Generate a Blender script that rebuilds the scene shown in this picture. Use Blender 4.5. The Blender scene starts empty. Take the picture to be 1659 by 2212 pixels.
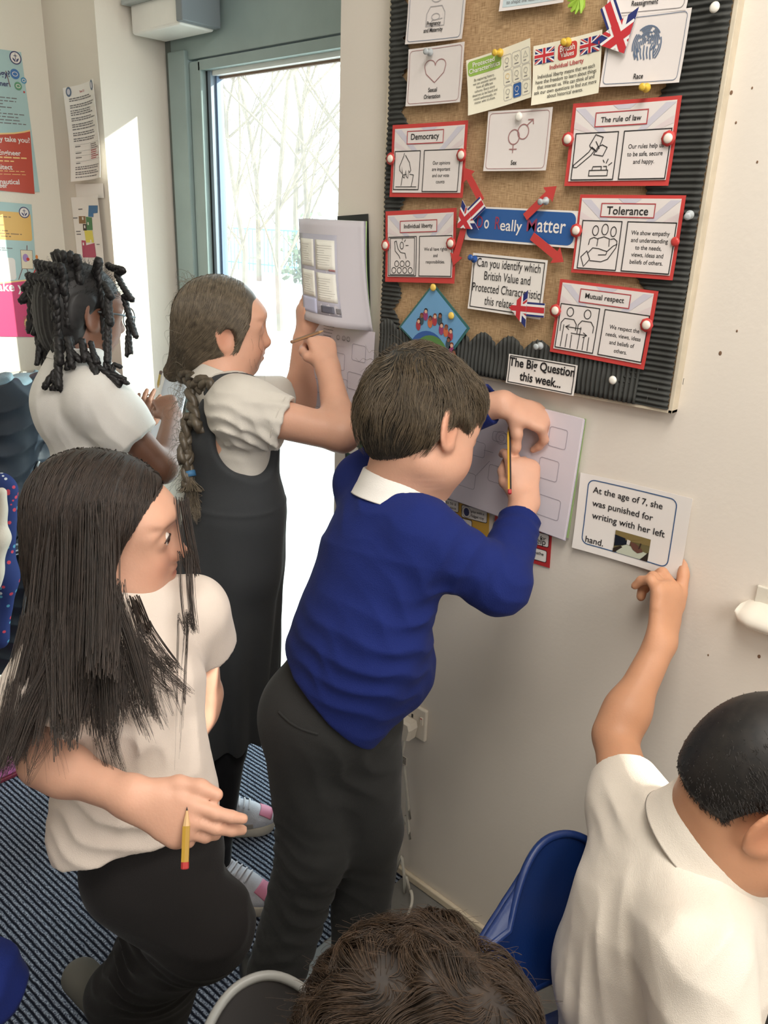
import bpy, math, random
import numpy as np
from mathutils import Vector, Matrix
random.seed(7); RNG = np.random.default_rng(7)
S = bpy.context.scene
COL = S.collection

# ------------------------------------------------------------------ camera
IW, IH, FPX = 1659.0, 2212.0, 1711.98
CAM = np.array([0.0, -1.26, 1.59])
MR = np.array([[0.73153642, 0.68089092, 0.03524232],
               [-0.25709047, 0.22760085, 0.93920304],
               [-0.63147374, 0.69612169, -0.34154888]])   # right, up, forward
cd = bpy.data.cameras.new('camera'); cam = bpy.data.objects.new('camera', cd); COL.objects.link(cam)
cd.sensor_fit = 'HORIZONTAL'; cd.sensor_width = 36.0; cd.lens = 36.0 * FPX / IW
cd.clip_start = 0.02; cd.clip_end = 300
cam.matrix_world = Matrix([[MR[0][i], MR[1][i], -MR[2][i], CAM[i]] for i in range(3)] + [[0, 0, 0, 1]])
S.camera = cam

# ------------------------------------------------------------------ light
S.view_settings.view_transform = 'Standard'; S.view_settings.look = 'None'
S.view_settings.gamma = 1.0; S.view_settings.use_curve_mapping = False
S.view_settings.exposure = 0.0
S.cycles.max_bounces = 8; S.cycles.diffuse_bounces = 4; S.cycles.transparent_max_bounces = 12
S.cycles.caustics_reflective = False; S.cycles.caustics_refractive = False
S.cycles.sample_clamp_indirect = 6.0
SUN_DIR = Vector((-0.80, -0.50, -0.32)).normalized()
wd = bpy.data.worlds.new('sky'); S.world = wd; wd.use_nodes = True
nt = wd.node_tree; bg = nt.nodes['Background']
bg.inputs[0].default_value = (0.86, 0.93, 1.0, 1); bg.inputs[1].default_value = 5.0
sl = bpy.data.lights.new('sun', 'SUN'); sl.energy = 8.0; sl.angle = math.radians(0.6); sl.color = (1.0, 0.95, 0.86)
sun = bpy.data.objects.new('sun', sl); COL.objects.link(sun)
sun.rotation_euler = SUN_DIR.to_track_quat('-Z', 'Y').to_euler()

def area(name, loc, target, sx, sy, energy, color=(1, 1, 1)):
    l = bpy.data.lights.new(name, 'AREA'); l.shape = 'RECTANGLE'; l.size = sx; l.size_y = sy; l.energy = energy; l.color = color
    o = bpy.data.objects.new(name, l); COL.objects.link(o); o.location = loc
    o.rotation_euler = (Vector(target) - Vector(loc)).to_track_quat('-Z', 'Y').to_euler(); return o
# three ceiling panels and the tall window on the far right
area('ceiling_panel_light', (-0.1, -0.95, 2.66), (-0.1, -0.95, 0), 0.6, 1.2, 27, (1.0, 0.95, 0.88))
area('ceiling_panel_light', (-1.3, -2.2, 2.66), (-1.3, -2.2, 0), 0.6, 1.2, 4, (1.0, 0.95, 0.88))
area('ceiling_panel_light', (1.4, -1.0, 2.66), (1.4, -1.0, 0), 0.6, 1.2, 16, (1.0, 0.95, 0.88))
area('side_window_light', (2.0, -1.5, 1.95), (-0.5, -0.2, 1.3), 1.6, 1.1, 34, (1.0, 0.98, 0.95))

# ------------------------------------------------------------------ pixel helpers (photograph pixel -> point in the room)
def ray(x, y):
    return MR.T @ np.array([(x - IW / 2) / FPX, -(y - IH / 2) / FPX, 1.0])
def at_y(x, y, Y): r = ray(x, y); return CAM + r * ((Y - CAM[1]) / r[1])
def at_x(x, y, X): r = ray(x, y); return CAM + r * ((X - CAM[0]) / r[0])
def at_z(x, y, Z): r = ray(x, y); return CAM + r * ((Z - CAM[2]) / r[2])
def dep(x, y, t): return CAM + ray(x, y) * t
def pix(p):
    c = MR @ (np.asarray(p, float) - CAM); return np.array([c[0] / c[2] * FPX + IW / 2, -c[1] / c[2] * FPX + IH / 2, c[2]])

# ------------------------------------------------------------------ materials
def lin(c):
    return tuple((v / 12.92 if v <= 0.04045 else ((v + 0.055) / 1.055) ** 2.4) for v in [x / 255.0 for x in c])
MATS = {}
def mat(name, rgb, rough=0.6, noise=0.0, nscale=8.0, bump=0.0, bscale=60.0, metal=0.0, spec=0.5, sheen=0.0, trans=0.0, sss=0.0, stretch=None, coord='Object'):
    if name in MATS: return MATS[name]
    m = bpy.data.materials.new(name); m.use_nodes = True; MATS[name] = m
    n = m.node_tree.nodes; L = m.node_tree.links; b = n['Principled BSDF']
    c = lin(rgb) + (1,)
    b.inputs['Base Color'].default_value = c; b.inputs['Roughness'].default_value = rough; b.inputs['Metallic'].default_value = metal
    b.inputs['Specular IOR Level'].default_value = spec
    if sheen: b.inputs['Sheen Weight'].default_value = sheen; b.inputs['Sheen Roughness'].default_value = 0.4
    if trans: b.inputs['Transmission Weight'].default_value = trans
    if sss:
        b.inputs['Subsurface Weight'].default_value = sss; b.inputs['Subsurface Radius'].default_value = (0.012, 0.005, 0.003); b.inputs['Subsurface Scale'].default_value = 1.0
    if noise or bump:
        tc = n.new('ShaderNodeTexCoord'); mp = n.new('ShaderNodeMapping'); L.new(tc.outputs[coord], mp.inputs[0])
        if stretch: mp.inputs['Scale'].default_value = stretch
    if noise:
        nz = n.new('ShaderNodeTexNoise'); nz.inputs['Scale'].default_value = nscale; nz.inputs['Detail'].default_value = 4; L.new(mp.outputs[0], nz.inputs[0])
        mx = n.new('ShaderNodeMix'); mx.data_type = 'RGBA'
        mx.inputs['A'].default_value = tuple(v * (1 - noise) for v in c[:3]) + (1,); mx.inputs['B'].default_value = tuple(min(1, v * (1 + noise)) for v in c[:3]) + (1,)
        mr = n.new('ShaderNodeMapRange'); mr.inputs[1].default_value = 0.3; mr.inputs[2].default_value = 0.7
        L.new(nz.outputs[0], mr.inputs[0]); L.new(mr.outputs[0], mx.inputs['Factor']); L.new(mx.outputs['Result'], b.inputs['Base Color'])
    if bump:
        nz2 = n.new('ShaderNodeTexNoise'); nz2.inputs['Scale'].default_value = bscale; nz2.inputs['Detail'].default_value = 3; L.new(mp.outputs[0], nz2.inputs[0])
        bp = n.new('ShaderNodeBump'); bp.inputs['Strength'].default_value = bump; bp.inputs['Distance'].default_value = 0.002
        L.new(nz2.outputs[0], bp.inputs['Height']); L.new(bp.outputs[0], b.inputs['Normal'])
    return m

def translucent(name, rgb, w=.4):
    m = bpy.data.materials.new(name); m.use_nodes = True; n = m.node_tree.nodes; L = m.node_tree.links; b = n['Principled BSDF']; c = lin(rgb) + (1,); b.inputs['Base Color'].default_value = c; b.inputs['Roughness'].default_value = .6; b.inputs['Specular IOR Level'].default_value = .2
    t = n.new('ShaderNodeBsdfTranslucent'); t.inputs[0].default_value = c; mx = n.new('ShaderNodeMixShader'); mx.inputs[0].default_value = w; L.new(b.outputs[0], mx.inputs[1]); L.new(t.outputs[0], mx.inputs[2]); L.new(mx.outputs[0], n['Material Output'].inputs[0]); return m
# ------------------------------------------------------------------ object helpers
def put(o, label=None, cat=None, group=None, kind=None):
    if label: o['label'] = label
    if cat: o['category'] = cat
    if group: o['group'] = group
    if kind: o['kind'] = kind
    return o
def thing(name, label, cat, loc=(0, 0, 0), group=None):
    o = bpy.data.objects.new(name, None); COL.objects.link(o); o.location = [float(v) for v in loc]; o.empty_display_size = 0.05
    return put(o, label, cat, group)
def link(o, parent=None):
    COL.objects.link(o)
    if parent:
        o.parent = parent
        p = parent; off = Vector((0, 0, 0))
        while p is not None: off = off + p.location; p = p.parent
        o.location = o.location - off          # parents are only ever translated
    return o

class MB:
    """collects geometry in world space, builds ONE mesh object with material slots"""
    def __init__(s): s.v = []; s.f = []; s.m = []; s.mats = []; s.n = 0
    def slot(s, m):
        if m not in s.mats: s.mats.append(m)
        return s.mats.index(m)
    def add(s, verts, faces, m):
        k = s.slot(m); b = s.n
        s.v.extend([tuple(map(float, p)) for p in verts]); s.n += len(verts)
        for f in faces: s.f.append(tuple(b + i for i in f)); s.m.append(k)
    def box(s, lo, hi, m, bev=0.0):
        x0, y0, z0 = lo; x1, y1, z1 = hi
        if bev <= 0:
            P = [(x0, y0, z0), (x1, y0, z0), (x1, y1, z0), (x0, y1, z0), (x0, y0, z1), (x1, y0, z1), (x1, y1, z1), (x0, y1, z1)]
            s.add(P, [(0, 3, 2, 1), (4, 5, 6, 7), (0, 1, 5, 4), (1, 2, 6, 5), (2, 3, 7, 6), (3, 0, 4, 7)], m)
        else:
            import bmesh
            bm = bmesh.new(); bmesh.ops.create_cube(bm, size=1)
            for v in bm.verts: v.co = Vector(((x0 + x1) / 2 + v.co.x * (x1 - x0), (y0 + y1) / 2 + v.co.y * (y1 - y0), (z0 + z1) / 2 + v.co.z * (z1 - z0)))
            bmesh.ops.bevel(bm, geom=bm.edges[:], offset=bev, segments=3, affect='EDGES', profile=0.5)
            bm.verts.index_update(); s.add([v.co for v in bm.verts], [[v.index for v in f.verts] for f in bm.faces], m); bm.free()
    def tube(s, pts, r, m, seg=10, caps=True, flat=None):
        pts = [np.asarray(p, float) for p in pts]; n = len(pts)
        rs = r if hasattr(r, '__len__') else [r] * n
        d0 = pts[1] - pts[0]; d0 = d0 / (np.linalg.norm(d0) + 1e-12)
        a = np.cross(d0, [0, 0, 1.0]) if abs(d0[2]) < 0.9 else np.cross(d0, [1.0, 0, 0]); a /= np.linalg.norm(a)
        V = []; 
        for i in range(n):
            d = pts[min(i + 1, n - 1)] - pts[max(i - 1, 0)]; d = d / (np.linalg.norm(d) + 1e-12)
            a = a - d * (a @ d); a /= np.linalg.norm(a) + 1e-12; b = np.cross(d, a)
            for k in range(seg):
                t = 2 * math.pi * k / seg; V.append(pts[i] + rs[i] * (math.cos(t) * a + math.sin(t) * b * (flat or 1)))
        F = [(i * seg + k, i * seg + (k + 1) % seg, (i + 1) * seg + (k + 1) % seg, (i + 1) * seg + k) for i in range(n - 1) for k in range(seg)]
        if caps: F += [tuple(range(seg - 1, -1, -1)), tuple((n - 1) * seg + k for k in range(seg))]
        s.add(V, F, m)
    def lathe(s, prof, origin, axis, m, seg=16, matf=None):
        axis = np.asarray(axis, float); axis /= np.linalg.norm(axis)
        a = np.cross(axis, [0, 0, 1.0]) if abs(axis[2]) < 0.9 else np.cross(axis, [1.0, 0, 0]); a /= np.linalg.norm(a); b = np.cross(axis, a)
        o = np.asarray(origin, float); n = len(prof); V = []
        for r, h in prof:
            for k in range(seg):
                t = 2 * math.pi * k / seg; V.append(o + axis * h + r * (math.cos(t) * a + math.sin(t) * b))
        F = [(i * seg + k, i * seg + (k + 1) % seg, (i + 1) * seg + (k + 1) % seg, (i + 1) * seg + k) for i in range(n - 1) for k in range(seg)]
        F += [tuple(range(seg - 1, -1, -1)), tuple((n - 1) * seg + k for k in range(seg))]
        s.add(V, F, m)
    def ball(s, c, r, m, seg=14, rings=9):
        r = r if hasattr(r, '__len__') else (r, r, r); V = []; F = []
        for i in range(rings + 1):
            ph = math.pi * i / rings
            for k in range(seg):
                t = 2 * math.pi * k / seg
                V.append((c[0] + r[0] * math.sin(ph) * math.cos(t), c[1] + r[1] * math.sin(ph) * math.sin(t), c[2] + r[2] * math.cos(ph)))
        for i in range(rings):
            for k in range(seg): F.append((i * seg + k, (i + 1) * seg + k, (i + 1) * seg + (k + 1) % seg, i * seg + (k + 1) % seg))
        s.add(V, F, m)
    def grid(s, fn, nu, nv, m):
        V = [fn(i / nu, j / nv) for j in range(nv + 1) for i in range(nu + 1)]
        F = [(j * (nu + 1) + i, j * (nu + 1) + i + 1, (j + 1) * (nu + 1) + i + 1, (j + 1) * (nu + 1) + i) for j in range(nv) for i in range(nu)]
        s.add(V, F, m)
    def build(s, name, parent=None, smooth=False, solid=0.0, origin=None):
        me = bpy.data.meshes.new(name)
        V = np.array(s.v, dtype=np.float64)
        o0 = np.zeros(3) if origin is None else np.asarray(origin, float)
        me.from_pydata((V - o0).tolist(), [], s.f)
        for m in s.mats: me.materials.append(m)
        me.polygons.foreach_set('material_index', s.m)
        if smooth: me.polygons.foreach_set('use_smooth', [True] * len(s.f))
        me.update()
        o = bpy.data.objects.new(name, me); o.location = o0.tolist(); link(o, parent)
        if solid:
            md = o.modifiers.new('thickness', 'SOLIDIFY'); md.thickness = solid; md.offset = 0
        return o

_TXT = {}
def text_geo(body, bold=0.0, space=1.0):
    key = (body, bold, space)
    if key not in _TXT:
        cu = bpy.data.curves.new('lettering', 'FONT'); cu.body = body; cu.size = 1; cu.offset = bold; cu.resolution_u = 3; cu.space_character = space
        cu.align_x = 'LEFT'; cu.fill_mode = 'FRONT'
        ob = bpy.data.objects.new('lettering', cu); me = ob.to_mesh()
        V = np.array([v.co[:2] for v in me.vertices]) if len(me.vertices) else np.zeros((0, 2)); F = [tuple(p.vertices) for p in me.polygons]
        ob.to_mesh_clear(); bpy.data.objects.remove(ob); bpy.data.curves.remove(cu)
        _TXT[key] = (V, F)
    return _TXT[key]
# ------------------------------------------------------------------ printed sheets: drawn in fractions of the sheet (0..1 across, 0..1 down)
def clip_poly(poly, clip):
    out = [np.asarray(p, float) for p in poly]; n = len(clip)
    ar = sum(clip[i][0] * clip[(i + 1) % n][1] - clip[(i + 1) % n][0] * clip[i][1] for i in range(n))
    sg = 1 if ar > 0 else -1
    for i in range(n):
        a = np.asarray(clip[i], float); b = np.asarray(clip[(i + 1) % n], float); e = b - a; inp = out; out = []
        side = lambda p: sg * (e[0] * (p[1] - a[1]) - e[1] * (p[0] - a[0]))
        for j in range(len(inp)):
            p, q = inp[j - 1], inp[j]; sp, sq = side(p), side(q)
            if sq >= 0:
                if sp < 0: out.append(p + (q - p) * sp / (sp - sq))
                out.append(q)
            elif sp >= 0: out.append(p + (q - p) * sp / (sp - sq))
        if not out: return []
    return out
def arc(cx, cy, rx, ry=None, a0=0, a1=360, n=20):
    ry = rx if ry is None else ry
    return [(cx + rx * math.cos(math.radians(a0 + (a1 - a0) * i / n)), cy + ry * math.sin(math.radians(a0 + (a1 - a0) * i / n))) for i in range(n + 1)]

class Sheet:
    def __init__(s, px, Y=None, X=None, bow=0.0, twist=0.0, thick=0.0006):
        P = [(at_y(x, y, Y) if Y is not None else at_x(x, y, X)) for x, y in px]   # tl tr br bl
        s.frame(P); s.bow = bow; s.twist = twist; s.thick = thick; s.mb = MB(); s.layer = 0
    def frame(s, P):
        c = sum(P) / 4; u = (P[1] - P[0] + P[2] - P[3]) / 2; v = (P[3] - P[0] + P[2] - P[1]) / 2
        s.w = np.linalg.norm(u); s.h = np.linalg.norm(v); s.u = u / s.w; v = v - s.u * (v @ s.u); s.v = v / np.linalg.norm(v); s.n = np.cross(s.v, s.u); s.c = c
        if s.n @ (CAM - c) < 0: s.n = -s.n
    def P(s, fx, fy, lay=0):
        b = s.bow * (4 * (fx - .5) ** 2) + s.twist * (fx - .5) * (fy - .5) * 4 + (s.bow * 0.8 * max(0, fy - .5) ** 2 * 4)
        return s.c + s.u * (fx - .5) * s.w + s.v * (fy - .5) * s.h + s.n * (abs(b) + lay * 0.00035)
    def base(s, m, fx0=0, fy0=0, fx1=1, fy1=1, lay=0, n=10, edge=True):
        s.mb.grid(lambda a, b: s.P(fx0 + (fx1 - fx0) * a, fy0 + (fy1 - fy0) * b, lay), n, n, m)
        if edge:   # back face and rim: the sheet has a thickness
            s.mb.grid(lambda a, b: s.P(fx0 + (fx1 - fx0) * (1 - a), fy0 + (fy1 - fy0) * b, lay) - s.n * s.thick, n, n, m)
            for k in range(4):
                f = [lambda a: (a, 0), lambda a: (1, a), lambda a: (1 - a, 1), lambda a: (0, 1 - a)][k]
                s.mb.grid(lambda a, b: s.P(fx0 + (fx1 - fx0) * f(a)[0], fy0 + (fy1 - fy0) * f(a)[1], lay) - s.n * s.thick * b, n, 1, m)
    def poly(s, pts, m, lay=1):
        if len(pts) < 3: return
        if s.bow > 0:      # follow the curl of the sheet: cut wide convex shapes into tiles
            xs = [p[0] for p in pts]; ys = [p[1] for p in pts]; nx, ny = int((max(xs) - min(xs)) / .07), int((max(ys) - min(ys)) / .12)
            if nx > 1 and s.convex(pts):
                for i in range(nx):
                    a, b = min(xs) + (max(xs) - min(xs)) * i / nx, min(xs) + (max(xs) - min(xs)) * (i + 1) / nx
                    for j in range(max(1, ny)):
                        c, d = min(ys) + (max(ys) - min(ys)) * j / max(1, ny), min(ys) + (max(ys) - min(ys)) * (j + 1) / max(1, ny)
                        q = clip_poly(pts, [(a, c), (b, c), (b, d), (a, d)])
                        if len(q) > 2: s.mb.add([s.P(x, y, lay) for x, y in q], [tuple(range(len(q)))], m)
                return
        s.mb.add([s.P(x, y, lay) for x, y in pts], [tuple(range(len(pts)))], m)
    def convex(s, p):
        n = len(p); sg = set()
        for i in range(n):
            a, b, c = p[i - 1], p[i], p[(i + 1) % n]; k = (b[0] - a[0]) * (c[1] - b[1]) - (b[1] - a[1]) * (c[0] - b[0])
            if abs(k) > 1e-9: sg.add(k > 0)
        return len(sg) < 2
    def rect(s, x0, y0, x1, y1, m, lay=1, n=4):
        s.mb.grid(lambda a, b: s.P(x0 + (x1 - x0) * a, y0 + (y1 - y0) * b, lay), n, n, m)
    def rrect(s, x0, y0, x1, y1, r):      # r in metres
        rx, ry = r / s.w, r / s.h; o = []
        for cx, cy, a in ((x1 - rx, y0 + ry, -90), (x1 - rx, y1 - ry, 0), (x0 + rx, y1 - ry, 90), (x0 + rx, y0 + ry, 180)): o += arc(cx, cy, rx, ry, a, a + 90, 6)
        return o
    def stroke(s, pts, wd, m, lay=2, closed=False):   # ribbon, wd in metres
        q = [np.array([x * s.w, y * s.h]) for x, y in pts]
        if closed: q = q + [q[0]]
        r = [q[0]]
        for a, b in zip(q[:-1], q[1:]):
            n = max(1, int(np.linalg.norm(b - a) / 0.02)); r += [a + (b - a) * i / n for i in range(1, n + 1)]
        V = []
        for i in range(len(r)):
            if closed and i in (0, len(r) - 1): d0, d1 = r[-1] - r[-2], r[1] - r[0]
            else: d0 = r[i] - r[max(i - 1, 0)]; d1 = r[min(i + 1, len(r) - 1)] - r[i]
            l0, l1 = np.linalg.norm(d0), np.linalg.norm(d1)
            d = (d0 / l0 if l0 > 1e-9 else 0) + (d1 / l1 if l1 > 1e-9 else 0)
            l = np.linalg.norm(d) if hasattr(d, '__len__') else 0
            d = d / l if l > 1e-6 else np.array([1.0, 0]); nn = np.array([-d[1], d[0]])
            k = 1.0
            if l > 1e-6 and l0 > 1e-9 and l1 > 1e-9: k = min(1.6, 1 / max(0.5, (d @ d1) / l1))
            for sg in (-1, 1):
                p = r[i] + nn * sg * wd / 2 * k; V.append(s.P(p[0] / s.w, p[1] / s.h, lay))
        s.mb.add(V, [(2 * i, 2 * i + 1, 2 * i + 3, 2 * i + 2) for i in range(len(r) - 1)], m)
    def box_line(s, x0, y0, x1, y1, wd, m, lay=2): s.stroke([(x0, y0), (x1, y0), (x1, y1), (x0, y1)], wd, m, lay, True)
    def round_line(s, x0, y0, x1, y1, r, wd, m, lay=2): s.stroke(s.rrect(x0, y0, x1, y1, r), wd, m, lay, True)
    def text(s, body, cx, cy, w=None, h=None, m=None, bold=0.0, lay=3, rot=0.0, al='C', arcf=None):
        V, F = text_geo(body, bold)
        if not len(V): return
        lo, hi = V.min(0), V.max(0); q = V - (lo + hi) / 2
        capV = text_geo('Ag' if any(ch in 'gjpqy' for ch in body) else 'A', bold)[0]
        asc = hi[1] - lo[1]
        W = hi[0] - lo[0]
        if w is not None and h is not None: sx = w * s.w / W; sy = h * s.h / asc
        elif w is not None: sx = sy = w * s.w / W
        else: sx = sy = h * s.h / asc
        q = q * [sx, sy]
        if al == 'L': q[:, 0] += W * sx / 2
        c, sn = math.cos(rot), math.sin(rot); pts = []
        for a, b in q:
            if arcf: b = b + arcf(a / s.w)
            pts.append(s.P(cx + (a * c - b * sn) / s.w, cy - (a * sn + b * c) / s.h, lay))
        s.mb.add(pts, F, m)
    def lines(s, rows, cx, y0, dy, h, m, bold=0.0, wid=0.9):    # several centred lines with one letter height
        V0 = text_geo('Mg', bold)[0]; hh = (V0[:, 1].max() - V0[:, 1].min())
        for i, t in enumerate(rows):
            V = text_geo(t, bold)[0]; sc = h * s.h / hh; w = (V[:, 0].max() - V[:, 0].min()) * sc * wid / s.w
            up = V[:, 1].max(); dn = V[:, 1].min(); mid = (up + dn) / 2
            s.text(t, cx, y0 + i * dy - (mid - 0.25) * sc / s.h, w, (up - dn) * sc / s.h, m, bold)
    def greek(s, x0, y0, x1, y1, n, m, hh=0.35, seed=1, rag=0.4):  # blurred small print: rows of word-length dashes
        rg = random.Random(seed); dy = (y1 - y0) / n
        for i in range(n):
            x = x0; e = x1 - rg.random() * rag * (x1 - x0)
            while x < e:
                wl = (0.04 + 0.08 * rg.random()) * (x1 - x0); a = min(x + wl, e)
                s.rect(x, y0 + dy * i, a, y0 + dy * (i + hh), m, 2, 1); x = a + 0.018 * (x1 - x0)
    def flag(s, x0, y0, x1, y1, clips=None, ang=0.0, lay=2):
        """union flag in a rectangle; clips = convex outlines it is cut to"""
        w, h = (x1 - x0) * s.w, (y1 - y0) * s.h; cx, cy = (x0 + x1) / 2, (y0 + y1) / 2
        R = lambda ps: [(cx + (a * math.cos(ang) - b * math.sin(ang)) / s.w, cy + (a * math.sin(ang) + b * math.cos(ang)) / s.h) for a, b in ps]
        B, Wt, Rd = mat('print_navy', (38, 48, 112), .5), mat('print_white', (238, 235, 232), .5), mat('print_red', (196, 48, 56), .5)
        hw, hh = w / 2, h / 2; parts = [([(-hw, -hh), (hw, -hh), (hw, hh), (-hw, hh)], B, 0)]
        L = math.hypot(w, h)
        def band(a, wd, off, m, l, a0=0.0):
            d = np.array([math.cos(a), math.sin(a)]); nn = np.array([-d[1], d[0]])
            parts.append(([tuple(d * (L / 2) * k + nn * (off + wd / 2 * j)) for k, j in ((a0, -1), (1, -1), (1, 1), (a0, 1))], m, l))
        th = math.atan2(h, w)
        for a in (th, -th, math.pi - th, math.pi + th): band(a, h * .2, 0, Wt, 1)
        for a in (th, -th, math.pi - th, math.pi + th): band(a, h * .075, h * .04, Rd, 2)
        for a in (0, math.pi): band(a, h * .34, 0, Wt, 3); 
        for a in (math.pi / 2, -math.pi / 2): band(a, h * .34, 0, Wt, 3)
        for a in (0, math.pi): band(a, h * .2, 0, Rd, 4)
        for a in (math.pi / 2, -math.pi / 2): band(a, h * .2, 0, Rd, 4)
        full = R(parts[0][0])
        for ip, (ps, m, l) in enumerate(parts):
            l = l * .8 + ip * .09
            q = clip_poly(R(ps), full)
            for c in (clips or [full]):
                r = clip_poly(q, c) if len(q) > 2 else []
                if len(r) > 2: s.poly(r, m, lay + l)
    def build(s, name, parent=None): return s.mb.build(name, parent, origin=s.c if parent is None else None)
# ------------------------------------------------------------------ the room
M_WALL = mat('wall_paint', (226, 217, 205), .75, .025, 3.0, .15, 120)
M_WALL2 = mat('side_wall_paint', (236, 230, 216), .75, .025, 3.0, .15, 120)
M_CEIL = mat('ceiling_paint', (235, 232, 226), .9, .02, 4)
M_FRAME = mat('grey_aluminium', (150, 168, 166), .42, .05, 12, .05, 200, spec=.5)  # this and the panel grey are lightened to carry the doorway's veiling glare
M_FRAMED = mat('grey_aluminium_panel', (108, 116, 112), .5, .05, 8, .05, 200)
M_BLACK = mat('black_rubber', (22, 24, 25), .6, .05, 30)
M_WHITEP = mat('white_plastic', (238, 236, 230), .35, .02, 20)

def structure(o): return put(o, kind='structure')
# ribbed entrance carpet: ridges across the doorway
def carpet_mat():
    m = bpy.data.materials.new('ribbed_carpet'); m.use_nodes = True; n = m.node_tree.nodes; L = m.node_tree.links; b = n['Principled BSDF']
    tc = n.new('ShaderNodeTexCoord'); mp = n.new('ShaderNodeMapping'); mp.inputs['Rotation'].default_value = (0, 0, math.radians(-4)); L.new(tc.outputs['Object'], mp.inputs[0])
    sp = n.new('ShaderNodeSeparateXYZ'); L.new(mp.outputs[0], sp.inputs[0])
    nz0 = n.new('ShaderNodeTexNoise'); nz0.inputs['Scale'].default_value = 45; L.new(mp.outputs[0], nz0.inputs[0])
    a0 = n.new('ShaderNodeMath'); a0.operation = 'MULTIPLY_ADD'; L.new(nz0.outputs[0], a0.inputs[0]); a0.inputs[1].default_value = 0.0045; L.new(sp.outputs[1], a0.inputs[2])
    ml = n.new('ShaderNodeMath'); ml.operation = 'MULTIPLY'; ml.inputs[1].default_value = 2 * math.pi / 0.0128; L.new(a0.outputs[0], ml.inputs[0])
    sn = n.new('ShaderNodeMath'); sn.operation = 'SINE'; L.new(ml.outputs[0], sn.inputs[0])
    mr = n.new('ShaderNodeMapRange'); mr.inputs[1].default_value = -0.7; mr.inputs[2].default_value = 0.4; L.new(sn.outputs[0], mr.inputs[0])
    nz = n.new('ShaderNodeTexNoise'); nz.inputs['Scale'].default_value = 260; nz.inputs['Detail'].default_value = 3; L.new(tc.outputs['Object'], nz.inputs[0])
    cr = n.new('ShaderNodeValToRGB'); e = cr.color_ramp.elements; e[0].position = .36; e[0].color = lin((54, 61, 80)) + (1,); e[1].position = .68; e[1].color = lin((184, 196, 214)) + (1,)
    L.new(nz.outputs[0], cr.inputs[0])
    mx = n.new('ShaderNodeMix'); mx.data_type = 'RGBA'; mx.inputs['A'].default_value = lin((24, 28, 40)) + (1,); L.new(mr.outputs[0], mx.inputs['Factor']); L.new(cr.outputs[0], mx.inputs['B'])
    L.new(mx.outputs['Result'], b.inputs['Base Color']); b.inputs['Roughness'].default_value = .95; b.inputs['Specular IOR Level'].default_value = .15
    ad = n.new('ShaderNodeMath'); ad.operation = 'MULTIPLY_ADD'; L.new(nz.outputs[0], ad.inputs[0]); ad.inputs[1].default_value = .5; L.new(mr.outputs[0], ad.inputs[2])
    bp = n.new('ShaderNodeBump'); bp.inputs['Strength'].default_value = .8; bp.inputs['Distance'].default_value = .003; L.new(ad.outputs[0], bp.inputs['Height']); L.new(bp.outputs[0], b.inputs['Normal'])
    return m
XL, XR, YB, ZC = -2.56, 3.6, -5.2, 2.7
DX0, DX1, DZ = -2.26, -1.308, 2.66         # door opening
WX0, WX1, WZ0, WZ1 = 0.03, 0.66, 0.985, 1.5   # unseen window opening, added and sized to put sun on one sleeve
m_ = MB(); m_.box((XL, YB, -.1), (-1.02, .2, 0), carpet_mat()); structure(m_.build('floor'))
m_ = MB(); m_.box((-1.02, YB, -.1), (XR, 0.0, -0.001), mat('grey_vinyl', (118, 116, 112), .45, .12, 14, .05, 60)); structure(m_.build('floor'))
m_ = MB(); m_.box((XL, YB, ZC), (XR, 0.3, ZC + .1), M_CEIL); structure(m_.build('ceiling'))
m_ = MB()
m_.box((DX1, 0, 0), (WX0, .3, ZC), M_WALL); m_.box((WX1, 0, 0), (XR, .3, ZC), M_WALL)
m_.box((WX0, 0, 0), (WX1, .3, WZ0), M_WALL); m_.box((WX0, 0, WZ1), (WX1, .3, ZC), M_WALL)
m_.box((XL, 0, 0), (DX0, .3, ZC), M_WALL); m_.box((DX0, 0, DZ), (DX1, .3, ZC), M_WALL)
structure(m_.build('wall_right'))
m_ = MB(); m_.box((XL - .2, YB, 0), (XL, .3, ZC), M_WALL2); structure(m_.build('wall_left'))
m_ = MB(); m_.box((XL, YB - .2, 0), (XR, YB, ZC), M_WALL2); structure(m_.build('wall_back'))
m_ = MB(); m_.box((XR, YB, 0), (XR + .2, .3, ZC), M_WALL2); structure(m_.build('wall_far'))
m_ = MB(); m_.box((DX1 + .002, -.012, .0), (XR, 0, .022), mat('cream_skirting', (214, 200, 176), .5, .06, 20), .004); structure(m_.build('baseboard_right'))
# frame of the unseen window added for that sun patch
m_ = MB()
for a in ((WX0, WZ0, WX0 + .03, WZ1), (WX1 - .03, WZ0, WX1, WZ1), (WX0, WZ0, WX1, WZ0 + .02), (WX0, WZ1 - .02, WX1, WZ1)): m_.box((a[0], .16, a[1]), (a[2], .22, a[3]), M_FRAME)
structure(m_.build('added_window_1'))

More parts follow.
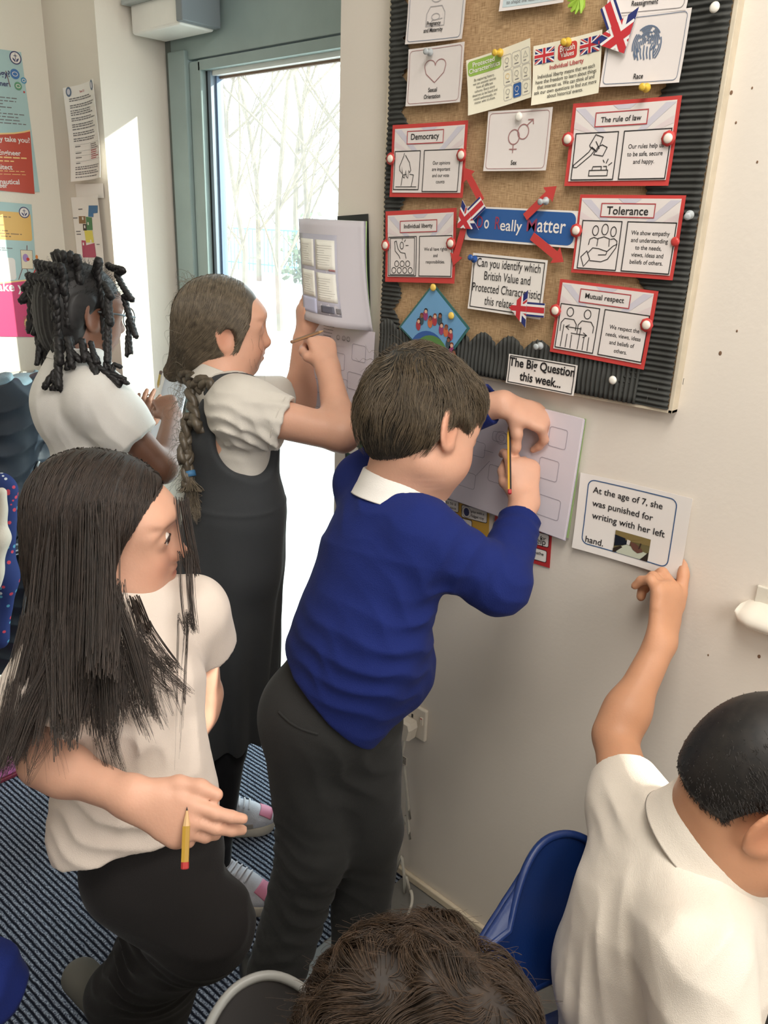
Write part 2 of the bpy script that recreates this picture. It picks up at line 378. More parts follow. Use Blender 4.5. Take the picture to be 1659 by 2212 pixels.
# ------------------------------------------------------------------ glazed door set in its recess
def glass_mat():
    m = bpy.data.materials.new('door_glass'); m.use_nodes = True; n = m.node_tree.nodes; L = m.node_tree.links; n.remove(n['Principled BSDF'])
    t = n.new('ShaderNodeBsdfTransparent'); t.inputs[0].default_value = (.9, .95, .93, 1)
    d = n.new('ShaderNodeBsdfTranslucent'); d.inputs[0].default_value = (.95, .97, 1, 1)
    g = n.new('ShaderNodeBsdfGlossy'); g.inputs['Roughness'].default_value = .02
    m1 = n.new('ShaderNodeMixShader'); m1.inputs[0].default_value = .045; L.new(t.outputs[0], m1.inputs[1]); L.new(d.outputs[0], m1.inputs[2])
    m2 = n.new('ShaderNodeMixShader'); m2.inputs[0].default_value = .04; L.new(m1.outputs[0], m2.inputs[1]); L.new(g.outputs[0], m2.inputs[2])
    L.new(m2.outputs[0], n['Material Output'].inputs[0]); return m
M_GLASS = glass_mat()
YD = .2
door = structure(thing('door_1', None, None, (-1.8, YD, 0)))
m_ = MB()
m_.box((DX0, YD + .012, 0), (DX0 + .028, YD + .09, DZ), M_FRAMED, .003); m_.box((DX0 + .028, YD, 0), (DX0 + .112, YD + .08, 2.03), M_FRAME, .004)
m_.box((DX1 - .06, YD, 0), (DX1, YD + .08, DZ), M_FRAME, .004)
m_.box((DX0 + .028, YD + .012, 2.005), (DX1 - .06, YD + .08, 2.15), M_FRAME, .003)
m_.build('frame', door)
m_ = MB(); m_.box((DX0 + .028, YD - .004, 2.15), (DX1 - .06, YD + .06, 2.172), M_FRAME, .004); m_.box((DX0 + .028, YD + .006, 2.172), (DX1 - .06, YD + .014, 2.19), mat('bright_trim', (170, 172, 172), .3, metal=.6)); m_.build('ledge', door)
m_ = MB(); m_.box((DX0 + .028, YD + .03, 2.19), (DX1 - .06, YD + .06, 2.27), M_FRAMED); m_.build('header_panel', door)
m_ = MB(); m_.box((DX0 + .028, YD + .056, 2.27), (DX1 - .06, YD + .062, DZ), M_GLASS); m_.build('added_fanlight', door)  # unseen glazing added above the header to let sun onto the reveal
GX0, GX1, GZ0, GZ1 = -2.06, -1.46, .09, 1.975
m_ = MB()
m_.box((DX0 + .115, YD + .012, .01), (GX0 - .03, YD + .07, 2.0), M_FRAME, .004); m_.box((GX1 + .02, YD + .012, .01), (DX1 - .063, YD + .07, 2.0), M_FRAME, .004)
m_.box((GX0 - .04, YD + .012, GZ1), (GX1 + .03, YD + .07, 2.0), M_FRAME); m_.box((GX0 - .04, YD + .012, .01), (GX1 + .03, YD + .07, GZ0), M_FRAME)
m_.box((GX0 - .03, YD + .03, GZ0), (GX0 - .022, YD + .068, GZ1), M_BLACK); m_.box((GX0 - .022, YD + .03, GZ0), (GX0 - .008, YD + .066, GZ1), mat('glazing_bead', (128, 142, 156), .35)); m_.box((GX0 - .008, YD + .045, GZ0), (GX0, YD + .066, GZ1), mat('glazing_bead_edge', (104, 124, 152), .4))
m_.box((GX0 - .008, YD + .035, GZ1 - .012), (GX1 + .02, YD + .066, GZ1), mat('white_bead', (235, 235, 232), .4)); m_.box((GX0, YD + .055, GZ1 - .018), (GX1 + .02, YD + .066, GZ1 - .012), mat('brown_gasket', (120, 96, 78), .7))
m_.build('leaf', door)
m_ = MB(); m_.box((GX0 - .01, YD + .056, GZ0 - .01), (GX1 + .03, YD + .062, GZ1), M_GLASS); m_.build('pane', door)
m_ = MB(); m_.box((DX0, YD - .02, -.002), (DX1, YD + .1, .012), mat('threshold_metal', (150, 150, 148), .35, metal=.8)); structure(m_.build('trim_1'))

# white closer box over the door
a = at_y(336, 52, .1); b = at_y(474, 84, .1)
t = thing('door_closer', 'white plastic closer box over the glazed door, at the top of its dark frame', 'door closer', (-2.1, .14, 2.1))
m_ = MB(); m_.box((-2.235, .075, 2.135), (-1.985, .2, 2.30), M_WHITEP, .006); m_.build('casing', t)
m_ = MB(); m_.box((-2.232, .09, 2.055), (-2.0, .2, 2.128), M_WHITEP, .008); m_.build('lower_cover', t)
m_ = MB(); m_.box((-2.0, .08, 2.06), (-1.972, .2, 2.26), mat('grey_end_cap', (120, 128, 134), .4), .003); m_.build('end_cap', t)
m_ = MB(); m_.box((-2.245, .07, 2.125), (-1.98, .2, 2.137), mat('grey_strip', (178, 186, 186), .35), .003); m_.build('mounting_strip', t)
m_ = MB(); m_.lathe([(.006, 0), (.006, .018), (.004, .02)], (-1.985, .09, 2.225), (.6, -.8, 0), mat('steel', (150, 150, 150), .3, metal=.9)); m_.build('screw', t)

# ------------------------------------------------------------------ outside: yard, fence, bare trees
m_ = MB(); m_.box((-40, .3, -.2), (25, 60, -.06), mat('pale_tarmac', (196, 196, 192), .9, .08, 2)); put(m_.build('outside_ground'), kind='structure')
M_BARK = mat('bark', (120, 108, 92), .9, .25, 6, .5, 30)
def tree(x, y, h, seed, label):
    rg = random.Random(seed); t = thing('bare_tree', label, 'tree', (x, y, -.06), 'bare trees beyond the yard')
    tr = MB(); br = MB()
    def grow(p, d, l, r, k, mb):
        pts = [p]; q = np.array(p)
        for i in range(4):
            d = d + np.array([rg.uniform(-.16, .16), rg.uniform(-.16, .16), rg.uniform(-.02, .1)]); d /= np.linalg.norm(d); q = q + d * l / 4; pts.append(q)
        mb.tube(pts, [r, r * .9, r * .8, r * .7, r * .55], M_BARK, 6 if k < 2 else 4, False)
        if k < 4:
            for _ in range(3 if k else 7):
                j = rg.randint(1, 4); a = rg.uniform(0, 6.28); dd = d * .6 + np.array([math.cos(a), math.sin(a), rg.uniform(.1, .7)]) * .8
                grow(pts[j], dd / np.linalg.norm(dd), l * rg.uniform(.45, .65), r * .42, k + 1, br)
    grow(np.array([x, y, -.1]), np.array([0, 0, 1.0]), h * .6, h * .009, 0, tr)
    tr.build('trunk', t); br.build('branches', t)
for i, (px_x, y, h, lb) in enumerate([(462, 4.6, 4.8, 'faint bare tree at the left of the door glass, nearest its frame'), (522, 9.0, 7, 'slim bare tree left of the middle of the door glass'), (556, 13.5, 9, 'bare tree in the middle of the door glass'),
                                   (602, 7.0, 6.0, 'bare tree with a thick trunk right of the glass middle'), (640, 22, 14, 'tall bare tree farthest back in the yard'), (668, 17.5, 11, 'bare tree above the top corner of the hanging book'), (722, 11.2, 7.5, 'bare tree at the right edge of the door glass')]):
    tree(at_y(px_x, 400, y)[0], y, h, 11 + i, lb)
t = thing('yard_fence', 'blue metal fence at the far side of the bright yard', 'fence', (-16, 16.2, 0))
m_ = MB()
for k in range(46): m_.tube([(-24 + k * .2, 16.2, -.06), (-24 + k * .2, 16.2, 1.3)], .02, mat('blue_metal', (70, 130, 170), .5), 6)
m_.build('bars', t)
for z in (.15, 1.25):
    m_ = MB(); m_.box((-24, 16.18, z), (-14.8, 16.22, z + .05), mat('blue_metal', (70, 130, 170), .5)); m_.build('rail', t)
rgh = random.Random(3); m_ = MB()
M_LEAF = mat('hedge_leaf', (96, 112, 84), .8, .25, 5)
for k in range(1500):
    x, y, z = -16.5 + rgh.gauss(0, .8), 14.2 + rgh.gauss(0, .2), abs(rgh.gauss(.5, .45)); a = np.array([rgh.gauss(0, 1) for _ in range(3)]) * .05; b = np.array([rgh.gauss(0, 1) for _ in range(3)]) * .05; c = np.array([x, y, z])
    m_.add([c - a, c + b, c + a, c - b], [(0, 1, 2, 3)], M_LEAF)
put(m_.build('hedge', origin=(-16.5, 14.2, 0)), 'low green hedge in the yard behind the hanging book', 'hedge')

# ------------------------------------------------------------------ socket, plug, cable, window board
PL = mat('socket_plastic', (226, 216, 200), .35, .02, 20)
so = at_y(921, 1538, -.01)
sx1, sz1 = so[0], so[2]; sx0, sz0 = sx1 - .146, sz1 - .086
t = thing('wall_socket', 'white double power socket low on the grey wall behind the blue jumper', 'socket', (sx0 + .07, 0, sz0))
m_ = MB(); m_.box((sx0, -.011, sz0), (sx1, 0, sz1), PL, .004); m_.build('faceplate', t)
for k in range(2):
    bx = sx0 + .03 + k * .073
    m_ = MB(); m_.box((bx + .028, -.0145, sz0 + .045), (bx + .036, -.010, sz0 + .066), PL, .001); m_.box((bx + .0295, -.0149, sz0 + .0625), (bx + .0345, -.0140, sz0 + .0645), mat('print_red', (196, 48, 56), .5)); m_.build('switch', t)
    m_ = MB(); [m_.box((bx + a, -.0116, sz0 + c), (bx + a + .005, -.010, sz0 + c + d), M_BLACK) for a, c, d in ((0, .052, .009), (-.011, .03, .004), (.011, .03, .004))]; m_.build('pin_holes', t)
pc = at_y(874, 1572, -.03); px_, pz_ = pc[0], pc[2]
t = thing('mains_plug', 'white mains plug pushed into the double socket', 'plug', (px_, -.012, pz_ - .03))
m_ = MB()
def plugf(k, z): 
    w = .0235 - .004 * max(0, k) ; return w
V = []; 
for yy, sc in ((-.0125, 1.0), (-.034, 1.0), (-.042, .86)):
    for x, z in ((-.021, .022), (.021, .022), (.0255, .006), (.019, -.026), (.008, -.031), (-.008, -.031), (-.019, -.026), (-.0255, .006)): V.append((px_ + x * sc, yy, pz_ + z * sc))
m_.add(V, [(i * 8 + k, i * 8 + (k + 1) % 8, (i + 1) * 8 + (k + 1) % 8, (i + 1) * 8 + k) for i in range(2) for k in range(8)] + [tuple(range(7, -1, -1)), tuple(range(16, 24))], PL)
m_.build('plug_body', t)
m_ = MB(); m_.lathe([(.005, 0), (.005, .001), (.004, .0014)], (px_, -.0418, pz_ + .008), (0, -1, 0), mat('fuse_red', (150, 70, 66), .5)); m_.build('fuse_mark', t)
cp = [(873, 1598, -.03), (872, 1640, -.03), (879, 1720, -.03), (876, 1762, -.03), (868, 1805, -.03), (868, 1850, -.035), (877, 1892, -.05), (888, 1925, -.06)]
P_ = [at_y(*q) for q in cp] + [np.array([-.88, -.1, .02]), np.array([-.74, -.11, .006]), np.array([-.5, -.12, .006])]
def spline(P, n=8):
    P = [np.asarray(p, float) for p in P]; Q = [2 * P[0] - P[1]] + P + [2 * P[-1] - P[-2]]; o = []
    for i in range(1, len(Q) - 2):
        for k in range(n):
            t = k / n; o.append(.5 * ((2 * Q[i]) + (Q[i + 1] - Q[i - 1]) * t + (2 * Q[i - 1] - 5 * Q[i] + 4 * Q[i + 1] - Q[i + 2]) * t * t + (3 * Q[i] - 3 * Q[i - 1] - Q[i + 2] + Q[i + 1]) * t ** 3))
    return o + [P[-1]]
t = thing('power_cable', 'white cable hanging from the plug down to the floor by the skirting', 'cable', P_[2])
m_ = MB(); m_.tube(spline(P_, 10), .0037, mat('cable_white', (205, 200, 188), .45), 10); m_.build('flex', t, True)
tp = at_y(872, 1642, -.034); m_ = MB(); m_.box((tp[0] - .012, tp[1] - .001, tp[2] - .012), (tp[0] + .01, tp[1], tp[2] + .012), PL); [m_.box((tp[0] - .010, tp[1] - .0016, tp[2] + dz), (tp[0] + .008, tp[1] - .001, tp[2] + dz + .0012), M_BLACK) for dz in (-.008, -.004, 0, .004, .008)]; m_.build('tag', t)

tl = at_y(1573, 1335, -.05); zt = tl[2]
t = thing('pen_tray', 'glossy white rounded pen tray on the wall at the right edge', 'tray', (tl[0], 0, zt - .03))
m_ = MB(); M_GLOSS = mat('gloss_white', (236, 228, 214), .16, .02, 20, spec=.6)
prof = [(0, .024), (-.010, .024), (-.016, .021), (-.028, .018), (-.042, .012), (-.05, .004), (-.048, -.006), (-.038, -.012), (-.02, -.016), (0, -.018)]
Lx = [tl[0], tl[0] + .012, tl[0] + .03, -0.25]; sc = [.25, .8, 1, 1]
V = [(Lx[i], y * (.35 + .65 * sc[i]), zt + .004 + (z - .004) * sc[i]) for i in range(4) for y, z in prof]; n = len(prof)
m_.add(V, [(i * n + k, i * n + k + 1, (i + 1) * n + k + 1, (i + 1) * n + k) for i in range(3) for k in range(n - 1)] + [tuple(range(n))], M_GLOSS); m_.build('trough', t, True)
m_ = MB(); m_.box((tl[0] + .02, -.006, zt + .01), (-.25, 0, zt + .05), mat('tray_back', (214, 208, 194), .5), .002); m_.build('back_plate', t)

# chips and specks in the paint
for i, (x, y, r) in enumerate([(1556, 763, .0035), (1640, 1418, .0035), (1580, 200, .003), (1636, 350, .002), (1625, 190, .0018), (1592, 715, .002), (1530, 1415, .002), (1590, 265, .002)]):
    p = at_y(x, y, 0); m_ = MB(); m_.ball((p[0], -.0004, p[2]), (r * .7, .0006, r), mat('paint_chip', (120, 92, 70), .8), 8, 5)
    put(m_.build('wall_speck', origin=(p[0], 0, p[2])), ['brown paint chip right of the notice board, halfway down', 'dark chip below the pen tray', 'long brown chip beside the board edge, near the top', 'tiny dark speck right of the board near its top', 'pinprick at the far right, near the top', 'small mark beside the board, by the middle red card', 'faint mark on the wall below the pointing hand', 'tiny brown mark under the top chip beside the board'][i], 'mark', 'specks in the wall paint')
# ------------------------------------------------------------------ notice board
Z1 = lambda *q: [(820 + x / 2.183, y / 2.183) for x, y in q]
Z2 = lambda *q: [(820 + x / 2.183, 420 + y / 2.183) for x, y in q]
PAPER = mat('paper', (238, 232, 226), .45, .015, 6)
LAMIN = mat('laminated_paper', (230, 222, 218), .22, .01, 6, spec=.55)
CREAMP = mat('cream_paper', (238, 232, 210), .5, .015, 6)
INK = mat('black_ink', (34, 32, 34), .5); GREY = mat('grey_ink', (120, 116, 118), .5); MIDG = mat('pale_grey_ink', (170, 166, 168), .5)
REDC = mat('red_card', (198, 64, 60), .6, .05, 10); REDI = mat('red_ink', (176, 66, 72), .5); ROSE = mat('rose_ink', (160, 112, 112), .5)
SLATE = mat('slate_ink', (96, 112, 136), .5); LILAC = mat('faint_lilac', (206, 202, 212), .3); FAINT = mat('faint_pink', (222, 208, 208), .3)
BLUEB = mat('banner_blue', (44, 92, 156), .35); GREENB = mat('label_green', (150, 184, 84), .4); YEL = mat('label_yellow', (222, 178, 70), .5)
YB_ = -.026
c0 = at_y(1572, 0, YB_); c1 = at_y(1448, 889, YB_); l0 = at_y(845, 0, YB_); l1 = at_y(828, 460, YB_); e0 = at_y(1010, 805, YB_)
BX0, BX1, BZ0, BZ1 = (l0[0] + l1[0]) / 2, (c0[0] + c1[0]) / 2, (c1[2] + e0[2]) / 2, 2.25
def hessian():
    m = bpy.data.materials.new('hessian'); m.use_nodes = True; n = m.node_tree.nodes; L = m.node_tree.links; b = n['Principled BSDF']; b.inputs['Roughness'].default_value = .95; b.inputs['Specular IOR Level'].default_value = .1
    tc = n.new('ShaderNodeTexCoord'); fs = []
    for sc in ((60, 1, 900), (900, 1, 60)):
        mp = n.new('ShaderNodeMapping'); mp.inputs['Scale'].default_value = sc; L.new(tc.outputs['Object'], mp.inputs[0])
        nz = n.new('ShaderNodeTexNoise'); nz.inputs['Scale'].default_value = 1; nz.inputs['Detail'].default_value = 2; L.new(mp.outputs[0], nz.inputs[0]); fs.append(nz)
    ad = n.new('ShaderNodeMath'); L.new(fs[0].outputs[0], ad.inputs[0]); L.new(fs[1].outputs[0], ad.inputs[1])
    cr = n.new('ShaderNodeValToRGB'); e = cr.color_ramp.elements; e[0].position = .34; e[0].color = lin((146, 115, 82)) + (1,); e[1].position = .66; e[1].color = lin((212, 180, 140)) + (1,)
    hf = n.new('ShaderNodeMath'); hf.operation = 'MULTIPLY'; hf.inputs[1].default_value = .5; L.new(ad.outputs[0], hf.inputs[0]); L.new(hf.outputs[0], cr.inputs[0]); L.new(cr.outputs[0], b.inputs['Base Color'])
    bp = n.new('ShaderNodeBump'); bp.inputs['Strength'].default_value = .5; bp.inputs['Distance'].default_value = .001; L.new(hf.outputs[0], bp.inputs['Height']); L.new(bp.outputs[0], b.inputs['Normal']); return m
board = thing('notice_board', 'large notice board covered in brown hessian with black scalloped border', 'notice board', ((BX0 + BX1) / 2, 0, BZ0))
m_ = MB(); m_.box((BX0, -.018, BZ0), (BX1, 0, BZ1), hessian()); m_.build('hessian_panel', board)
m_ = MB(); W_ = mat('board_edge', (206, 194, 172), .6, .1, 30)
m_.box((BX1, -.021, BZ0 - .006), (BX1 + .007, 0, BZ1), W_, .001); m_.box((BX0 - .007, -.021, BZ0 - .006), (BX1 + .007, 0, BZ0), W_, .001); m_.box((BX0 - .007, -.021, BZ0), (BX0, 0, BZ1), W_, .001)
m_.build('frame', board)
COR = mat('black_corrugated_card', (60, 61, 58), .75, .12, 20)
def border(p0, d, inward, L, wd, amp, per, ph=0.0):
    p0, d, inward = (np.array(v, float) for v in (p0, d, inward)); mb = MB(); n = int(L / .0011); V = []; m = 7
    for i in range(n + 1):
        s = L * i / n; y = .0021 * math.sin(2 * math.pi * s / .0088)
        we = wd - amp * (1 - abs(math.sin(math.pi * (s / per + ph))) ** .9) + .0012 * math.sin(s * 611)
        for j in range(m + 1): V.append(p0 + d * s + inward * we * j / m + np.array([0, -.0235 + y - .0012 * math.sin(s * 23 + j), 0]))
    F = [(i * (m + 1) + j, i * (m + 1) + j + 1, (i + 1) * (m + 1) + j + 1, (i + 1) * (m + 1) + j) for i in range(n) for j in range(m)]
    mb.add(V, F, COR); return mb
PR = .0605
border((BX1, 0, BZ0), (0, 0, 1), (-1, 0, 0), BZ1 - BZ0, .088, .021, PR).build('border_strip', board, True, .0008)
border((BX0, 0, BZ0), (0, 0, 1), (1, 0, 0), BZ1 - BZ0, .052, .02, PR, .3).build('border_strip', board, True, .0008)
border((BX0, -.003, BZ0), (1, 0, 0), (0, 0, 1), BX1 - BX0 - .055, .082, .022, PR, .1).build('border_strip', board, True, .0008)
for x, y in ((1476, 824), (1421, 838), (1398, 862), (1410, 540), (905, 795)): m_ = MB(); p = at_y(x, y, -.0275); m_.tube([p + [0, 0, -.005], p + [0, 0, .005]], .0005, mat('steel', (150, 150, 150), .3, metal=.9), 5); m_.build('staple', board)

# ---- the big red value posters
def value_poster(label, card, inner, title, tbox, ibox, rbox, rows, icon, y0, dy, hh, bow=.002):
    t = Sheet(card, Y=-.030, bow=bow); root = thing('value_poster', label, 'poster', t.c, 'red value posters on the notice board')
    t.base(REDC); t.build('backing_card', root)
    s = Sheet(inner, Y=-.0312, bow=bow); s.base(LAMIN)
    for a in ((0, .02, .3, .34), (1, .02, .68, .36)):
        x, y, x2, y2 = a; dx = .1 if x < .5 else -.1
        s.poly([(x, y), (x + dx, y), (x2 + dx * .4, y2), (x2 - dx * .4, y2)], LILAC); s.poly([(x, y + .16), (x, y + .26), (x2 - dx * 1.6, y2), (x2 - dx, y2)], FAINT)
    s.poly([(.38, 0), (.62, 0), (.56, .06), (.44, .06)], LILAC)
    s.rect(*tbox, LAMIN, 2); s.box_line(*tbox, .0016, REDI, 3)
    cx = (tbox[0] + tbox[2]) / 2; cy = (tbox[1] + tbox[3]) / 2
    s.text(title, cx, cy + .004, (tbox[2] - tbox[0]) * .78, None, INK, .012, 4)
    for b in (ibox, rbox): s.rect(*b, LAMIN, 2); s.box_line(*b, .0016, INK, 3)
    x0, y0_, x1, y1 = ibox; f = lambda ps: [(x0 + (x1 - x0) * a, y0_ + (y1 - y0_) * b) for a, b in ps]
    for ps, closed in icon: s.stroke(f(ps), .0013, INK, 4, closed)
    s.lines(rows, (rbox[0] + rbox[2]) / 2, y0, dy, hh, INK, .01)
    s.build('printed_sheet', root)
E_ = lambda cx, cy, rx, ry=None, a0=0, a1=360, n=20: (arc(cx, cy, rx, ry, a0, a1, n), False)
ic_dem = [([(.08, .93), (.92, .93)], False), ([(.3, .9), (.35, .62), (.5, .6)], False), ([(.35, .62), (.3, .9)], False), ([(.72, .92), (.78, .62), (.62, .6)], False),
          ([(.38, .05), (.36, .12), (.2, .4), (.22, .5), (.32, .58), (.3, .4), (.36, .66), (.42, .7), (.46, .5), (.5, .66), (.56, .7), (.58, .5), (.62, .56), (.66, .5), (.6, .3), (.42, .1)], False)]
ic_law = [([(.02, .68), (.36, .4), (.42, .3), (.5, .36), (.42, .47), (.1, .73), (.03, .73)], True), ([(.36, .26), (.48, .04), (.66, .1), (.6, .28), (.54, .4), (.38, .3)], True), ([(.5, .18), (.6, .34)], False), ([(.56, .3), (.48, .46), (.7, .5), (.78, .32), (.66, .26)], True),
          ([(.42, .92), (.42, .8), (.86, .8), (.86, .92)], True), ([(.48, .8), (.5, .72), (.7, .72), (.7, .8)], False), ([(.74, .72), (.82, .72), (.83, .8)], False), ([(.72, .58), (.76, .64)], False), ([(.84, .56), (.8, .66)], False), ([(.94, .64), (.86, .7)], False)]
def hand_icon(): return [([(.06, .76), (.2, .63), (.3, .8), (.16, .96)], True), ([(.22, .68), (.34, .56), (.5, .57), (.62, .6), (.72, .62), (.7, .69), (.5, .7)], False), ([(.72, .62), (.86, .5), (.95, .46), (.93, .54), (.76, .78), (.6, .84), (.3, .83)], False)]
ic_tol = [E_(.36, .2, .075, .1), E_(.6, .17, .08, .11), E_(.82, .21, .07, .1), ([(.22, .5), (.24, .38), (.34, .34), (.44, .37)], False), ([(.44, .52), (.45, .36), (.6, .32), (.74, .36), (.75, .52)], False), ([(.76, .37), (.86, .35), (.94, .4), (.94, .5)], False)] + hand_icon()
ic_lib = [([(.28, .1), (.22, .12), (.24, .36), (.38, .48), (.42, .56)], False), ([(.28, .1), (.34, .3), (.44, .4), (.6, .42), (.64, .56)], False), E_(.48, .22, .06, .09), ([(.5, .04), (.5, .09)], False), ([(.62, .07), (.57, .13)], False), ([(.62, .22), (.72, .22)], False)] + \
         [E_(.3 + .2 * k, .69, .075, .075) for k in range(3)] + [E_(.2 + .2 * k, .86, .075, .075) for k in range(4)] + [([(0.06, 0.03), (.06, .97), (.94, .97), (.94, .03)], True)]
def man(cx, arrow):
    return [E_(cx, .16, .085, .1), ([(cx - .2, .62), (cx - .2, .42), (cx - .12, .32), (cx + .12, .32), (cx + .2, .42), (cx + .2, .56)], False), ([(cx - .13, .97), (cx - .12, .46)], False), ([(cx + .13, .97), (cx + .12, .66)], False), ([(cx, .97), (cx, .66)], False)]
ic_mut = man(.27, 1) + man(.72, 0) + [([(.62, .5), (.2, .5)], False), ([(.3, .45), (.2, .5), (.3, .56)], False), ([(.36, .63), (.78, .63)], False), ([(.68, .58), (.78, .63), (.68, .69)], False)]
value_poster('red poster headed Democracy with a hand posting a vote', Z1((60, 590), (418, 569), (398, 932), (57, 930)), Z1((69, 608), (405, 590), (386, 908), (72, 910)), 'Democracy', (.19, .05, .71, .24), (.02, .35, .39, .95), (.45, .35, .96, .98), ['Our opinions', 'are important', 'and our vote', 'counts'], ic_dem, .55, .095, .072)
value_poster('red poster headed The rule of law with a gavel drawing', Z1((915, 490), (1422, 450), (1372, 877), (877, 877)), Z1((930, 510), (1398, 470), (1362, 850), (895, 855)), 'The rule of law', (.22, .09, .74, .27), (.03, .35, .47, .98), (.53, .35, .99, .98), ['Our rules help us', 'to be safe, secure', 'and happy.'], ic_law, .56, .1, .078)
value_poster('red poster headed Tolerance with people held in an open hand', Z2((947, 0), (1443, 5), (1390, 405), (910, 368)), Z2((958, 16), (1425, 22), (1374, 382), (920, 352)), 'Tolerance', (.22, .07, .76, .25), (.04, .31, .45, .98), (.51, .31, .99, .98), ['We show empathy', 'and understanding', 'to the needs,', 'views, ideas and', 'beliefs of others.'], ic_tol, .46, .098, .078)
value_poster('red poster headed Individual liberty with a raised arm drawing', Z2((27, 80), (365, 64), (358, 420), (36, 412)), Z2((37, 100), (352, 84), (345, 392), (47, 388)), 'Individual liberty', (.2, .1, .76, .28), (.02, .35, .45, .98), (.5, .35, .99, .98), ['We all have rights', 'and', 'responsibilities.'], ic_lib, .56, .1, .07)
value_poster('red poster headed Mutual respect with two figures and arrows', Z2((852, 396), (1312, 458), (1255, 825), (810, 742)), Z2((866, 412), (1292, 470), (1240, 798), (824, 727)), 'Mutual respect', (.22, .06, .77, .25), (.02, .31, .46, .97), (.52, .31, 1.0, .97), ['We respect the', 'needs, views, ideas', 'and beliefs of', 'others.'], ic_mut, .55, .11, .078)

# ---- white laminated cards
def card(label, px, ink, lines_, paint=None, Y=-.031, group='white laminated cards on the notice board', th=.1, bow=.0025, paper=None, name='picture_card', y0=.79, dy=.12):
    s = Sheet(px, Y=Y, bow=bow); s.base(paper or LAMIN)
    if ink: s.round_line(.035, .04, .965, .96, .006, .0008, ink)
    if paint: paint(s)
    if lines_: s.lines(lines_, .48, y0, dy, th, INK, .016, .82)
    o = s.build(name); put(o, label, 'card', group); return s
def p_preg(s):
    for ps in (arc(.5, .24, .09, .07), arc(.5, .56, .07, .055), [(.34, .72), (.34, .5), (.4, .38), (.6, .38), (.66, .5), (.66, .72)], [(.4, .72), (.44, .62), (.62, .6)], [(.34, .72), (.66, .72)]): s.stroke(ps, .0012, MIDG)
def p_heart(s):
    r = [(.5, .62)] + [(.5 - .19 + .19 * math.cos(math.radians(a)), .33 - .16 * math.sin(math.radians(a))) for a in range(200, -1, -20)]
    r = [(.5, .62), (.34, .46)] + arc(.405, .33, .095, .1, 170, 360, 10) + arc(.595, .33, .095, .1, 180, 370, 10) + [(.66, .46)]
    s.stroke(r, .0013, ROSE, 2, True)
def p_sex(s):
    s.stroke(arc(.44, .44, .085, .12), .0016, ROSE, 2, True); s.stroke(arc(.58, .36, .085, .12), .0016, ROSE, 2, True)
    s.stroke([(.44, .56), (.44, .7)], .0016, ROSE); s.stroke([(.38, .64), (.5, .64)], .0016, ROSE); s.stroke([(.63, .26), (.72, .17)], .0016, ROSE); s.stroke([(.64, .17), (.72, .17), (.73, .25)], .0016, ROSE)
def p_print(s):
    rg = random.Random(5)
    for k in range(8):
        rx, ry = .022 + .022 * k, .03 + .034 * k
        a = -200 + rg.uniform(-25, 10)
        while a < 25:
            b = a + rg.uniform(35, 95); s.stroke(arc(.52, .40 + .006 * k, rx, ry, a, min(b, 45), 8), .0019, SLATE); a = b + 14
    for k in range(7):
        x = .44 - .03 * k if k % 2 else .46 + .025 * k
        s.stroke([(.37 + .04 * k, .44 + .02 * (k % 3)), (.375 + .04 * k, .56), (.40 + .038 * k, .63 + .015 * (k % 2))], .0019, SLATE)
card('white card reading Pregnancy and Maternity, top left of the notice board', Z1((140, -58), (412, -98), (400, 183), (131, 212)), SLATE, ['Pregnancy', 'and Maternity'], p_preg, y0=.68, dy=.115)
card('white card with a heart outline reading Sexual Orientation', Z1((135, 235), (402, 198), (388, 482), (135, 503)), ROSE, ['Sexual', 'Orientation'], p_heart, y0=.75, dy=.115)
card('white card with two linked gender symbols reading Sex', Z1((515, 527), (815, 505), (795, 805), (497, 807)), ROSE, ['Sex'], p_sex, y0=.87)
card('white card reading Reassignment, cut off by the top edge of the photo', Z1((1085, -240), (1490, -285), (1473, 38), (1100, 82)), GREY, ['Gender', 'Reassignment'], None, Y=-.0305, y0=.71, dy=.13)
card('white card with a blue fingerprint reading Race', Z1((1075, 85), (1473, 38), (1420, 390), (1057, 412)), SLATE, ['Race'], p_print, Y=-.0325, y0=.88)
def p_topc(s):
    s.rect(.05, .3, .93, .93, mat('pale_blue_print', (196, 210, 214), .4), 1); s.greek(.1, .5, .7, .76, 3, GREY, .45); s.text('to shape the future.', .36, .85, .5, None, GREY, 0, 3)
card('white card with a pale blue panel at the top of the board', Z1((590, -190), (890, -240), (884, 8), (570, 60)), None, None, p_topc, Y=-.030)
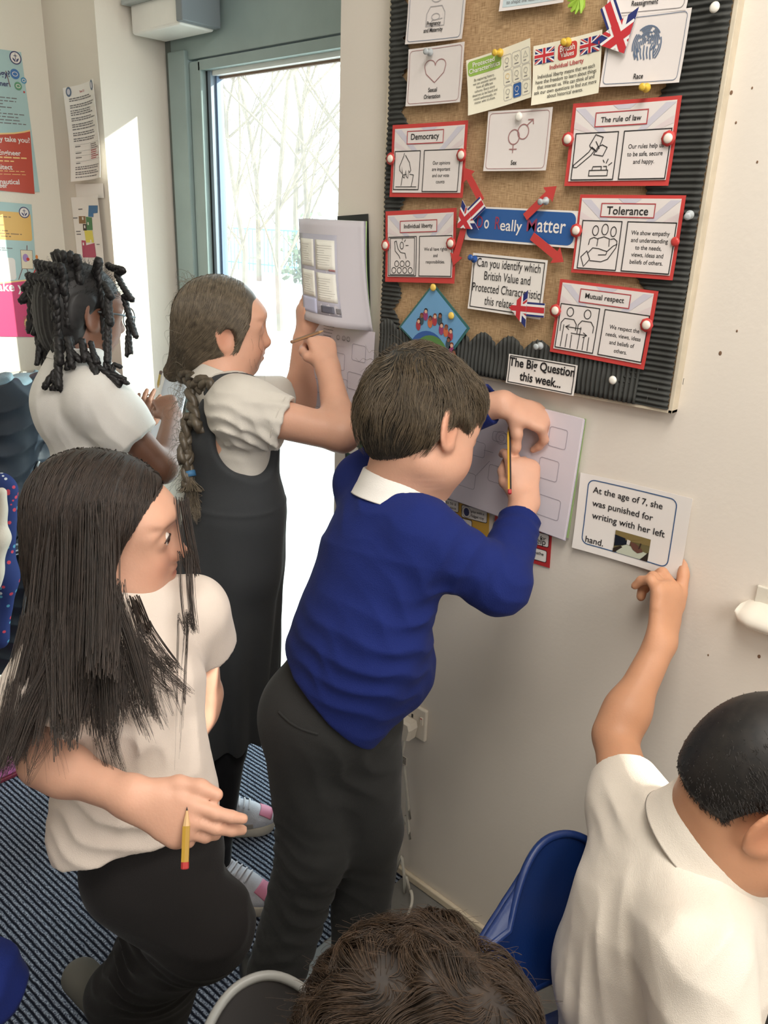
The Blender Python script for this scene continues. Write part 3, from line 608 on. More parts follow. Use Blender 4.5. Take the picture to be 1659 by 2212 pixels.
def p_prot(s):
    s.poly(s.rrect(.02, .04, .54, .31, .006), GREENB, 1); s.text('Protected', .27, .12, .34, .085, PAPER, .012); s.text('Characteristics', .28, .22, .48, .085, PAPER, .012)
    s.lines(['By exploring history,', 'we can uncover stories', 'from all different', 'cultures. Every story', 'deserves to be heard and', 'retold authentically, no', "matter who it's from."], .27, .40, .068, .062, INK, .0, .82)
    k = 0
    for r in range(3):
        for c in range(3):
            x, y = .57 + c * .145, .13 + r * .27; on = (r == 2 and c == 1)
            if on: s.poly(s.rrect(x, y, x + .13, y + .25, .003), BLUEB, 1)
            s.round_line(x, y, x + .13, y + .25, .003, .0006, MIDG)
            q = PAPER if on else GREY
            if k == 1: s.stroke([(x + .065, y + .16), (x + .03, y + .09), (x + .05, y + .06), (x + .065, y + .09), (x + .08, y + .06), (x + .1, y + .09)], .0006, q, 3, True)
            elif k == 2: s.stroke([(x + .03, y + .15), (x + .065, y + .05), (x + .1, y + .15)], .0006, q, 3, True)
            else: s.stroke(arc(x + .06, y + .1, .03, .045), .0006, YEL if k == 3 else q, 3, True); s.stroke([(x + .06, y + .145), (x + .075, y + .17)], .0006, q, 3)
            s.greek(x + .03, y + .19, x + .1, y + .22, 1, q, .6, k); k += 1
card('tilted cream card headed Protected Characteristics with a grid of icons', Z1((415, 290), (718, 178), (722, 465), (428, 545)), None, None, p_prot, Y=-.033, paper=CREAMP, bow=.004)
def p_brit(s):
    s.flag(.03, .07, .31, .32); s.flag(.69, .07, .98, .32); s.poly(s.rrect(.36, .06, .64, .33, .005), REDC, 1)
    s.text('British', .5, .145, .22, .1, PAPER, .015); s.text('Values', .5, .245, .2, .085, PAPER, .015); s.text('Individual Liberty', .5, .42, .5, None, REDI, .018)
    s.lines(['Individual liberty means that we each', 'have the freedom to learn about things', 'that interest us. We can think of and', 'ask our own questions to find out more', 'about historical events.'], .5, .54, .088, .085, INK, .004, .86)
card('tilted cream card headed British Values with two flags', Z1((735, 218), (1057, 143), (1040, 440), (722, 502)), None, None, p_brit, Y=-.0345, paper=CREAMP, bow=.004)
def p_ban(s):
    s.poly(s.rrect(.015, .05, .985, .94, .012), BLUEB, 1); dk = mat('banner_red', (150, 62, 92), .4)
    for tx, cx, w, h, m in (('I', .07, .012, .36, dk), ('D', .14, .055, .36, dk), ('o', .205, .045, .26, PAPER), ('R', .31, .05, .36, dk), ('eally', .435, .2, .43, PAPER), ('M', .62, .085, .36, dk), ('atter', .79, .24, .33, PAPER)):
        base = .62; V = text_geo(tx, .008)[0]; up, dn = V[:, 1].max(), V[:, 1].min(); hh = h
        cy = base - hh * (up + dn) / 2 / (up - dn) if tx != 'eally' else .50
        s.text(tx, cx, cy if tx != 'eally' else .545, w, hh, m, .008)
s = Sheet(Z2((410, 55), (937, 78), (922, 255), (405, 213)), Y=-.031); s.base(PAPER); p_ban(s); put(s.build('banner'), 'blue banner with the words I Do Really Matter in the board centre', 'banner')
def plain(label, px, rows, y0, dy, th, name, bold, Y=-.032, wid=.9, cx=.5):
    s = Sheet(px, Y=Y, bow=.002); s.base(PAPER); s.box_line(.03, .05, .97, .95, .0016, INK); s.lines(rows, cx, y0, dy, th, INK, bold, wid); put(s.build(name), label, 'notice')
plain('white notice asking Can you identify which British Value, blue pin at its corner', Z2((452, 277), (800, 310), (757, 590), (413, 535)), ['Can you identify which', 'British Value and', 'Protected Characteristic', 'this relates to?'], .17, .22, .2, 'question_notice', .0, wid=.68)
plain('white notice reading The Big Question this week at the bottom of the board', Z2((614, 752), (937, 805), (918, 950), (599, 885)), ['The Big Question', 'this week...'], .28, .44, .4, 'question_title', .02, -.031, .86)

# ---- globe diamond
dq = [(936, 611), (1015, 709), (950, 800), (862, 706)]
P4 = [at_y(x, y, -.031) for x, y in dq]; t = thing('globe_picture', 'diamond shaped blue picture of children on a globe at the lower left of the board', 'picture', sum(P4) / 4)
def diamond(shr, Y, m, mb):
    c = sum(P4) / 4; V = [c + (p - c) * shr for p in P4]
    for v in V: v[1] = Y
    mb.add(V + [v + np.array([0, .0008, 0]) for v in V], [(0, 1, 2, 3), (7, 6, 5, 4), (0, 4, 5, 1), (1, 5, 6, 2), (2, 6, 7, 3), (3, 7, 4, 0)], m)
m_ = MB(); diamond(1, -.031, mat('teal_card', (58, 110, 108), .6), m_); m_.build('backing_card', t)
s = Sheet([(862, 611), (1015, 611), (1015, 800), (862, 800)], Y=-.0322); D_ = [(p @ s.u, p @ s.v) for p in [q - s.c for q in P4]]; dcl = [(.5 + a / s.w * .93, .5 + b / s.h * .93) for a, b in D_]
s.poly(dcl, mat('picture_sky', (112, 164, 206), .5), 0)
for cx, cy, rx, ry, cc in ((.40, .80, .26, .26, (50, 92, 160)), (.45, .84, .25, .25, (88, 134, 72))): s.poly(clip_poly(arc(cx, cy, rx, ry, n=28), dcl), mat('globe_%d' % cc[0], cc, .5), 1 if cc[0] == 50 else 2)
rg = random.Random(8)
for k in range(12):
    a = math.radians(-115 + k * 11); x, y = .43 + .30 * math.cos(a) * (1 + .1 * (k % 3)), .74 + .34 * math.sin(a) * (1 + .12 * (k % 3))
    s.poly(arc(x - .01, y + .045, .035, .06, n=10), mat('kid_%d' % (k % 4), [(170, 60, 70), (60, 80, 90), (150, 62, 110), (200, 110, 70)][k % 4], .6), 3)
    s.poly(arc(x, y - .012, .026, .028, n=10), mat('kidhair_%d' % (k % 3), [(60, 40, 36), (120, 60, 40), (40, 34, 36)][k % 3], .6), 4); s.poly(arc(x, y, .02, .022, n=10), mat('kidface_%d' % (k % 2), [(222, 176, 150), (140, 92, 70)][k % 2], .6), 5)
for k in range(5): s.stroke(arc(.34 + .05 * k, .76 + .05 * (k % 3), .014, .02), .002, REDI, 4)
s.build('printed_picture', t)

# ---- arrows
def arrow(label, tail, tip, wd, head, mode='red', Y=-.036):
    A, B = at_y(*tail, Y), at_y(*tip, Y); d = B - A; L = np.linalg.norm(d); d /= L; n = np.cross(d, [0, 1, 0]); N = np.array([0, -.0006, 0])
    q = lambda a, b: A + d * a + n * b
    if mode == 'red':
        hl = head; P = [q(0, -wd / 2), q(L - hl, -wd / 2), q(L - hl, -head * .75), q(L, 0), q(L - hl, head * .75), q(L - hl, wd / 2), q(0, wd / 2)]
        mb = MB(); m = len(P); mb.add(P + [p - N * 1.5 for p in P], [tuple(range(m)), tuple(range(2 * m - 1, m - 1, -1))] + [(i, (i + 1) % m, m + (i + 1) % m, m + i) for i in range(m)], REDC)
        put(mb.build('red_arrow', origin=(A + B) / 2), label, 'arrow', 'red card arrows on the notice board')
    else:
        s = Sheet([tail] * 4, Y=Y); hw = head * .9
        s.frame([q(0, -hw), q(L, -hw), q(L, hw), q(0, hw)]); s.thick = .0006
        f = lambda a, b: (a / L, .5 + b / (2 * hw)); hl = head
        if s.u @ d < 0: f = lambda a, b: (1 - a / L, .5 - b / (2 * hw))
        sh = [f(0, -wd / 2), f(L - hl * .8, -wd / 2), f(L - hl * .8, wd / 2), f(0, wd / 2)]; hd = [f(L - hl, -hw), f(L, 0), f(L - hl, hw)]
        for c in (sh, hd): s.mb.add([s.P(*p, 0) for p in c] + [s.P(*p, -2) for p in c], [tuple(range(len(c))), tuple(range(2 * len(c) - 1, len(c) - 1, -1))] + [(i, (i + 1) % len(c), len(c) + (i + 1) % len(c), len(c) + i) for i in range(len(c))], PAPER)
        xs = [p[0] for p in hd]; e = hw * 1.15 / s.w
        hx = f(L - hl * .55, 0)[0]
        s.poly(hd, mat('print_navy', (38, 48, 112), .5), .5); s.flag(hx - hl * .85 / s.w, .5 - .36, hx + hl * .85 / s.w, .5 + .36, [hd], 0.0, 1)
        x0, x1 = sorted((f(0, 0)[0], f(L - hl, 0)[0]))
        for lo, hi, m in ((-.5, .5, 'print_navy'), (-.36, .36, 'print_white'), (-.2, .2, 'print_red')):
            c = [(x0, .5 + lo * wd / (2 * hw)), (x1, .5 + lo * wd / (2 * hw)), (x1, .5 + hi * wd / (2 * hw)), (x0, .5 + hi * wd / (2 * hw))]; s.poly(c, MATS[m], {'print_navy': 1, 'print_white': 2, 'print_red': 3}[m])
        put(s.build('flag_arrow'), label, 'arrow', 'arrows cut from printed flags')
arrow('red arrow pointing up left to the Democracy poster', (1040, 434), (1002, 362), .013, .02)
arrow('red arrow pointing up right towards the law poster', (1134, 469), (1202, 402), .013, .02)
arrow('red arrow pointing down right below the blue banner', (1149, 510), (1217, 566), .014, .02)
arrow('red arrow pointing down beside the Individual liberty poster', (1002, 490), (979, 574), .013, .02)
arrow('flag arrow pointing down across the Race card corner', (1313, 8), (1349, 116), .026, .045, 'flag', -.040)
arrow('flag arrow pointing down left at the end of the blue banner', (1043, 437), (988, 492), .024, .036, 'flag', -.039)
arrow('flag arrow pointing left over the question notice', (1176, 671), (1101, 664), .024, .036, 'flag', -.040)

# ---- pins
def pin(kind, x, y, label, col):
    p = at_y(x, y, -.037); t = MB(); m = mat('pin_' + kind, col, .3)
    ax = np.array([random.uniform(-.25, .25), -1, random.uniform(-.2, .25)])
    if kind in ('yellow', 'blue', 'clear'): t.lathe([(.001, -.006), (.0065, 0), (.0065, .002), (.0036, .004), (.0034, .011), (.0052, .014), (.0052, .016), (.002, .0168)], p, ax, m, 14)
    elif kind == 'ring':
        t.lathe([(.0112, 0), (.0112, .0012), (.004, .0013)], p, (0, -1, 0), REDC, 8); t.lathe([(.007, .001), (.0072, .002), (.005, .0038), (.002, .0044)], p, (0, -1, 0), mat('pin_cream', (238, 226, 212), .3), 16)
    else: t.lathe([(.001, -.006), (.0068, 0), (.0072, .001), (.005, .003), (.002, .0036)], p, (0, -1, 0), m, 16)
    put(t.build('push_pin', None, True, origin=p), label, 'pin', {'ring': 'white pins on red card washers', 'flat': 'round flat pins'}.get(kind, 'push pins in the notice board'))
Yc, Wc, Bc, Cc = (222, 184, 66), (240, 236, 226), (40, 82, 150), (178, 184, 186)
for k, x, y, l, c in [('yellow', 1081, 114, 'yellow push pin in the Protected Characteristics card', Yc), ('yellow', 1227, 91, 'yellow push pin in the British Values card', Yc), ('yellow', 1397, 190, 'yellow push pin under the Race card', Yc),
    ('flat', 1544, 16, 'round white pin in the black border, top right', Wc), ('flat', 1324, 821, 'round white pin in the black border below the Mutual respect poster', Wc), ('flat', 1121, 252, 'white pin at the top of the Sex card', Wc),
    ('flat2', 936, 621, 'round yellow pin at the top of the globe diamond', (236, 200, 96)), ('flat2', 975, 682, 'round yellow pin in the middle of the globe diamond', (236, 200, 96)),
    ('blue', 1025, 560, 'blue push pin at the corner of the question notice', Bc), ('clear', 1167, 747, 'clear grey push pin in bare hessian above the Big Question notice', Cc), ('clear', 1490, 464, 'clear grey push pin in the black border beside Tolerance', Cc), ('clear', 929, 113, 'clear push pin standing in for a shadow smudge above the heart card', Cc), ('clear', 1180, 434, 'clear push pin in the red arrow pointing up right', Cc),  # the pin above the heart card is added over a smudge of shadow
    ('ring', 844, 343, 'white pin with red washer, left of the Democracy poster', Wc), ('ring', 997, 335, 'white pin with red washer, right of the Democracy poster', Wc), ('ring', 1227, 301, 'white pin with red washer, left of the law poster', Wc), ('ring', 1444, 299, 'white pin with red washer, right of the law poster', Wc),
    ('ring', 1245, 498, 'white pin with red washer, left of the Tolerance poster', Wc), ('ring', 833, 530, 'white pin with red washer, left of the Individual liberty poster', Wc), ('ring', 974, 526, 'white pin with red washer, right of the Individual liberty poster', Wc), ('ring', 1200, 671, 'white pin with red washer, left of the Mutual respect poster', Wc), ('ring', 1397, 702, 'white pin with red washer, right of the Mutual respect poster', Wc),
    ('flat3', 1459, 522, 'plain red round pin right of the Tolerance poster', (198, 64, 60))]: pin(k, x, y, l, c)
m_ = MB(); cpt = at_y(1256, -4, -.032)
for k in range(7):
    a = 2.2 + k * .45; d = np.array([math.cos(a), 0, -abs(math.sin(a))]); m_.tube([cpt, cpt + d * .012, cpt + d * .022 + [0, -.004, 0]], [.006, .005, .001], mat('green_foam', (160, 196, 70), .6), 6)
put(m_.build('paper_leaf', origin=cpt), 'bright green cut-out leaf at the top edge of the board', 'decoration')

# ---- sheets on the bare wall
s = Sheet([(1260, 1017), (1497, 1080), (1472, 1247), (1236, 1183)], Y=-.004, bow=.004); s.base(PAPER); bl = mat('border_blue', (52, 88, 132), .5)
s.round_line(.085, .06, .88, .90, .012, .0018, bl)
for i, (tx, w, cx, cy) in enumerate((('At the age of 7, she', .63, .45, .19), ('was punished for', .555, .42, .36), ('writing with her left', .665, .485, .52), ('hand.', .17, .205, .835))): s.text(tx, cx, cy, w, None, INK, .008)
ph = [(.385, .62, .705, .90)]
for x0, y0, x1, y1 in ph:
    C_ = lambda n, c: mat('photo_' + n, c, .4)
    s.rect(x0, y0, x1, y1, C_('olive', (110, 100, 66)), 2)
    f = lambda ps: [(x0 + (x1 - x0) * a, y0 + (y1 - y0) * b) for a, b in ps]
    s.poly(f([(0, 0), (1, 0), (1, .3), (.4, .34), (0, .5)]), C_('ochre', (132, 114, 70)), 3); s.poly(f([(0, .2), (.42, .28), (.4, .5), (.02, .72)]), C_('navy', (26, 30, 40)), 4)
    s.poly(f([(.36, .28), (.46, .3), (.44, .52), (.36, .5)]), C_('cuff', (214, 210, 204)), 5); s.poly(f([(.04, .8), (.36, .52), (.98, .66), (.78, 1), (.12, 1)]), C_('page', (196, 200, 180)), 4)
    s.poly(f([(.46, .34), (.62, .36), (.8, .52), (.84, .64), (.7, .76), (.56, .66), (.48, .5)]), C_('skin', (104, 70, 58)), 6); s.stroke(f([(.76, .28), (.72, .56)]), .002, C_('pen', (60, 44, 40)), 7); s.poly(f([(.98, .6), (1, .6), (1, 1), (.8, 1)]), C_('dark', (50, 40, 32)), 5); s.poly(f([(0, .84), (.2, .64), (.26, .68), (.06, 1), (0, 1)]), C_('dark', (50, 40, 32)), 5)
put(s.build('quote_sheet'), 'white sheet reading At the age of 7, she was punished for writing', 'notice')

def zone_card(label, px, col, items, Y=-.003):
    s = Sheet(px, Y=Y); s.base(mat('card_' + label[:6], col, .4))
    for x0, y0, x1, y1, rows, ic in items:
        s.poly(s.rrect(x0, y0, x1, y1, .004), PAPER, 1); s.round_line(x0, y0, x1, y1, .004, .0012, INK, 2)
        for i, tx in enumerate(rows): s.text(tx, x0 + (x1 - x0) * .64, y0 + (y1 - y0) * (.36 + .36 * i), (x1 - x0) * .5, None, INK, .004)
        s.stroke(arc(x0 + (x1 - x0) * .2, (y0 + y1) / 2, .012 / s.w, .012 / s.h, n=14), .0008, GREY, 2, True); s.poly(arc(x0 + (x1 - x0) * .2, (y0 + y1) / 2, .007 / s.w, .009 / s.h, n=10), mat('icon_' + ic, {'brown': (150, 110, 60), 'navy': (50, 56, 100), 'red': (150, 60, 56)}[ic], .5), 3)
    put(s.build('zone_card'), label, 'card', 'feelings cards on the wall under the book')
zone_card('yellow card reading go to a safe space and play with a fidget toy', [(930, 1020), (1064, 1052), (1050, 1170), (918, 1136)], (206, 160, 62), [(.16, .4, .52, .6, ['go to a', 'safe space'], 'brown'), (.57, .44, .97, .66, ['play with a', 'fidget toy'], 'navy'), (.38, .68, .74, .93, ['draw, write', 'or talk'], 'brown')])
zone_card('red card reading ask for help, below the book', [(1075, 1062), (1200, 1092), (1184, 1226), (1062, 1190)], (186, 52, 54), [(.08, .36, .48, .62, ['take a', 'break'], 'red'), (.52, .48, .96, .68, ['ask for', 'help'], 'navy'), (.5, .74, .94, .93, ['breathe'], 'navy')])
s = Sheet([(757, 461), (809, 468), (795, 1012), (721, 1005)], Y=-.004); s.base(mat('chart_black', (34, 36, 38), .4))
for y0, y1, c in ((.025, .085, 'chart_red'), (.085, .2, 'chart_yellow'), (.2, .99, 'chart_green')): s.rect(.08, y0, .88, y1, mat(c, {'chart_red': (196, 60, 66), 'chart_yellow': (214, 178, 84), 'chart_green': (30, 84, 62)}[c], .4), 1)
s.stroke(arc(.8, .06, .12, .012, n=12), .003, FAINT, 2)
for k in range(3): s.rect(.14, .86 + .045 * k, .5, .895 + .045 * k, PAPER, 2, 1); s.box_line(.14, .86 + .045 * k, .5, .895 + .045 * k, .0012, INK, 3)
put(s.build('feelings_chart'), 'tall black-edged red, yellow and green chart on the wall edge by the door', 'chart')

# ---- left wall posters and sheets
M_TEAL = mat('poster_teal', (176, 206, 206), .4, .05, 4); M_PRED = mat('poster_red', (196, 82, 66), .4); M_ORNG = mat('poster_orange', (234, 190, 110), .4); M_PINK = mat('poster_pink', (214, 62, 116), .4); NAVY = mat('emblem_navy', (66, 66, 108), .4); CREAM2 = mat('poster_cream', (244, 206, 140), .4)
def emblem(s, cx, cy, r):
    rx, ry = r / s.w, r / s.h
    s.poly(arc(cx, cy, rx, ry, n=28), PAPER, 2); s.stroke(arc(cx, cy, rx * .92, ry * .92, n=28), r * .17, NAVY, 3, True)
    s.stroke([(cx, cy - ry * .62), (cx, cy + ry * .3)], r * .1, NAVY, 3); s.stroke([(cx - rx * .3, cy - ry * .3), (cx + rx * .3, cy - ry * .3)], r * .1, NAVY, 3)
    for g in (-1, 1): s.poly([(cx + g * rx * .06, cy + ry * .68), (cx + g * rx * .1, cy + ry * .3), (cx + g * rx * .52, cy - ry * .02), (cx + g * rx * .5, cy + ry * .24), (cx + g * rx * .3, cy + ry * .5)], NAVY, 3)
def lf(s, x, y):       # photograph pixel -> fraction of this sheet
    r = ray(x, y); t = ((s.c - CAM) @ s.n) / (r @ s.n); p = CAM + r * t - s.c; return (.5 + p @ s.u / s.w, .5 + p @ s.v / s.h)
s = Sheet([(-110, 100), (57, 108), (75, 420), (-110, 402)], X=XL + .003, bow=0); s.base(M_TEAL)
Q = lambda *ps: [lf(s, *p) for p in ps]
s.poly(Q((-110, 300), (-40, 295), (0, 289), (30, 289), (52, 286), (65, 283), (75, 419), (-110, 401)), M_PRED, 1); s.stroke(Q((-110, 300), (-40, 295), (0, 289), (30, 288), (52, 285), (65, 282)), .004, CREAM2, 2)
emblem(s, *lf(s, 33, 125), .017)
def lt(tx, x, y, w, m, bold=.02): a, b = lf(s, x, y), lf(s, x + w, y); s.text(tx, a[0] + (b[0] - a[0]) / 2, a[1], b[0] - a[0], None, m, bold, 4)
lt('technology?', -62, 152, 82, NAVY); lt('designer', -30, 178, 48, NAVY); lt('technology take you?', -62, 297, 125, PAPER, .02); lt('Design Engineer', -48, 328, 92, PAPER); lt('Architect', -28, 359, 54, PAPER); lt('Aeronautical', -32, 391, 73, PAPER); lt('Engineer', -32, 401, 48, PAPER)
for x, y, r, c in ((32, 160, .0135, (74, 122, 180)), (51, 174, .0085, (84, 150, 186)), (39, 186, .011, (104, 160, 124))): cx, cy = lf(s, x, y); s.poly(arc(cx, cy, r / s.w, r / s.h), mat('badge_%d' % c[0], c, .4), 2); s.stroke(arc(cx, cy, r * .55 / s.w, r * .4 / s.h), .0016, PAPER, 3, True)
a, b = lf(s, -105, 198), lf(s, 58, 275); s.greek(a[0], a[1], b[0], b[1], 9, GREY, .3, 4)
for y in (336, 344, 366, 373, 408): a, b = lf(s, -100, y), lf(s, 58, y + 4); s.greek(a[0], a[1], b[0], b[1], 1, CREAM2, .8, y, .5)
cx, cy = lf(s, 52, 199); s.poly(arc(cx, cy, .0028 / s.w, .0028 / s.h, n=10), REDC, 2); s.stroke(Q((12, 153), (22, 188)), .0022, mat('brush_brown', (120, 70, 66), .5), 3)
put(s.build('subject_poster'), 'teal and red technology poster on the left wall, the upper one', 'poster', 'subject posters on the left wall')
s = Sheet([(-110, 432), (70, 437), (87, 729), (-110, 726)], X=XL + .003, bow=0); s.base(M_TEAL)
Q = lambda *ps: [lf(s, *p) for p in ps]
a, b = lf(s, -110, 447), lf(s, 70, 521); s.poly(s.rrect(a[0], a[1], b[0], b[1], .008), M_ORNG, 1); emblem(s, *lf(s, 52, 459), .016)
a, b = lf(s, -110, 452), lf(s, 62, 518); s.greek(a[0], a[1], b[0] * .92, b[1], 9, mat('brown_print', (150, 120, 90), .5), .35, 6)
s.poly(Q((-110, 614), (0, 612), (40, 607), (79, 603), (87, 728), (-110, 726)), M_PINK, 1); s.stroke(Q((-110, 614), (0, 612), (40, 607), (79, 603)), .004, CREAM2, 2)
lt('take you', -16, 622, 92, PAPER, .02); cx, cy = lf(s, 66, 698); s.poly(arc(cx, cy, .020 / s.w, .020 / s.h), CREAM2, 2)
a, b = lf(s, 50, 684), lf(s, 82, 714); s.greek(a[0], a[1], b[0], b[1], 7, mat('brown_print', (150, 120, 90), .5), .35, 9, .3)
a, b = lf(s, -100, 530), lf(s, 40, 545); s.greek(a[0], a[1], b[0], b[1], 2, GREY, .4, 3)
a, b = lf(s, -110, 552), lf(s, 36, 605); s.poly(s.rrect(a[0], a[1], b[0], b[1], .01), PAPER, 1)
a, b = lf(s, 44, 540), lf(s, 72, 581); s.rect(a[0], a[1], b[0], b[1], mat('canvas_cream', (232, 222, 196), .5), 2); s.box_line(a[0], a[1], b[0], b[1], .001, mat('brush_brown', (120, 70, 66), .5), 3)
cx, cy = lf(s, 55, 557); s.poly(arc(cx, cy, .009 / s.w, .012 / s.h), mat('paint_lilac', (168, 140, 196), .5), 3); cx, cy = lf(s, 60, 560); s.poly(arc(cx, cy, .005 / s.w, .005 / s.h), REDC, 4)
for p, q in (((58, 530), (58, 540)), ((48, 581), (40, 604)), ((58, 581), (66, 604)), ((70, 560), (80, 592))): s.stroke(Q(p, q), .002, mat('brush_brown', (120, 70, 66), .5), 3)
s.stroke(Q((70, 596), (80, 575)), .004, REDC, 3); cx, cy = lf(s, 79, 555); s.poly(arc(cx, cy, .004 / s.w, .006 / s.h), mat('paint_orange', (226, 140, 70), .5), 3)
put(s.build('subject_poster'), 'teal, orange and pink art poster on the left wall, the lower one', 'poster', 'subject posters on the left wall')
s = Sheet([(149, 191), (212, 170), (228, 385), (163, 393)], Y=-.01, bow=.012); s.base(PAPER)
for fx, fy in ((.13, .05), (.9, .05)): s.poly(arc(fx, fy, .012 / s.w, .013 / s.h, n=16), SLATE, 2); s.poly(arc(fx, fy, .007 / s.w, .008 / s.h, n=12), LILAC, 3)
s.text('Year 2/3', .5, .07, .16, None, REDI, .01)
for k, (y0, n) in enumerate(((.12, 2), (.19, 2), (.245, 3), (.325, 2), (.39, 2), (.44, 1), (.48, 2), (.54, 2), (.845, 2), (.9, 2), (.955, 1))): s.greek(.12, y0, .93, y0 + .022 * n, n, GREY, .5, 20 + k, .25)
for y in (.61, .68, .73, .79): s.stroke([(.14, y), (.95, y)], .0006, MIDG); s.greek(.14, y + .012, .3, y + .026, 1, GREY, .8, int(y * 99))
s.stroke([(.56, .61), (.56, .79)], .0006, MIDG); s.greek(.6, .62, .93, .68, 3, GREY, .5, 77); s.greek(.6, .685, .93, .79, 5, REDI, .5, 78)
put(s.build('printed_letter'), 'white printed sheet curling off the wall between the poster and the door', 'notice')
s = Sheet([(163, 398), (222, 396), (224, 428), (165, 428)], Y=-.004); s.base(PAPER); put(s.build('blank_sheet'), 'blank white sheet mostly hidden behind the curling printed sheet', 'notice')
s = Sheet([(161, 425), (221, 424), (226, 590), (172, 592)], Y=-.006, bow=.006); s.base(PAPER)
for ps, c in (([(192, 444), (215, 444), (214, 460), (203, 461), (203, 469), (191, 468)], (50, 110, 160)), ([(172, 467), (185, 467), (186, 483), (173, 483)], (140, 106, 70)), ([(186, 468), (199, 470), (201, 497), (188, 497)], (70, 128, 80)), ([(180, 484), (188, 484), (188, 498), (181, 498)], (60, 44, 44)), ([(183, 498), (200, 498), (204, 524), (187, 524)], (226, 212, 92)), ([(178, 519), (186, 520), (187, 530), (205, 525), (210, 556), (182, 556)], (176, 66, 96))):
    s.poly([lf(s, *p) for p in ps], mat('plan_%d_%d' % c[:2], c, .5), 2)
for x, y in ((202, 449), (180, 472), (191, 483), (184, 490), (197, 521), (182, 527)): a, b = lf(s, x - 1.6, y - 3), lf(s, x + 1.6, y + 3); s.rect(a[0], a[1], b[0], b[1], PAPER, 3, 1)
for x, y in ((175, 452), (166, 471), (172, 500), (173, 506), (214, 528)): a, b = lf(s, x - 4, y - 1), lf(s, x + 4, y + 1); s.rect(a[0], a[1], b[0], b[1], GREY, 2, 1)
put(s.build('site_plan'), 'white sheet with a coloured floor plan of blue, green, yellow and pink blocks', 'notice')
# ------------------------------------------------------------------ exercise books
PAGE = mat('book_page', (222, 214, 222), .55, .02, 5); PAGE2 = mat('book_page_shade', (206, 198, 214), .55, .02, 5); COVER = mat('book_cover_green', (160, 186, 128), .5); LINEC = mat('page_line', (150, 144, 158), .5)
def boxes(s, px, r=.006):
    for q in px:
        a, b = lf(s, q[0], q[1]), lf(s, q[2], q[3]); s.round_line(a[0], a[1], b[0], b[1], r, .0008, LINEC)
# the book the boy in blue writes in
px = [(952, 828), (1262, 905), (1219, 1165), (932, 1062)]
bk = thing('exercise_book', 'open exercise book held flat on the wall under the hands of the boy in blue', 'book', at_y(1090, 990, -.02))
s = Sheet([(962, 832), (1268, 908), (1226, 1160), (942, 1066)], Y=-.007); s.thick = .001; s.base(COVER); s.build('cover', bk)
for k, (dy, dx) in enumerate(((-.0125, 2), (-.0175, 0))):
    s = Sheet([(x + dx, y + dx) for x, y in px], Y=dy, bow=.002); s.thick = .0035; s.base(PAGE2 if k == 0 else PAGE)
    if k:
        for q in ((1002, 945, 1046, 990), (969, 1006, 1025, 1058), (1058, 1002, 1100, 1052), (1168, 986, 1203, 1042), (1152, 1062, 1207, 1125), (1066, 930, 1104, 962), (1190, 920, 1222, 972)):
            a, b = lf(s, q[0], q[1]), lf(s, q[2], q[3]); s.round_line(a[0], a[1] - .0, b[0], b[1], .005, .0008, LINEC)
        for p0, p1 in (((1046, 972), (1066, 978)), ((1028, 1028), (1058, 996)), ((1104, 950), (1120, 960))): s.stroke([lf(s, *p0), lf(s, *p1)], .0007, LINEC)
        cx, cy = lf(s, 1084, 946)
        for r_ in (.013, .006): s.stroke(arc(cx, cy, r_ / s.w, r_ / s.h), .0007, LINEC, 2, True)
    s.build('page' if k else 'page_block', bk)
# the book of the girl in the pinafore: one leaf hanging down over the page she writes on
bk = thing('exercise_book', 'exercise book on the wall edge with its upper leaf curling forward', 'book', at_y(735, 700, -.02))
s = Sheet([(652, 690), (808, 712), (800, 952), (645, 893)], Y=-.018, bow=.002); s.thick = .002; s.base(PAGE)
boxes(s, ((722, 760, 744, 801), (716, 812, 750, 846), (752, 802, 782, 846), (762, 742, 790, 784), (676, 790, 700, 822), (663, 840, 700, 882), (762, 872, 796, 915)), .005)
for x, y in ((731, 729), (743, 731), (753, 733)):
    cx, cy = lf(s, x, y); r_ = .0052; s.stroke(arc(cx, cy, r_ / s.w, r_ / s.h, n=14), .0007, INK, 2, True); s.stroke(arc(cx, cy + .001 / s.h, r_ * .55 / s.w, r_ * .5 / s.h, 20, 160, 6), .0006, INK)
    for g in (-1, 1): s.stroke([(cx + g * .0016 / s.w, cy - .002 / s.h), (cx + g * .0016 / s.w, cy - .0008 / s.h)], .0008, INK)
a, b = lf(s, 700, 702), lf(s, 724, 735); s.greek(a[0], a[1], b[0], b[1], 4, GREY, .2, 3)
s.build('page', bk)
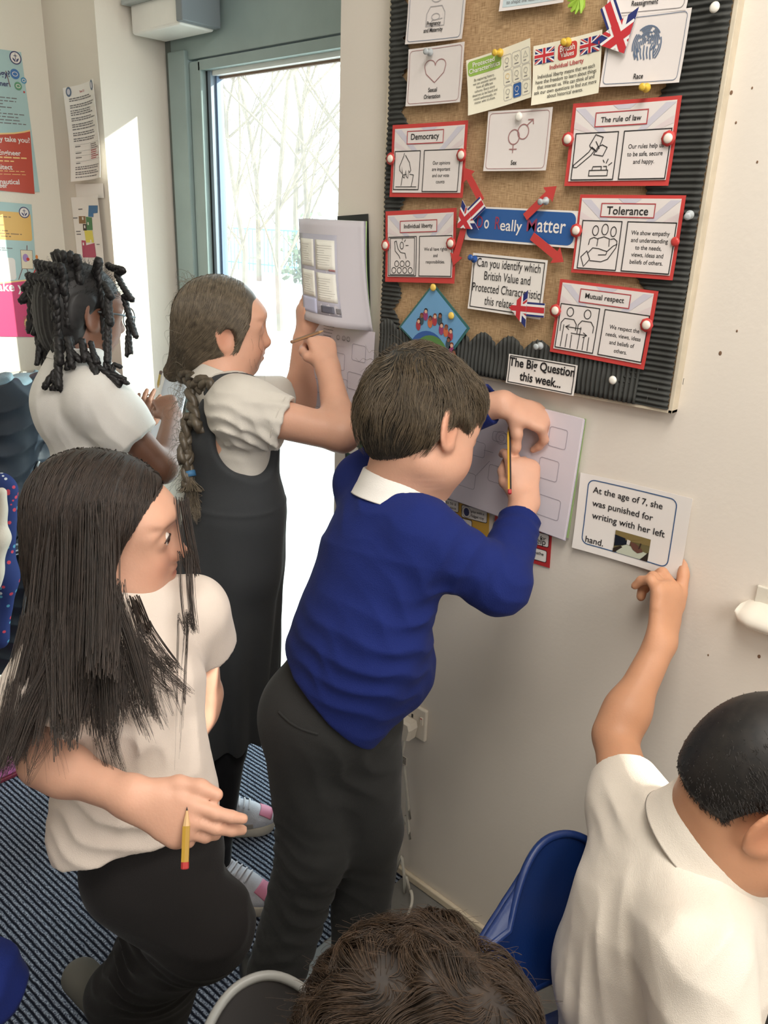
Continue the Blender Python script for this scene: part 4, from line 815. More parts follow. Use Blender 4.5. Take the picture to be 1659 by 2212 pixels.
def leaf(dx, dY, m, name, printed=False):
    TL, TR, BR, BL = at_y(645 + dx, 472, -.045 + dY), at_y(784 + dx * .4, 478, -.018 + dY * .5), at_y(806, 716, -.016 + dY * .3), at_y(658 + dx, 690, -.085 + dY)
    def P(a, b, lay=0):
        p = (TL * (1 - a) + TR * a) * (1 - b) + (BL * (1 - a) + BR * a) * b; out = np.array([.25, -1, 0]) / 1.03
        return p + out * (.030 * math.sin(math.pi * min(1, a * 1.05)) ** 1.0 * (.6 + .4 * b) + .012 * math.sin(math.pi * b) * a) + out * lay * .0005
    mb = MB(); mb.grid(lambda a, b: P(a, b), 24, 16, m)
    if printed:
        def rc(x0, y0, x1, y1, mm, l): mb.grid(lambda a, b: P(x0 + (x1 - x0) * a, y0 + (y1 - y0) * b, l), 6, 6, mm)
        G = mat('page_grey_print', (178, 176, 188), .5); Wp = mat('page_cream_print', (232, 230, 220), .5)
        rc(.0, .14, .66, .90, G, 1); rc(.03, .19, .29, .45, Wp, 2); rc(.33, .19, .63, .47, Wp, 2); rc(.03, .49, .29, .74, Wp, 2); rc(.33, .5, .63, .77, Wp, 2); rc(.0, .755, .3, .9, mat('page_lilac_print', (188, 190, 214), .5), 2)
        rc(.38, .81, .57, .875, mat('page_dark_print', (92, 92, 104), .5), 3); rc(.6, .82, .66, .87, GREY, 3); rc(.54, .46, .63, .475, ROSE, 3)
        rg = random.Random(2)
        for x0, y0, x1, n in ((.36, .24, .6, 9), (.36, .55, .6, 9), (.06, .24, .27, 8), (.06, .54, .27, 8)):
            for k in range(n): rc(x0, y0 + k * .022, x0 + (x1 - x0) * rg.uniform(.5, 1), y0 + k * .022 + .005, mat('page_faint_print', (204, 202, 196), .5), 3)
    o = mb.build(name, bk, True, .0008)
PAGET = translucent('thin_page', (236, 232, 236), .45)
leaf(0, 0, PAGET, 'curling_leaf', True); leaf(6, .008, PAGET, 'loose_leaf'); leaf(14, .016, mat('page_purple', (150, 140, 160), .55), 'loose_leaf'); leaf(22, .024, COVER, 'cover')
# the pad of the girl with braids, leaning on the door frame
bk = thing('writing_pad', 'white paper pad held against the door frame by the girl with braids', 'pad', at_y(340, 870, .1))
s = Sheet([(282, 786), (398, 820), (386, 962), (268, 945)], Y=.14); s.frame([at_y(282, 786, .12), at_y(398, 820, .17), at_y(386, 962, .10), at_y(268, 945, .05)]); s.thick = .004; s.base(translucent('pad_paper', (230, 234, 242), .4))
for q in ([(300, 812), (318, 816), (325, 825)], [(284, 826), (316, 834), (320, 840), (312, 852)], [(312, 876), (326, 872), (336, 878)], [(318, 908), (330, 912), (338, 905)]): s.stroke([lf(s, *p) for p in q], .0012, LINEC)
s.build('page', bk)
# ------------------------------------------------------------------ figures: smooth blended volumes meshed with surface nets
class Vol:
    def __init__(s, lo, hi, h):
        s.lo = np.array(lo, float); s.h = h; s.dim = np.ceil((np.array(hi, float) - s.lo) / h).astype(int) + 1
        s.d = np.full(s.dim, 1.0, np.float32)
        s.ax = [(s.lo[i] + h * np.arange(s.dim[i])).astype(np.float32) for i in range(3)]
    def win(s, lo, hi):
        a = np.maximum(0, np.floor((np.asarray(lo) - s.lo) / s.h).astype(int)); b = np.minimum(s.dim, np.ceil((np.asarray(hi) - s.lo) / s.h).astype(int) + 1)
        if np.any(b <= a): return None, None
        sl = tuple(slice(a[i], b[i]) for i in range(3))
        return sl, np.meshgrid(*[s.ax[i][sl[i]] for i in range(3)], indexing='ij', sparse=True)
    def put(s, sl, e, k, op):
        d = s.d[sl]
        if op == 'sub': e = -e
        if op == 'add':
            if k > 0: t = np.clip(.5 + .5 * (e - d) / k, 0, 1); r = e + (d - e) * (1 - t) * 0 + 0; r = e * (1 - t) + d * t - k * t * (1 - t); r = np.minimum(r, np.minimum(d, e))
            else: r = np.minimum(d, e)
        else:
            if k > 0: t = np.clip(.5 - .5 * (e - d) / k, 0, 1); r = e * (1 - t) + d * t + k * t * (1 - t); r = np.maximum(r, np.maximum(d, e))
            else: r = np.maximum(d, e)
        s.d[sl] = r
    def cone(s, a, b, ra, rb, k=.02, op='add', flat=None, ratio=1.0):
        """round cone; flat = a direction along which the section is ratio times as thick"""
        a = np.asarray(a, float); b = np.asarray(b, float); m = max(ra, rb) * max(1, ratio) + k + 3 * s.h
        sl, g = s.win(np.minimum(a, b) - m, np.maximum(a, b) + m)
        if sl is None: return s
        ab = b - a; L2 = ab @ ab + 1e-12
        p = [g[i] - a[i] for i in range(3)]
        t = np.clip((p[0] * ab[0] + p[1] * ab[1] + p[2] * ab[2]) / L2, 0, 1)
        q = [p[i] - t * ab[i] for i in range(3)]
        r2 = q[0] ** 2 + q[1] ** 2 + q[2] ** 2
        if flat is not None:
            f = np.asarray(flat, float); f = f / np.linalg.norm(f); w = q[0] * f[0] + q[1] * f[1] + q[2] * f[2]; r2 = r2 + w * w * (1 / ratio ** 2 - 1)
            e = (np.sqrt(np.maximum(r2, 1e-12)) - (ra + (rb - ra) * t)) * min(1, (1 + ratio) / 2)
        else: e = np.sqrt(np.maximum(r2, 1e-12)) - (ra + (rb - ra) * t)
        s.put(sl, e.astype(np.float32), k, op); return s
    def chain(s, pts, rs, k=.012, op='add', flat=None, ratio=1.0):
        for i in range(len(pts) - 1): s.cone(pts[i], pts[i + 1], rs[i], rs[i + 1], k, op, flat, ratio)
        return s
    def ell(s, c, r, k=.02, op='add', R=None):
        """ellipsoid; R = 3x3 rows are the axes the radii belong to"""
        c = np.asarray(c, float); r = np.asarray(r, float); R = np.eye(3) if R is None else np.asarray(R, float)
        m = np.sqrt((R.T ** 2) @ (r ** 2)) + k + 3 * s.h; sl, g = s.win(c - m, c + m)
        if sl is None: return s
        p = [g[i] - c[i] for i in range(3)]; a = 0; b = 0
        for j in range(3):
            u = p[0] * R[j][0] + p[1] * R[j][1] + p[2] * R[j][2]; a = a + (u / r[j]) ** 2; b = b + (u / r[j] ** 2) ** 2
        a = np.sqrt(np.maximum(a, 1e-9)); b = np.sqrt(np.maximum(b, 1e-9))
        s.put(sl, (a * (a - 1) / b).astype(np.float32), k, op); return s
    def plane(s, p, n, k=0.0, region=None):
        """cut away what lies on the side n points to"""
        n = np.asarray(n, float); n = n / np.linalg.norm(n); lo, hi = region if region else (s.lo, s.lo + s.h * s.dim)
        sl, g = s.win(lo, hi)
        e = (g[0] - p[0]) * n[0] + (g[1] - p[1]) * n[1] + (g[2] - p[2]) * n[2]
        s.put(sl, np.broadcast_to(e, s.d[sl].shape).astype(np.float32), k, 'max'); return s
    def warp(s, fn, band=4):
        """add a small displacement fn(points) near the surface"""
        m = np.abs(s.d) < band * s.h; I = np.nonzero(m); P = np.stack([s.ax[i][I[i]] for i in range(3)], 1); s.d[m] += fn(P).astype(np.float32); return s
    def grad(s, P):
        return np.stack([(s.at(P + e) - s.at(P - e)) for e in np.eye(3) * s.h], 1)
    def at(s, P):
        q = (np.asarray(P) - s.lo) / s.h; q = np.clip(q, 0, np.array(s.dim) - 1.001); i = q.astype(int); f = q - i; r = 0
        for dx in (0, 1):
            for dy in (0, 1):
                for dz in (0, 1):
                    r = r + s.d[i[:, 0] + dx, i[:, 1] + dy, i[:, 2] + dz] * (f[:, 0] if dx else 1 - f[:, 0]) * (f[:, 1] if dy else 1 - f[:, 1]) * (f[:, 2] if dz else 1 - f[:, 2])
        return r
    def snap(s, P, off=0.0, n=4):
        for _ in range(n):
            g = s.grad(P); l = np.linalg.norm(g, axis=1, keepdims=True) + 1e-9; v = np.clip(s.at(P) - off, -.03, .03); P = P - g / l * v[:, None]
        return P
    def mesh(s, keep=True):
        d = s.d; neg = d < 0
        c = [neg[:-1, :-1, :-1]]; cnt = np.zeros(np.array(d.shape) - 1, np.int8)
        for dx in (0, 1):
            for dy in (0, 1):
                for dz in (0, 1): cnt += neg[dx:d.shape[0] - 1 + dx, dy:d.shape[1] - 1 + dy, dz:d.shape[2] - 1 + dz]
        act = (cnt > 0) & (cnt < 8); idx = np.full(act.shape, -1, np.int32); I = np.nonzero(act); n = len(I[0]); idx[I] = np.arange(n)
        acc = np.zeros((n, 3)); num = np.zeros(n)
        E = [(0, 0, 0, 1, 0, 0), (0, 1, 0, 1, 1, 0), (0, 0, 1, 1, 0, 1), (0, 1, 1, 1, 1, 1), (0, 0, 0, 0, 1, 0), (1, 0, 0, 1, 1, 0), (0, 0, 1, 0, 1, 1), (1, 0, 1, 1, 1, 1), (0, 0, 0, 0, 0, 1), (1, 0, 0, 1, 0, 1), (0, 1, 0, 0, 1, 1), (1, 1, 0, 1, 1, 1)]
        for e in E:
            a = d[I[0] + e[0], I[1] + e[1], I[2] + e[2]]; b = d[I[0] + e[3], I[1] + e[4], I[2] + e[5]]; m = (a < 0) != (b < 0)
            t = np.where(m, a / np.where(m, a - b, 1), 0)
            for j in range(3): acc[:, j] += np.where(m, e[j] + (e[3 + j] - e[j]) * t, 0)
            num += m
        V = (np.stack(I, 1) + acc / num[:, None]) * s.h + s.lo
        Q = []
        for axis in range(3):
            o = [i for i in range(3) if i != axis]
            A = neg[tuple(slice(0, -1) if i == axis else slice(1, -1) for i in range(3))]; B = neg[tuple(slice(1, None) if i == axis else slice(1, -1) for i in range(3))]
            J = np.nonzero(A != B); 
            if not len(J[0]): continue
            fl = A[J]; base = [J[i] + (0 if i == axis else 1) for i in range(3)]
            q = []
            for du, dv in ((0, 0), (1, 0), (1, 1), (0, 1)):
                k = list(base); k[o[0]] = k[o[0]] - 1 + du; k[o[1]] = k[o[1]] - 1 + dv; q.append(idx[k[0], k[1], k[2]])
            q = np.stack(q, 1)
            if axis == 1: fl = ~fl
            q = np.where(fl[:, None], q, q[:, ::-1]); Q.append(q)
        Q = np.concatenate(Q)
        return V, Q
    def build(s, name, material, parent=None, colors=None, relax=1):
        V, Q = s.mesh()
        for _ in range(relax):       # light smoothing of the grid steps
            a = np.zeros_like(V); n = np.zeros(len(V))
            for i in range(4):
                np.add.at(a, Q[:, i], V[Q[:, (i + 1) % 4]] + V[Q[:, i - 1]]); np.add.at(n, Q[:, i], 2)
            V = V * .5 + a / np.maximum(n, 1)[:, None] * .5
        o = mesh_np(name, V, Q, material, parent)
        if colors is not None:
            ca = o.data.color_attributes.new('tint', 'FLOAT_COLOR', 'POINT'); c = np.ones((len(V), 4), np.float32); c[:, :3] = colors(V); ca.data.foreach_set('color', c.ravel())
        return o
def mesh_np(name, V, Q, material, parent=None, smooth=True):
    me = bpy.data.meshes.new(name); n = len(Q); w = Q.shape[1]
    o0 = np.zeros(3) if parent is not None else V.mean(0)
    me.vertices.add(len(V)); me.vertices.foreach_set('co', (V - o0).astype(np.float32).ravel())
    me.loops.add(n * w); me.loops.foreach_set('vertex_index', Q.astype(np.int32).ravel())
    me.polygons.add(n); me.polygons.foreach_set('loop_start', np.arange(0, n * w, w, dtype=np.int32)); me.polygons.foreach_set('loop_total', np.full(n, w, np.int32))
    me.polygons.foreach_set('use_smooth', np.full(n, smooth)); me.update(calc_edges=True); me.validate()
    me.materials.append(material); o = bpy.data.objects.new(name, me); o.location = o0.tolist(); link(o, parent); return o

def strands(name, lines, radius, material, parent, tip=.25):
    """hair: lines = array (n, k, 3) of points"""
    lines = np.asarray(lines, np.float32); n, k = lines.shape[:2]
    hc = bpy.data.hair_curves.new(name); hc.add_curves([k] * n)
    hc.attributes['position'].data.foreach_set('vector', lines.ravel())
    ra = hc.attributes.get('radius') or hc.attributes.new('radius', 'FLOAT', 'POINT')
    prof = np.linspace(1, tip, k, dtype=np.float32) if not hasattr(radius, '__len__') else np.asarray(radius, np.float32)
    rr = np.tile(prof * (radius if not hasattr(radius, '__len__') else 1), n); ra.data.foreach_set('value', rr.astype(np.float32))
    hc.materials.append(material); o = bpy.data.objects.new(name, hc); link(o, parent); return o
def comb(vol, P, flow, steps, ds, off, keep=None, jitter=.0, lift=None):
    """trace hair along the surface of a volume: flow(points, step) gives the way it lies"""
    P = vol.snap(np.asarray(P, float), off); out = [P.copy()]
    for i in range(steps):
        f = flow(P, i / steps); g = vol.grad(P); g /= np.linalg.norm(g, axis=1, keepdims=True) + 1e-9
        f = f - g * (f * g).sum(1, keepdims=True); f /= np.linalg.norm(f, axis=1, keepdims=True) + 1e-9
        o = off + (lift(i / steps) if lift else 0); d = ds if not hasattr(ds, '__len__') else np.asarray(ds)[:, None]
        P = vol.snap(P + f * d, o, 2); out.append(P.copy())
    return np.stack(out, 1)
def unit(v): v = np.asarray(v, float); return v / np.linalg.norm(v)
def basis(fwd, up):
    """rows: right, forward, up of a head or body that looks along fwd"""
    f = unit(fwd); r = unit(np.cross(f, up)); return np.array([r, f, np.cross(r, f)])
def wav(P, d, per, ph=0.0): return np.sin((P @ unit(d)) * (2 * math.pi / per) + ph)
def hairmat(name, dark, light, rough=.42, scale=90):
    m = bpy.data.materials.new(name); m.use_nodes = True; n = m.node_tree.nodes; L = m.node_tree.links; b = n['Principled BSDF']
    hi = n.new('ShaderNodeHairInfo'); cr = n.new('ShaderNodeValToRGB'); e = cr.color_ramp.elements; e[0].color = lin(dark) + (1,); e[1].color = lin(light) + (1,)
    tc = n.new('ShaderNodeTexCoord'); nz = n.new('ShaderNodeTexNoise'); nz.inputs['Scale'].default_value = scale; L.new(tc.outputs['Object'], nz.inputs[0])
    ad = n.new('ShaderNodeMath'); ad.operation = 'MULTIPLY_ADD'; ad.inputs[1].default_value = .55; L.new(hi.outputs['Random'], ad.inputs[0])
    sb = n.new('ShaderNodeMath'); sb.operation = 'MULTIPLY_ADD'; sb.inputs[1].default_value = .9; sb.inputs[2].default_value = -.2; L.new(nz.outputs[0], sb.inputs[0]); L.new(sb.outputs[0], ad.inputs[2]); L.new(ad.outputs[0], cr.inputs[0])
    L.new(cr.outputs[0], b.inputs['Base Color']); b.inputs['Roughness'].default_value = rough; b.inputs['Specular IOR Level'].default_value = .5; return m
def skinmat(name, rgb, sss=.12, rough=.5):
    m = mat(name, rgb, rough, .05, 18, .12, 260, sss=sss, spec=.4); n = m.node_tree.nodes; L = m.node_tree.links; b = n['Principled BSDF']
    src = b.inputs['Base Color'].links[0].from_socket; a = n.new('ShaderNodeVertexColor'); a.layer_name = 'tint'
    mx = n.new('ShaderNodeMix'); mx.data_type = 'RGBA'; mx.blend_type = 'MULTIPLY'; mx.inputs['Factor'].default_value = 1; L.new(src, mx.inputs['A']); L.new(a.outputs[0], mx.inputs['B']); L.new(mx.outputs['Result'], b.inputs['Base Color']); return m
def clothmat(name, rgb, rough=.85, bump=.35, noise=.05, weave=700, sheen=.15): return mat(name, rgb, rough, noise, 9, bump, weave, sheen=sheen, spec=.2)
RH = unit([MR[0][0], MR[0][1], 0]); FH = unit([MR[2][0], MR[2][1], 0]); ZZ = np.array([0, 0, 1.0])   # picture right, away, up (all level)
def rfu(r, f, u=0.0): return unit(RH * r + FH * f + ZZ * u)
def sleeve(v, a, b, ra, rb, hole=0.0, k=.02, flat=None, ratio=1.0, cut=None):
    """cloth tube that ends square at b, hollow at its mouth"""
    a, b = np.asarray(a, float), np.asarray(b, float); d = unit(b - a); m = max(ra, rb) * max(1, ratio) + .03 + k
    b2 = b + d * rb; sl, g = v.win(np.minimum(a, b2) - m, np.maximum(a, b2) + m)
    if sl is None: return
    P = np.stack(np.broadcast_arrays(*g), -1).astype(np.float32); L = np.linalg.norm(b - a)
    q = P - a; t = np.clip(q @ d, 0, L + rb * 2); w = q - t[..., None] * d; r2 = (w * w).sum(-1)
    if flat is not None: f = unit(flat); wf = w @ f; r2 = r2 + wf * wf * (1 / ratio ** 2 - 1)
    e = np.sqrt(r2) - (ra + (rb - ra) * np.minimum(t, L) / L)
    cd_ = unit(cut) if cut is not None else d
    e = np.maximum(e, (P - b) @ cd_)
    if hole > 0:
        q = P - b; tt = q @ d; w = q - tt[..., None] * d; e = np.maximum(e, -np.maximum(np.sqrt((w * w).sum(-1)) - hole, -(tt + .03)))
    v.put(sl, e.astype(np.float32), k, 'add')
def hand(v, W, d, n, t, L, curls, spread=(.16, .03, -.08, -.2), thumb=((.55, .6, .35), (.75, .3, .4), (.8, .1, .4)), k=.0035, r=.052):
    """palm with four separate fingers (index first) and a thumb leaving the side of the palm; n = the way the palm faces"""
    W = np.asarray(W, float); d = unit(d); t = unit(t - d * (np.asarray(t) @ d)); n0 = np.cross(d, t); n = n0 if n0 @ np.asarray(n) > 0 else -n0
    for s_ in (-1, 1): v.cone(W + t * s_ * .06 * L, W + d * .44 * L + t * s_ * .125 * L, .085 * L, .082 * L, .02, flat=n, ratio=.8)
    v.cone(W, W + d * .4 * L, .13 * L, .16 * L, .012, flat=n, ratio=.55)
    v.ell(W + d * .2 * L + t * .12 * L + n * .045 * L, (.085 * L, .085 * L, .07 * L), .012)      # ball of the thumb
    tips = []
    for i in range(4):
        b = W + d * (.46, .49, .47, .42)[i] * L + t * (.155, .052, -.05, -.145)[i] * L - n * .01 * L
        ln = (.40, .45, .42, .34)[i] * L; ang = 0; p = b; pts = [b - d * .12 * L, b]; base = unit(d + t * spread[i])
        for c, f in zip(curls[i], (.44, .31, .25)):
            ang += math.radians(c); p = p + (base * math.cos(ang) + n * math.sin(ang)) * ln * f; pts.append(p)
        rr = [r * L * 1.08, r * L * 1.12, r * L * 1.02, r * L * .92, r * L * .8]
        if i == 3: rr = [x * .88 for x in rr]
        v.chain(pts, rr, k); tips.append(pts)
    p = W + d * .13 * L + t * .11 * L + n * .035 * L; pts = [p]
    for (a, b, c), ln in zip(thumb, (.19, .17, .14)): p = p + unit(d * a + t * b + n * c) * ln * L; pts.append(p)
    v.chain(pts, [.085 * L, .066 * L, .062 * L, .05 * L], .006); tips.append(pts)
    return tips
def nails(tips, n, mb, m, L):
    pass
def head(v, c, B, H, neck=None, nr=.05, ears=True):
    """c = centre of the head, rows of B = right, forward, up; H = chin to crown"""
    c = np.asarray(c, float); r, f, u = B; q = lambda a, b, z: c + (r * a + f * b + u * z) * H
    v.ell(q(0, -.05, .13), np.array([.355, .435, .37]) * H, .02, R=B)
    v.ell(q(0, .13, -.14), np.array([.27, .27, .34]) * H, .05, R=B)
    v.ell(q(0, .25, -.40), np.array([.105, .11, .09]) * H, .04, R=B)
    for s_ in (-1, 1):
        v.ell(q(.165 * s_, .22, -.19), np.array([.125, .14, .14]) * H, .03, R=B)
        v.ell(q(.2 * s_, .02, -.30), np.array([.08, .14, .08]) * H, .05, R=B)          # jaw
    v.ell(q(0, .33, .1), np.array([.2, .06, .05]) * H, .05, R=B)
    for s_ in (-1, 1): v.ell(q(.155 * s_, .43, .0), np.array([.09, .07, .055]) * H, .03, 'sub', R=B)
    for s_ in (-1, 1): v.ell(q(.15 * s_, .345, -.005), np.array([.085, .055, .05]) * H, .012, R=B)     # lids
    v.cone(q(0, .385, .02), q(0, .455, -.145), .028 * H, .04 * H, .02); v.ell(q(0, .47, -.155), np.array([.045, .042, .04]) * H, .012, R=B)
    for s_ in (-1, 1): v.ell(q(.05 * s_, .425, -.165), np.array([.032, .04, .03]) * H, .01, R=B)
    v.ell(q(0, .395, -.268), np.array([.095, .05, .025]) * H, .012, R=B); v.ell(q(0, .385, -.312), np.array([.08, .05, .027]) * H, .012, R=B)
    v.ell(q(0, .455, -.289), np.array([.085, .05, .006]) * H, .006, 'sub', R=B)
    if ears:
        for s_ in (-1, 1):
            R2 = np.array([unit(r * s_ + f * .42), unit(f - r * s_ * .42 + u * .2), unit(u - f * .2)])
            e = q(.375 * s_, -.06, -.035)
            v.ell(e, np.array([.034, .105, .165]) * H, .008, R=R2); v.ell(e + (r * s_ * .032 + f * .012) * H, np.array([.026, .066, .115]) * H, .008, 'sub', R=R2)
            v.ell(q(.34 * s_, .0, -.13), np.array([.03, .045, .05]) * H, .012, R=B); v.ell(q(.345 * s_, .03, -.04), np.array([.018, .018, .03]) * H, .006, R=B)
    if neck is not None: v.cone(q(0, -.13, -.2), neck, nr, nr * 1.12, .035)
    return q
def face_tint(q, B, c, H, lip=(.86, .62, .62), blush=(1.0, .86, .82), brow=None):
    def fn(V):
        P = (V - c) @ np.asarray(B).T / H; C_ = np.ones((len(V), 3))
        def blob(x, y, z, a, b, e, col, hard=2.0):
            w = np.exp(-(((np.abs(P[:, 0]) - x) / a) ** 2 + ((P[:, 2] - z) / b) ** 2 + ((P[:, 1] - y) / e) ** 2) ** hard)[:, None]; C_[:] = C_ * (1 - w) + np.array(col) * w
        blob(.17, .30, -.2, .13, .11, .2, blush, 1.0); blob(0, .47, -.15, .06, .06, .1, blush, 1); blob(.40, -.06, -.04, .08, .16, .14, blush, 1)
        blob(0, .42, -.289, .10, .034, .1, lip, 3.0)
        if brow is not None: blob(.155, .36, .105, .1, .018, .14, brow, 2.0)
        return C_
    return fn
def torso(v, pel, waist, chest, neck, shl, shr, front, wh, ww, wc, dr=.66, rs=.05, k=.04, upr=.72):
    v.chain([pel, waist, chest], [wh, ww, wc], k, flat=front, ratio=dr); up = chest + (neck - chest) * .62
    v.cone(chest, up, wc, wc * upr, k, flat=front, ratio=dr * .92)
    v.chain([shl, neck + (shl - neck) * .35, neck], [rs, rs * .95, rs * 1.05], k); v.chain([shr, neck + (shr - neck) * .35, neck], [rs, rs * .95, rs * 1.05], k)
def folds(items):
    def fn(P):
        o = np.zeros(len(P))
        for c, d, amp, per, rad in items:
            q = P - np.asarray(c); d = unit(d); e = unit(np.cross(d, [.3, .5, .8])); s_ = q @ e; x = q @ d + .012 * np.sin(s_ * 31 + per * 900) + .008 * np.sin(s_ * 67)
            o += amp * (np.abs(np.sin(math.pi * x / per)) - .6) * np.exp(-(q * q).sum(1) / rad ** 2)
        return o
    return fn
def ripple(amp, sc, seed=0):
    rg = np.random.default_rng(seed); D = rg.normal(size=(7, 3)); D /= np.linalg.norm(D, axis=1)[:, None]; ph = rg.uniform(0, 6.3, 7); fr = sc * rg.uniform(.6, 2.2, 7)
    return lambda P: amp * sum(np.sin(P @ D[i] * fr[i] + ph[i] + 1.5 * np.sin(P @ D[(i + 3) % 7] * fr[i] * .5)) / (1 + .25 * i) for i in range(7)) / 3
def collar(name, c, axis, front, r, h, m, parent, gap=.35, fall=1.0, squash=1.0, out=1.25):
    """turned-down polo collar round the neck, open at the front"""
    ax = unit(axis); f = unit(np.asarray(front) - ax * (np.asarray(front) @ ax)); s_ = np.cross(ax, f); mb = MB()
    prof = [(.98, -.25), (.98, .3), (1.0, .92), (1.05, 1.0), (1.1, .95), (1.1 + (out - 1.1) * .5, .45 - .1 * fall), (out, -.12 * fall), (out + .02, -.16 * fall), (out - .03, -.14 * fall), (1.1, .1), (1.06, .2)]
    n = len(prof)
    def P(a, j):
        th = gap + (2 * math.pi - 2 * gap) * a; rr, hh = prof[j]; w = (1 + math.cos(th)) / 2; hh2 = hh - (.5 * w if j > 4 and j < 9 else 0) * .9
        return np.asarray(c) + (f * math.cos(th) * squash + s_ * math.sin(th)) * r * rr + ax * (h * hh2 - w * h * .35)
    N = 48; V = [P(i / N, j) for i in range(N + 1) for j in range(n)]
    mb.add(V, [(i * n + j, i * n + (j + 1) % n, (i + 1) * n + (j + 1) % n, (i + 1) * n + j) for i in range(N) for j in range(n)] + [tuple(range(n)), tuple(N * n + j for j in range(n - 1, -1, -1))], m)
    o = mb.build(name, parent, True); return o
def plait(mb, pts, r, m, seg=7, taper=.5, k3=3, off=.62, fat=.56, pitch=5.2):
    """three strands woven round each other along a path"""
    pts = spline(pts, 9); n = len(pts); P = np.array(pts); d = np.gradient(P, axis=0); d /= np.linalg.norm(d, axis=1)[:, None] + 1e-9
    s_ = np.concatenate([[0], np.cumsum(np.linalg.norm(np.diff(P, axis=0), axis=1))]); a = unit(np.cross(d[0], [.3, .9, .2])); A = []
    for i in range(n): a = a - d[i] * (a @ d[i]); a /= np.linalg.norm(a) + 1e-9; A.append(a.copy())
    A = np.array(A); Bn = np.cross(d, A); w = 2 * math.pi / (r * pitch)
    M = max(n, int(s_[-1] / (r * .45))); S2 = np.linspace(0, s_[-1], M); I = lambda Q: np.stack([np.interp(S2, s_, Q[:, j]) for j in range(3)], 1)
    P2, A2, B2 = I(P), I(A), I(Bn); rr = r * (1 - (1 - taper) * (S2 / s_[-1]) ** 1.5)
    for j in range(k3):
        ph = 2 * math.pi * j / k3; x = np.sin(w * S2 + ph) * rr * off; y = np.sin(2 * (w * S2 + ph)) * rr * off * .55
        mb.tube(list(P2 + A2 * x[:, None] + B2 * y[:, None]), list(rr * fat), m, seg)
def cap_points(v, c, B, H, n, test, seed=1, off=.0):
    """random points over the head volume where test(local coords) holds"""
    rg = np.random.default_rng(seed); D = rg.normal(size=(n * 3, 3)); D /= np.linalg.norm(D, axis=1)[:, None]
    P = v.snap(c + D * H * .45, off, 8); L_ = (P - c) @ np.asarray(B).T / H; k = test(L_); return P[k][:n]
def pencil(name, label, a, b, r=.0036, body=(222, 176, 64), end=(178, 52, 56), stripe=(40, 38, 40)):
    a, b = np.asarray(a, float), np.asarray(b, float); d = unit(b - a); L = np.linalg.norm(b - a); t = thing(name, label, 'pencil', a, 'school pencils held by the children')
    m = mat('pencil_%d_%d' % body[:2], body, .35); ms = mat('pencil_stripe_%d' % stripe[0], stripe, .35)
    x = unit(np.cross(d, [.31, .2, .9])); y = np.cross(d, x); mb = MB(); V = [p + (x * math.cos(k * math.pi / 3) + y * math.sin(k * math.pi / 3)) * r for p in (a + d * .008, b - d * .02) for k in range(6)]
    for k in range(6): mb.add([V[k], V[(k + 1) % 6], V[6 + (k + 1) % 6], V[6 + k]], [(0, 1, 2, 3)], m if k % 2 else (ms if k != 2 else m))
    mb.build('barrel', t); mb = MB(); mb.lathe([(r * .98, .008), (r * 1.0, .001), (r * .7, 0)], a, d, mat('pencil_end_%d' % end[0], end, .4), 10); mb.build('dipped_end', t)
    mb = MB(); mb.lathe([(r * .98, 0), (r * .25, .017)], b - d * .02, d, mat('pencil_wood', (206, 168, 120), .6), 8); mb.lathe([(r * .25, 0), (.0002, .004)], b - d * .003, d, INK, 8); mb.build('point', t); return t
# ------------------------------------------------------------------ boy in the blue jumper, leaning to write on the wall
SKIN = skinmat('skin_fair', (212, 163, 138)); WHITE = clothmat('white_polo', (232, 228, 222)); BLUE = clothmat('royal_blue_jumper', (27, 40, 102), .9, .4, .06, 500, .03); BLACKT = clothmat('charcoal_trousers', (47, 47, 46), .9, .3, .05, 600, .1)
hips = dep(705, 1530, 1.44); waist = dep(760, 1370, 1.40); chest = dep(830, 1190, 1.37); neckb = dep(852, 1080, 1.365)
shL = dep(785, 1045, 1.445); shR = dep(908, 1158, 1.295)
elR = dep(1078, 1258, 1.335); wrR = dep(1133, 1085, 1.425); cuffR = dep(1124, 1120, 1.415)
elL = dep(945, 905, 1.49); wrL = dep(1085, 872, 1.43); cuffL = dep(1062, 872, 1.435)
hc = dep(909, 926, 1.335); HB = basis(rfu(.80, .52, -.42), unit(ZZ * 1 - RH * .1 + FH * .25)); HH = .222
frontC = unit(np.cross(shL - shR, neckb - hips)); 
if frontC @ RH < 0: frontC = -frontC
kneeN = dep(678, 1830, 1.52); ankN = dep(570, 2190, 1.64); kneeF = dep(790, 1790, 1.58); ankF = dep(770, 2130, 1.76)
lo = np.array([-1.25, -.72, 0.0]); hi = np.array([-.55, -.012, 1.45])
v = Vol(lo, hi, .003)
v.chain([hips, waist, chest], [.09, .085, .095], .03, flat=frontC, ratio=.7); v.cone(chest, neckb, .09, .05, .03)
for s_, e_, w_ in ((shR, elR, wrR), (shL, elL, wrL)): v.cone(chest, s_, .05, .045, .03); v.chain([s_, e_], [.042, .035], .02); v.cone(e_, w_, .035, .0235, .015, flat=None)
for h_, k_, a_ in ((hips - RH * .03, kneeN, ankN), (hips + RH * .05, kneeF, ankF)): v.chain([h_, k_, a_], [.075, .05, .032], .02)
q = head(v, hc, HB, HH, neckb, .046)
# writing hand: gripping the pencil, back of the hand to us
dR = unit(dep(1128, 985, 1.45) - wrR)
tR = hand(v, wrR, dR, FH + RH * .1, -RH + ZZ * .1, .152, ((22, 38, 25), (46, 60, 40), (56, 65, 40), (60, 65, 40)), (.14, .02, -.05, -.12), ((.8, .5, .35), (.95, .0, .35), (.95, -.3, .3)))
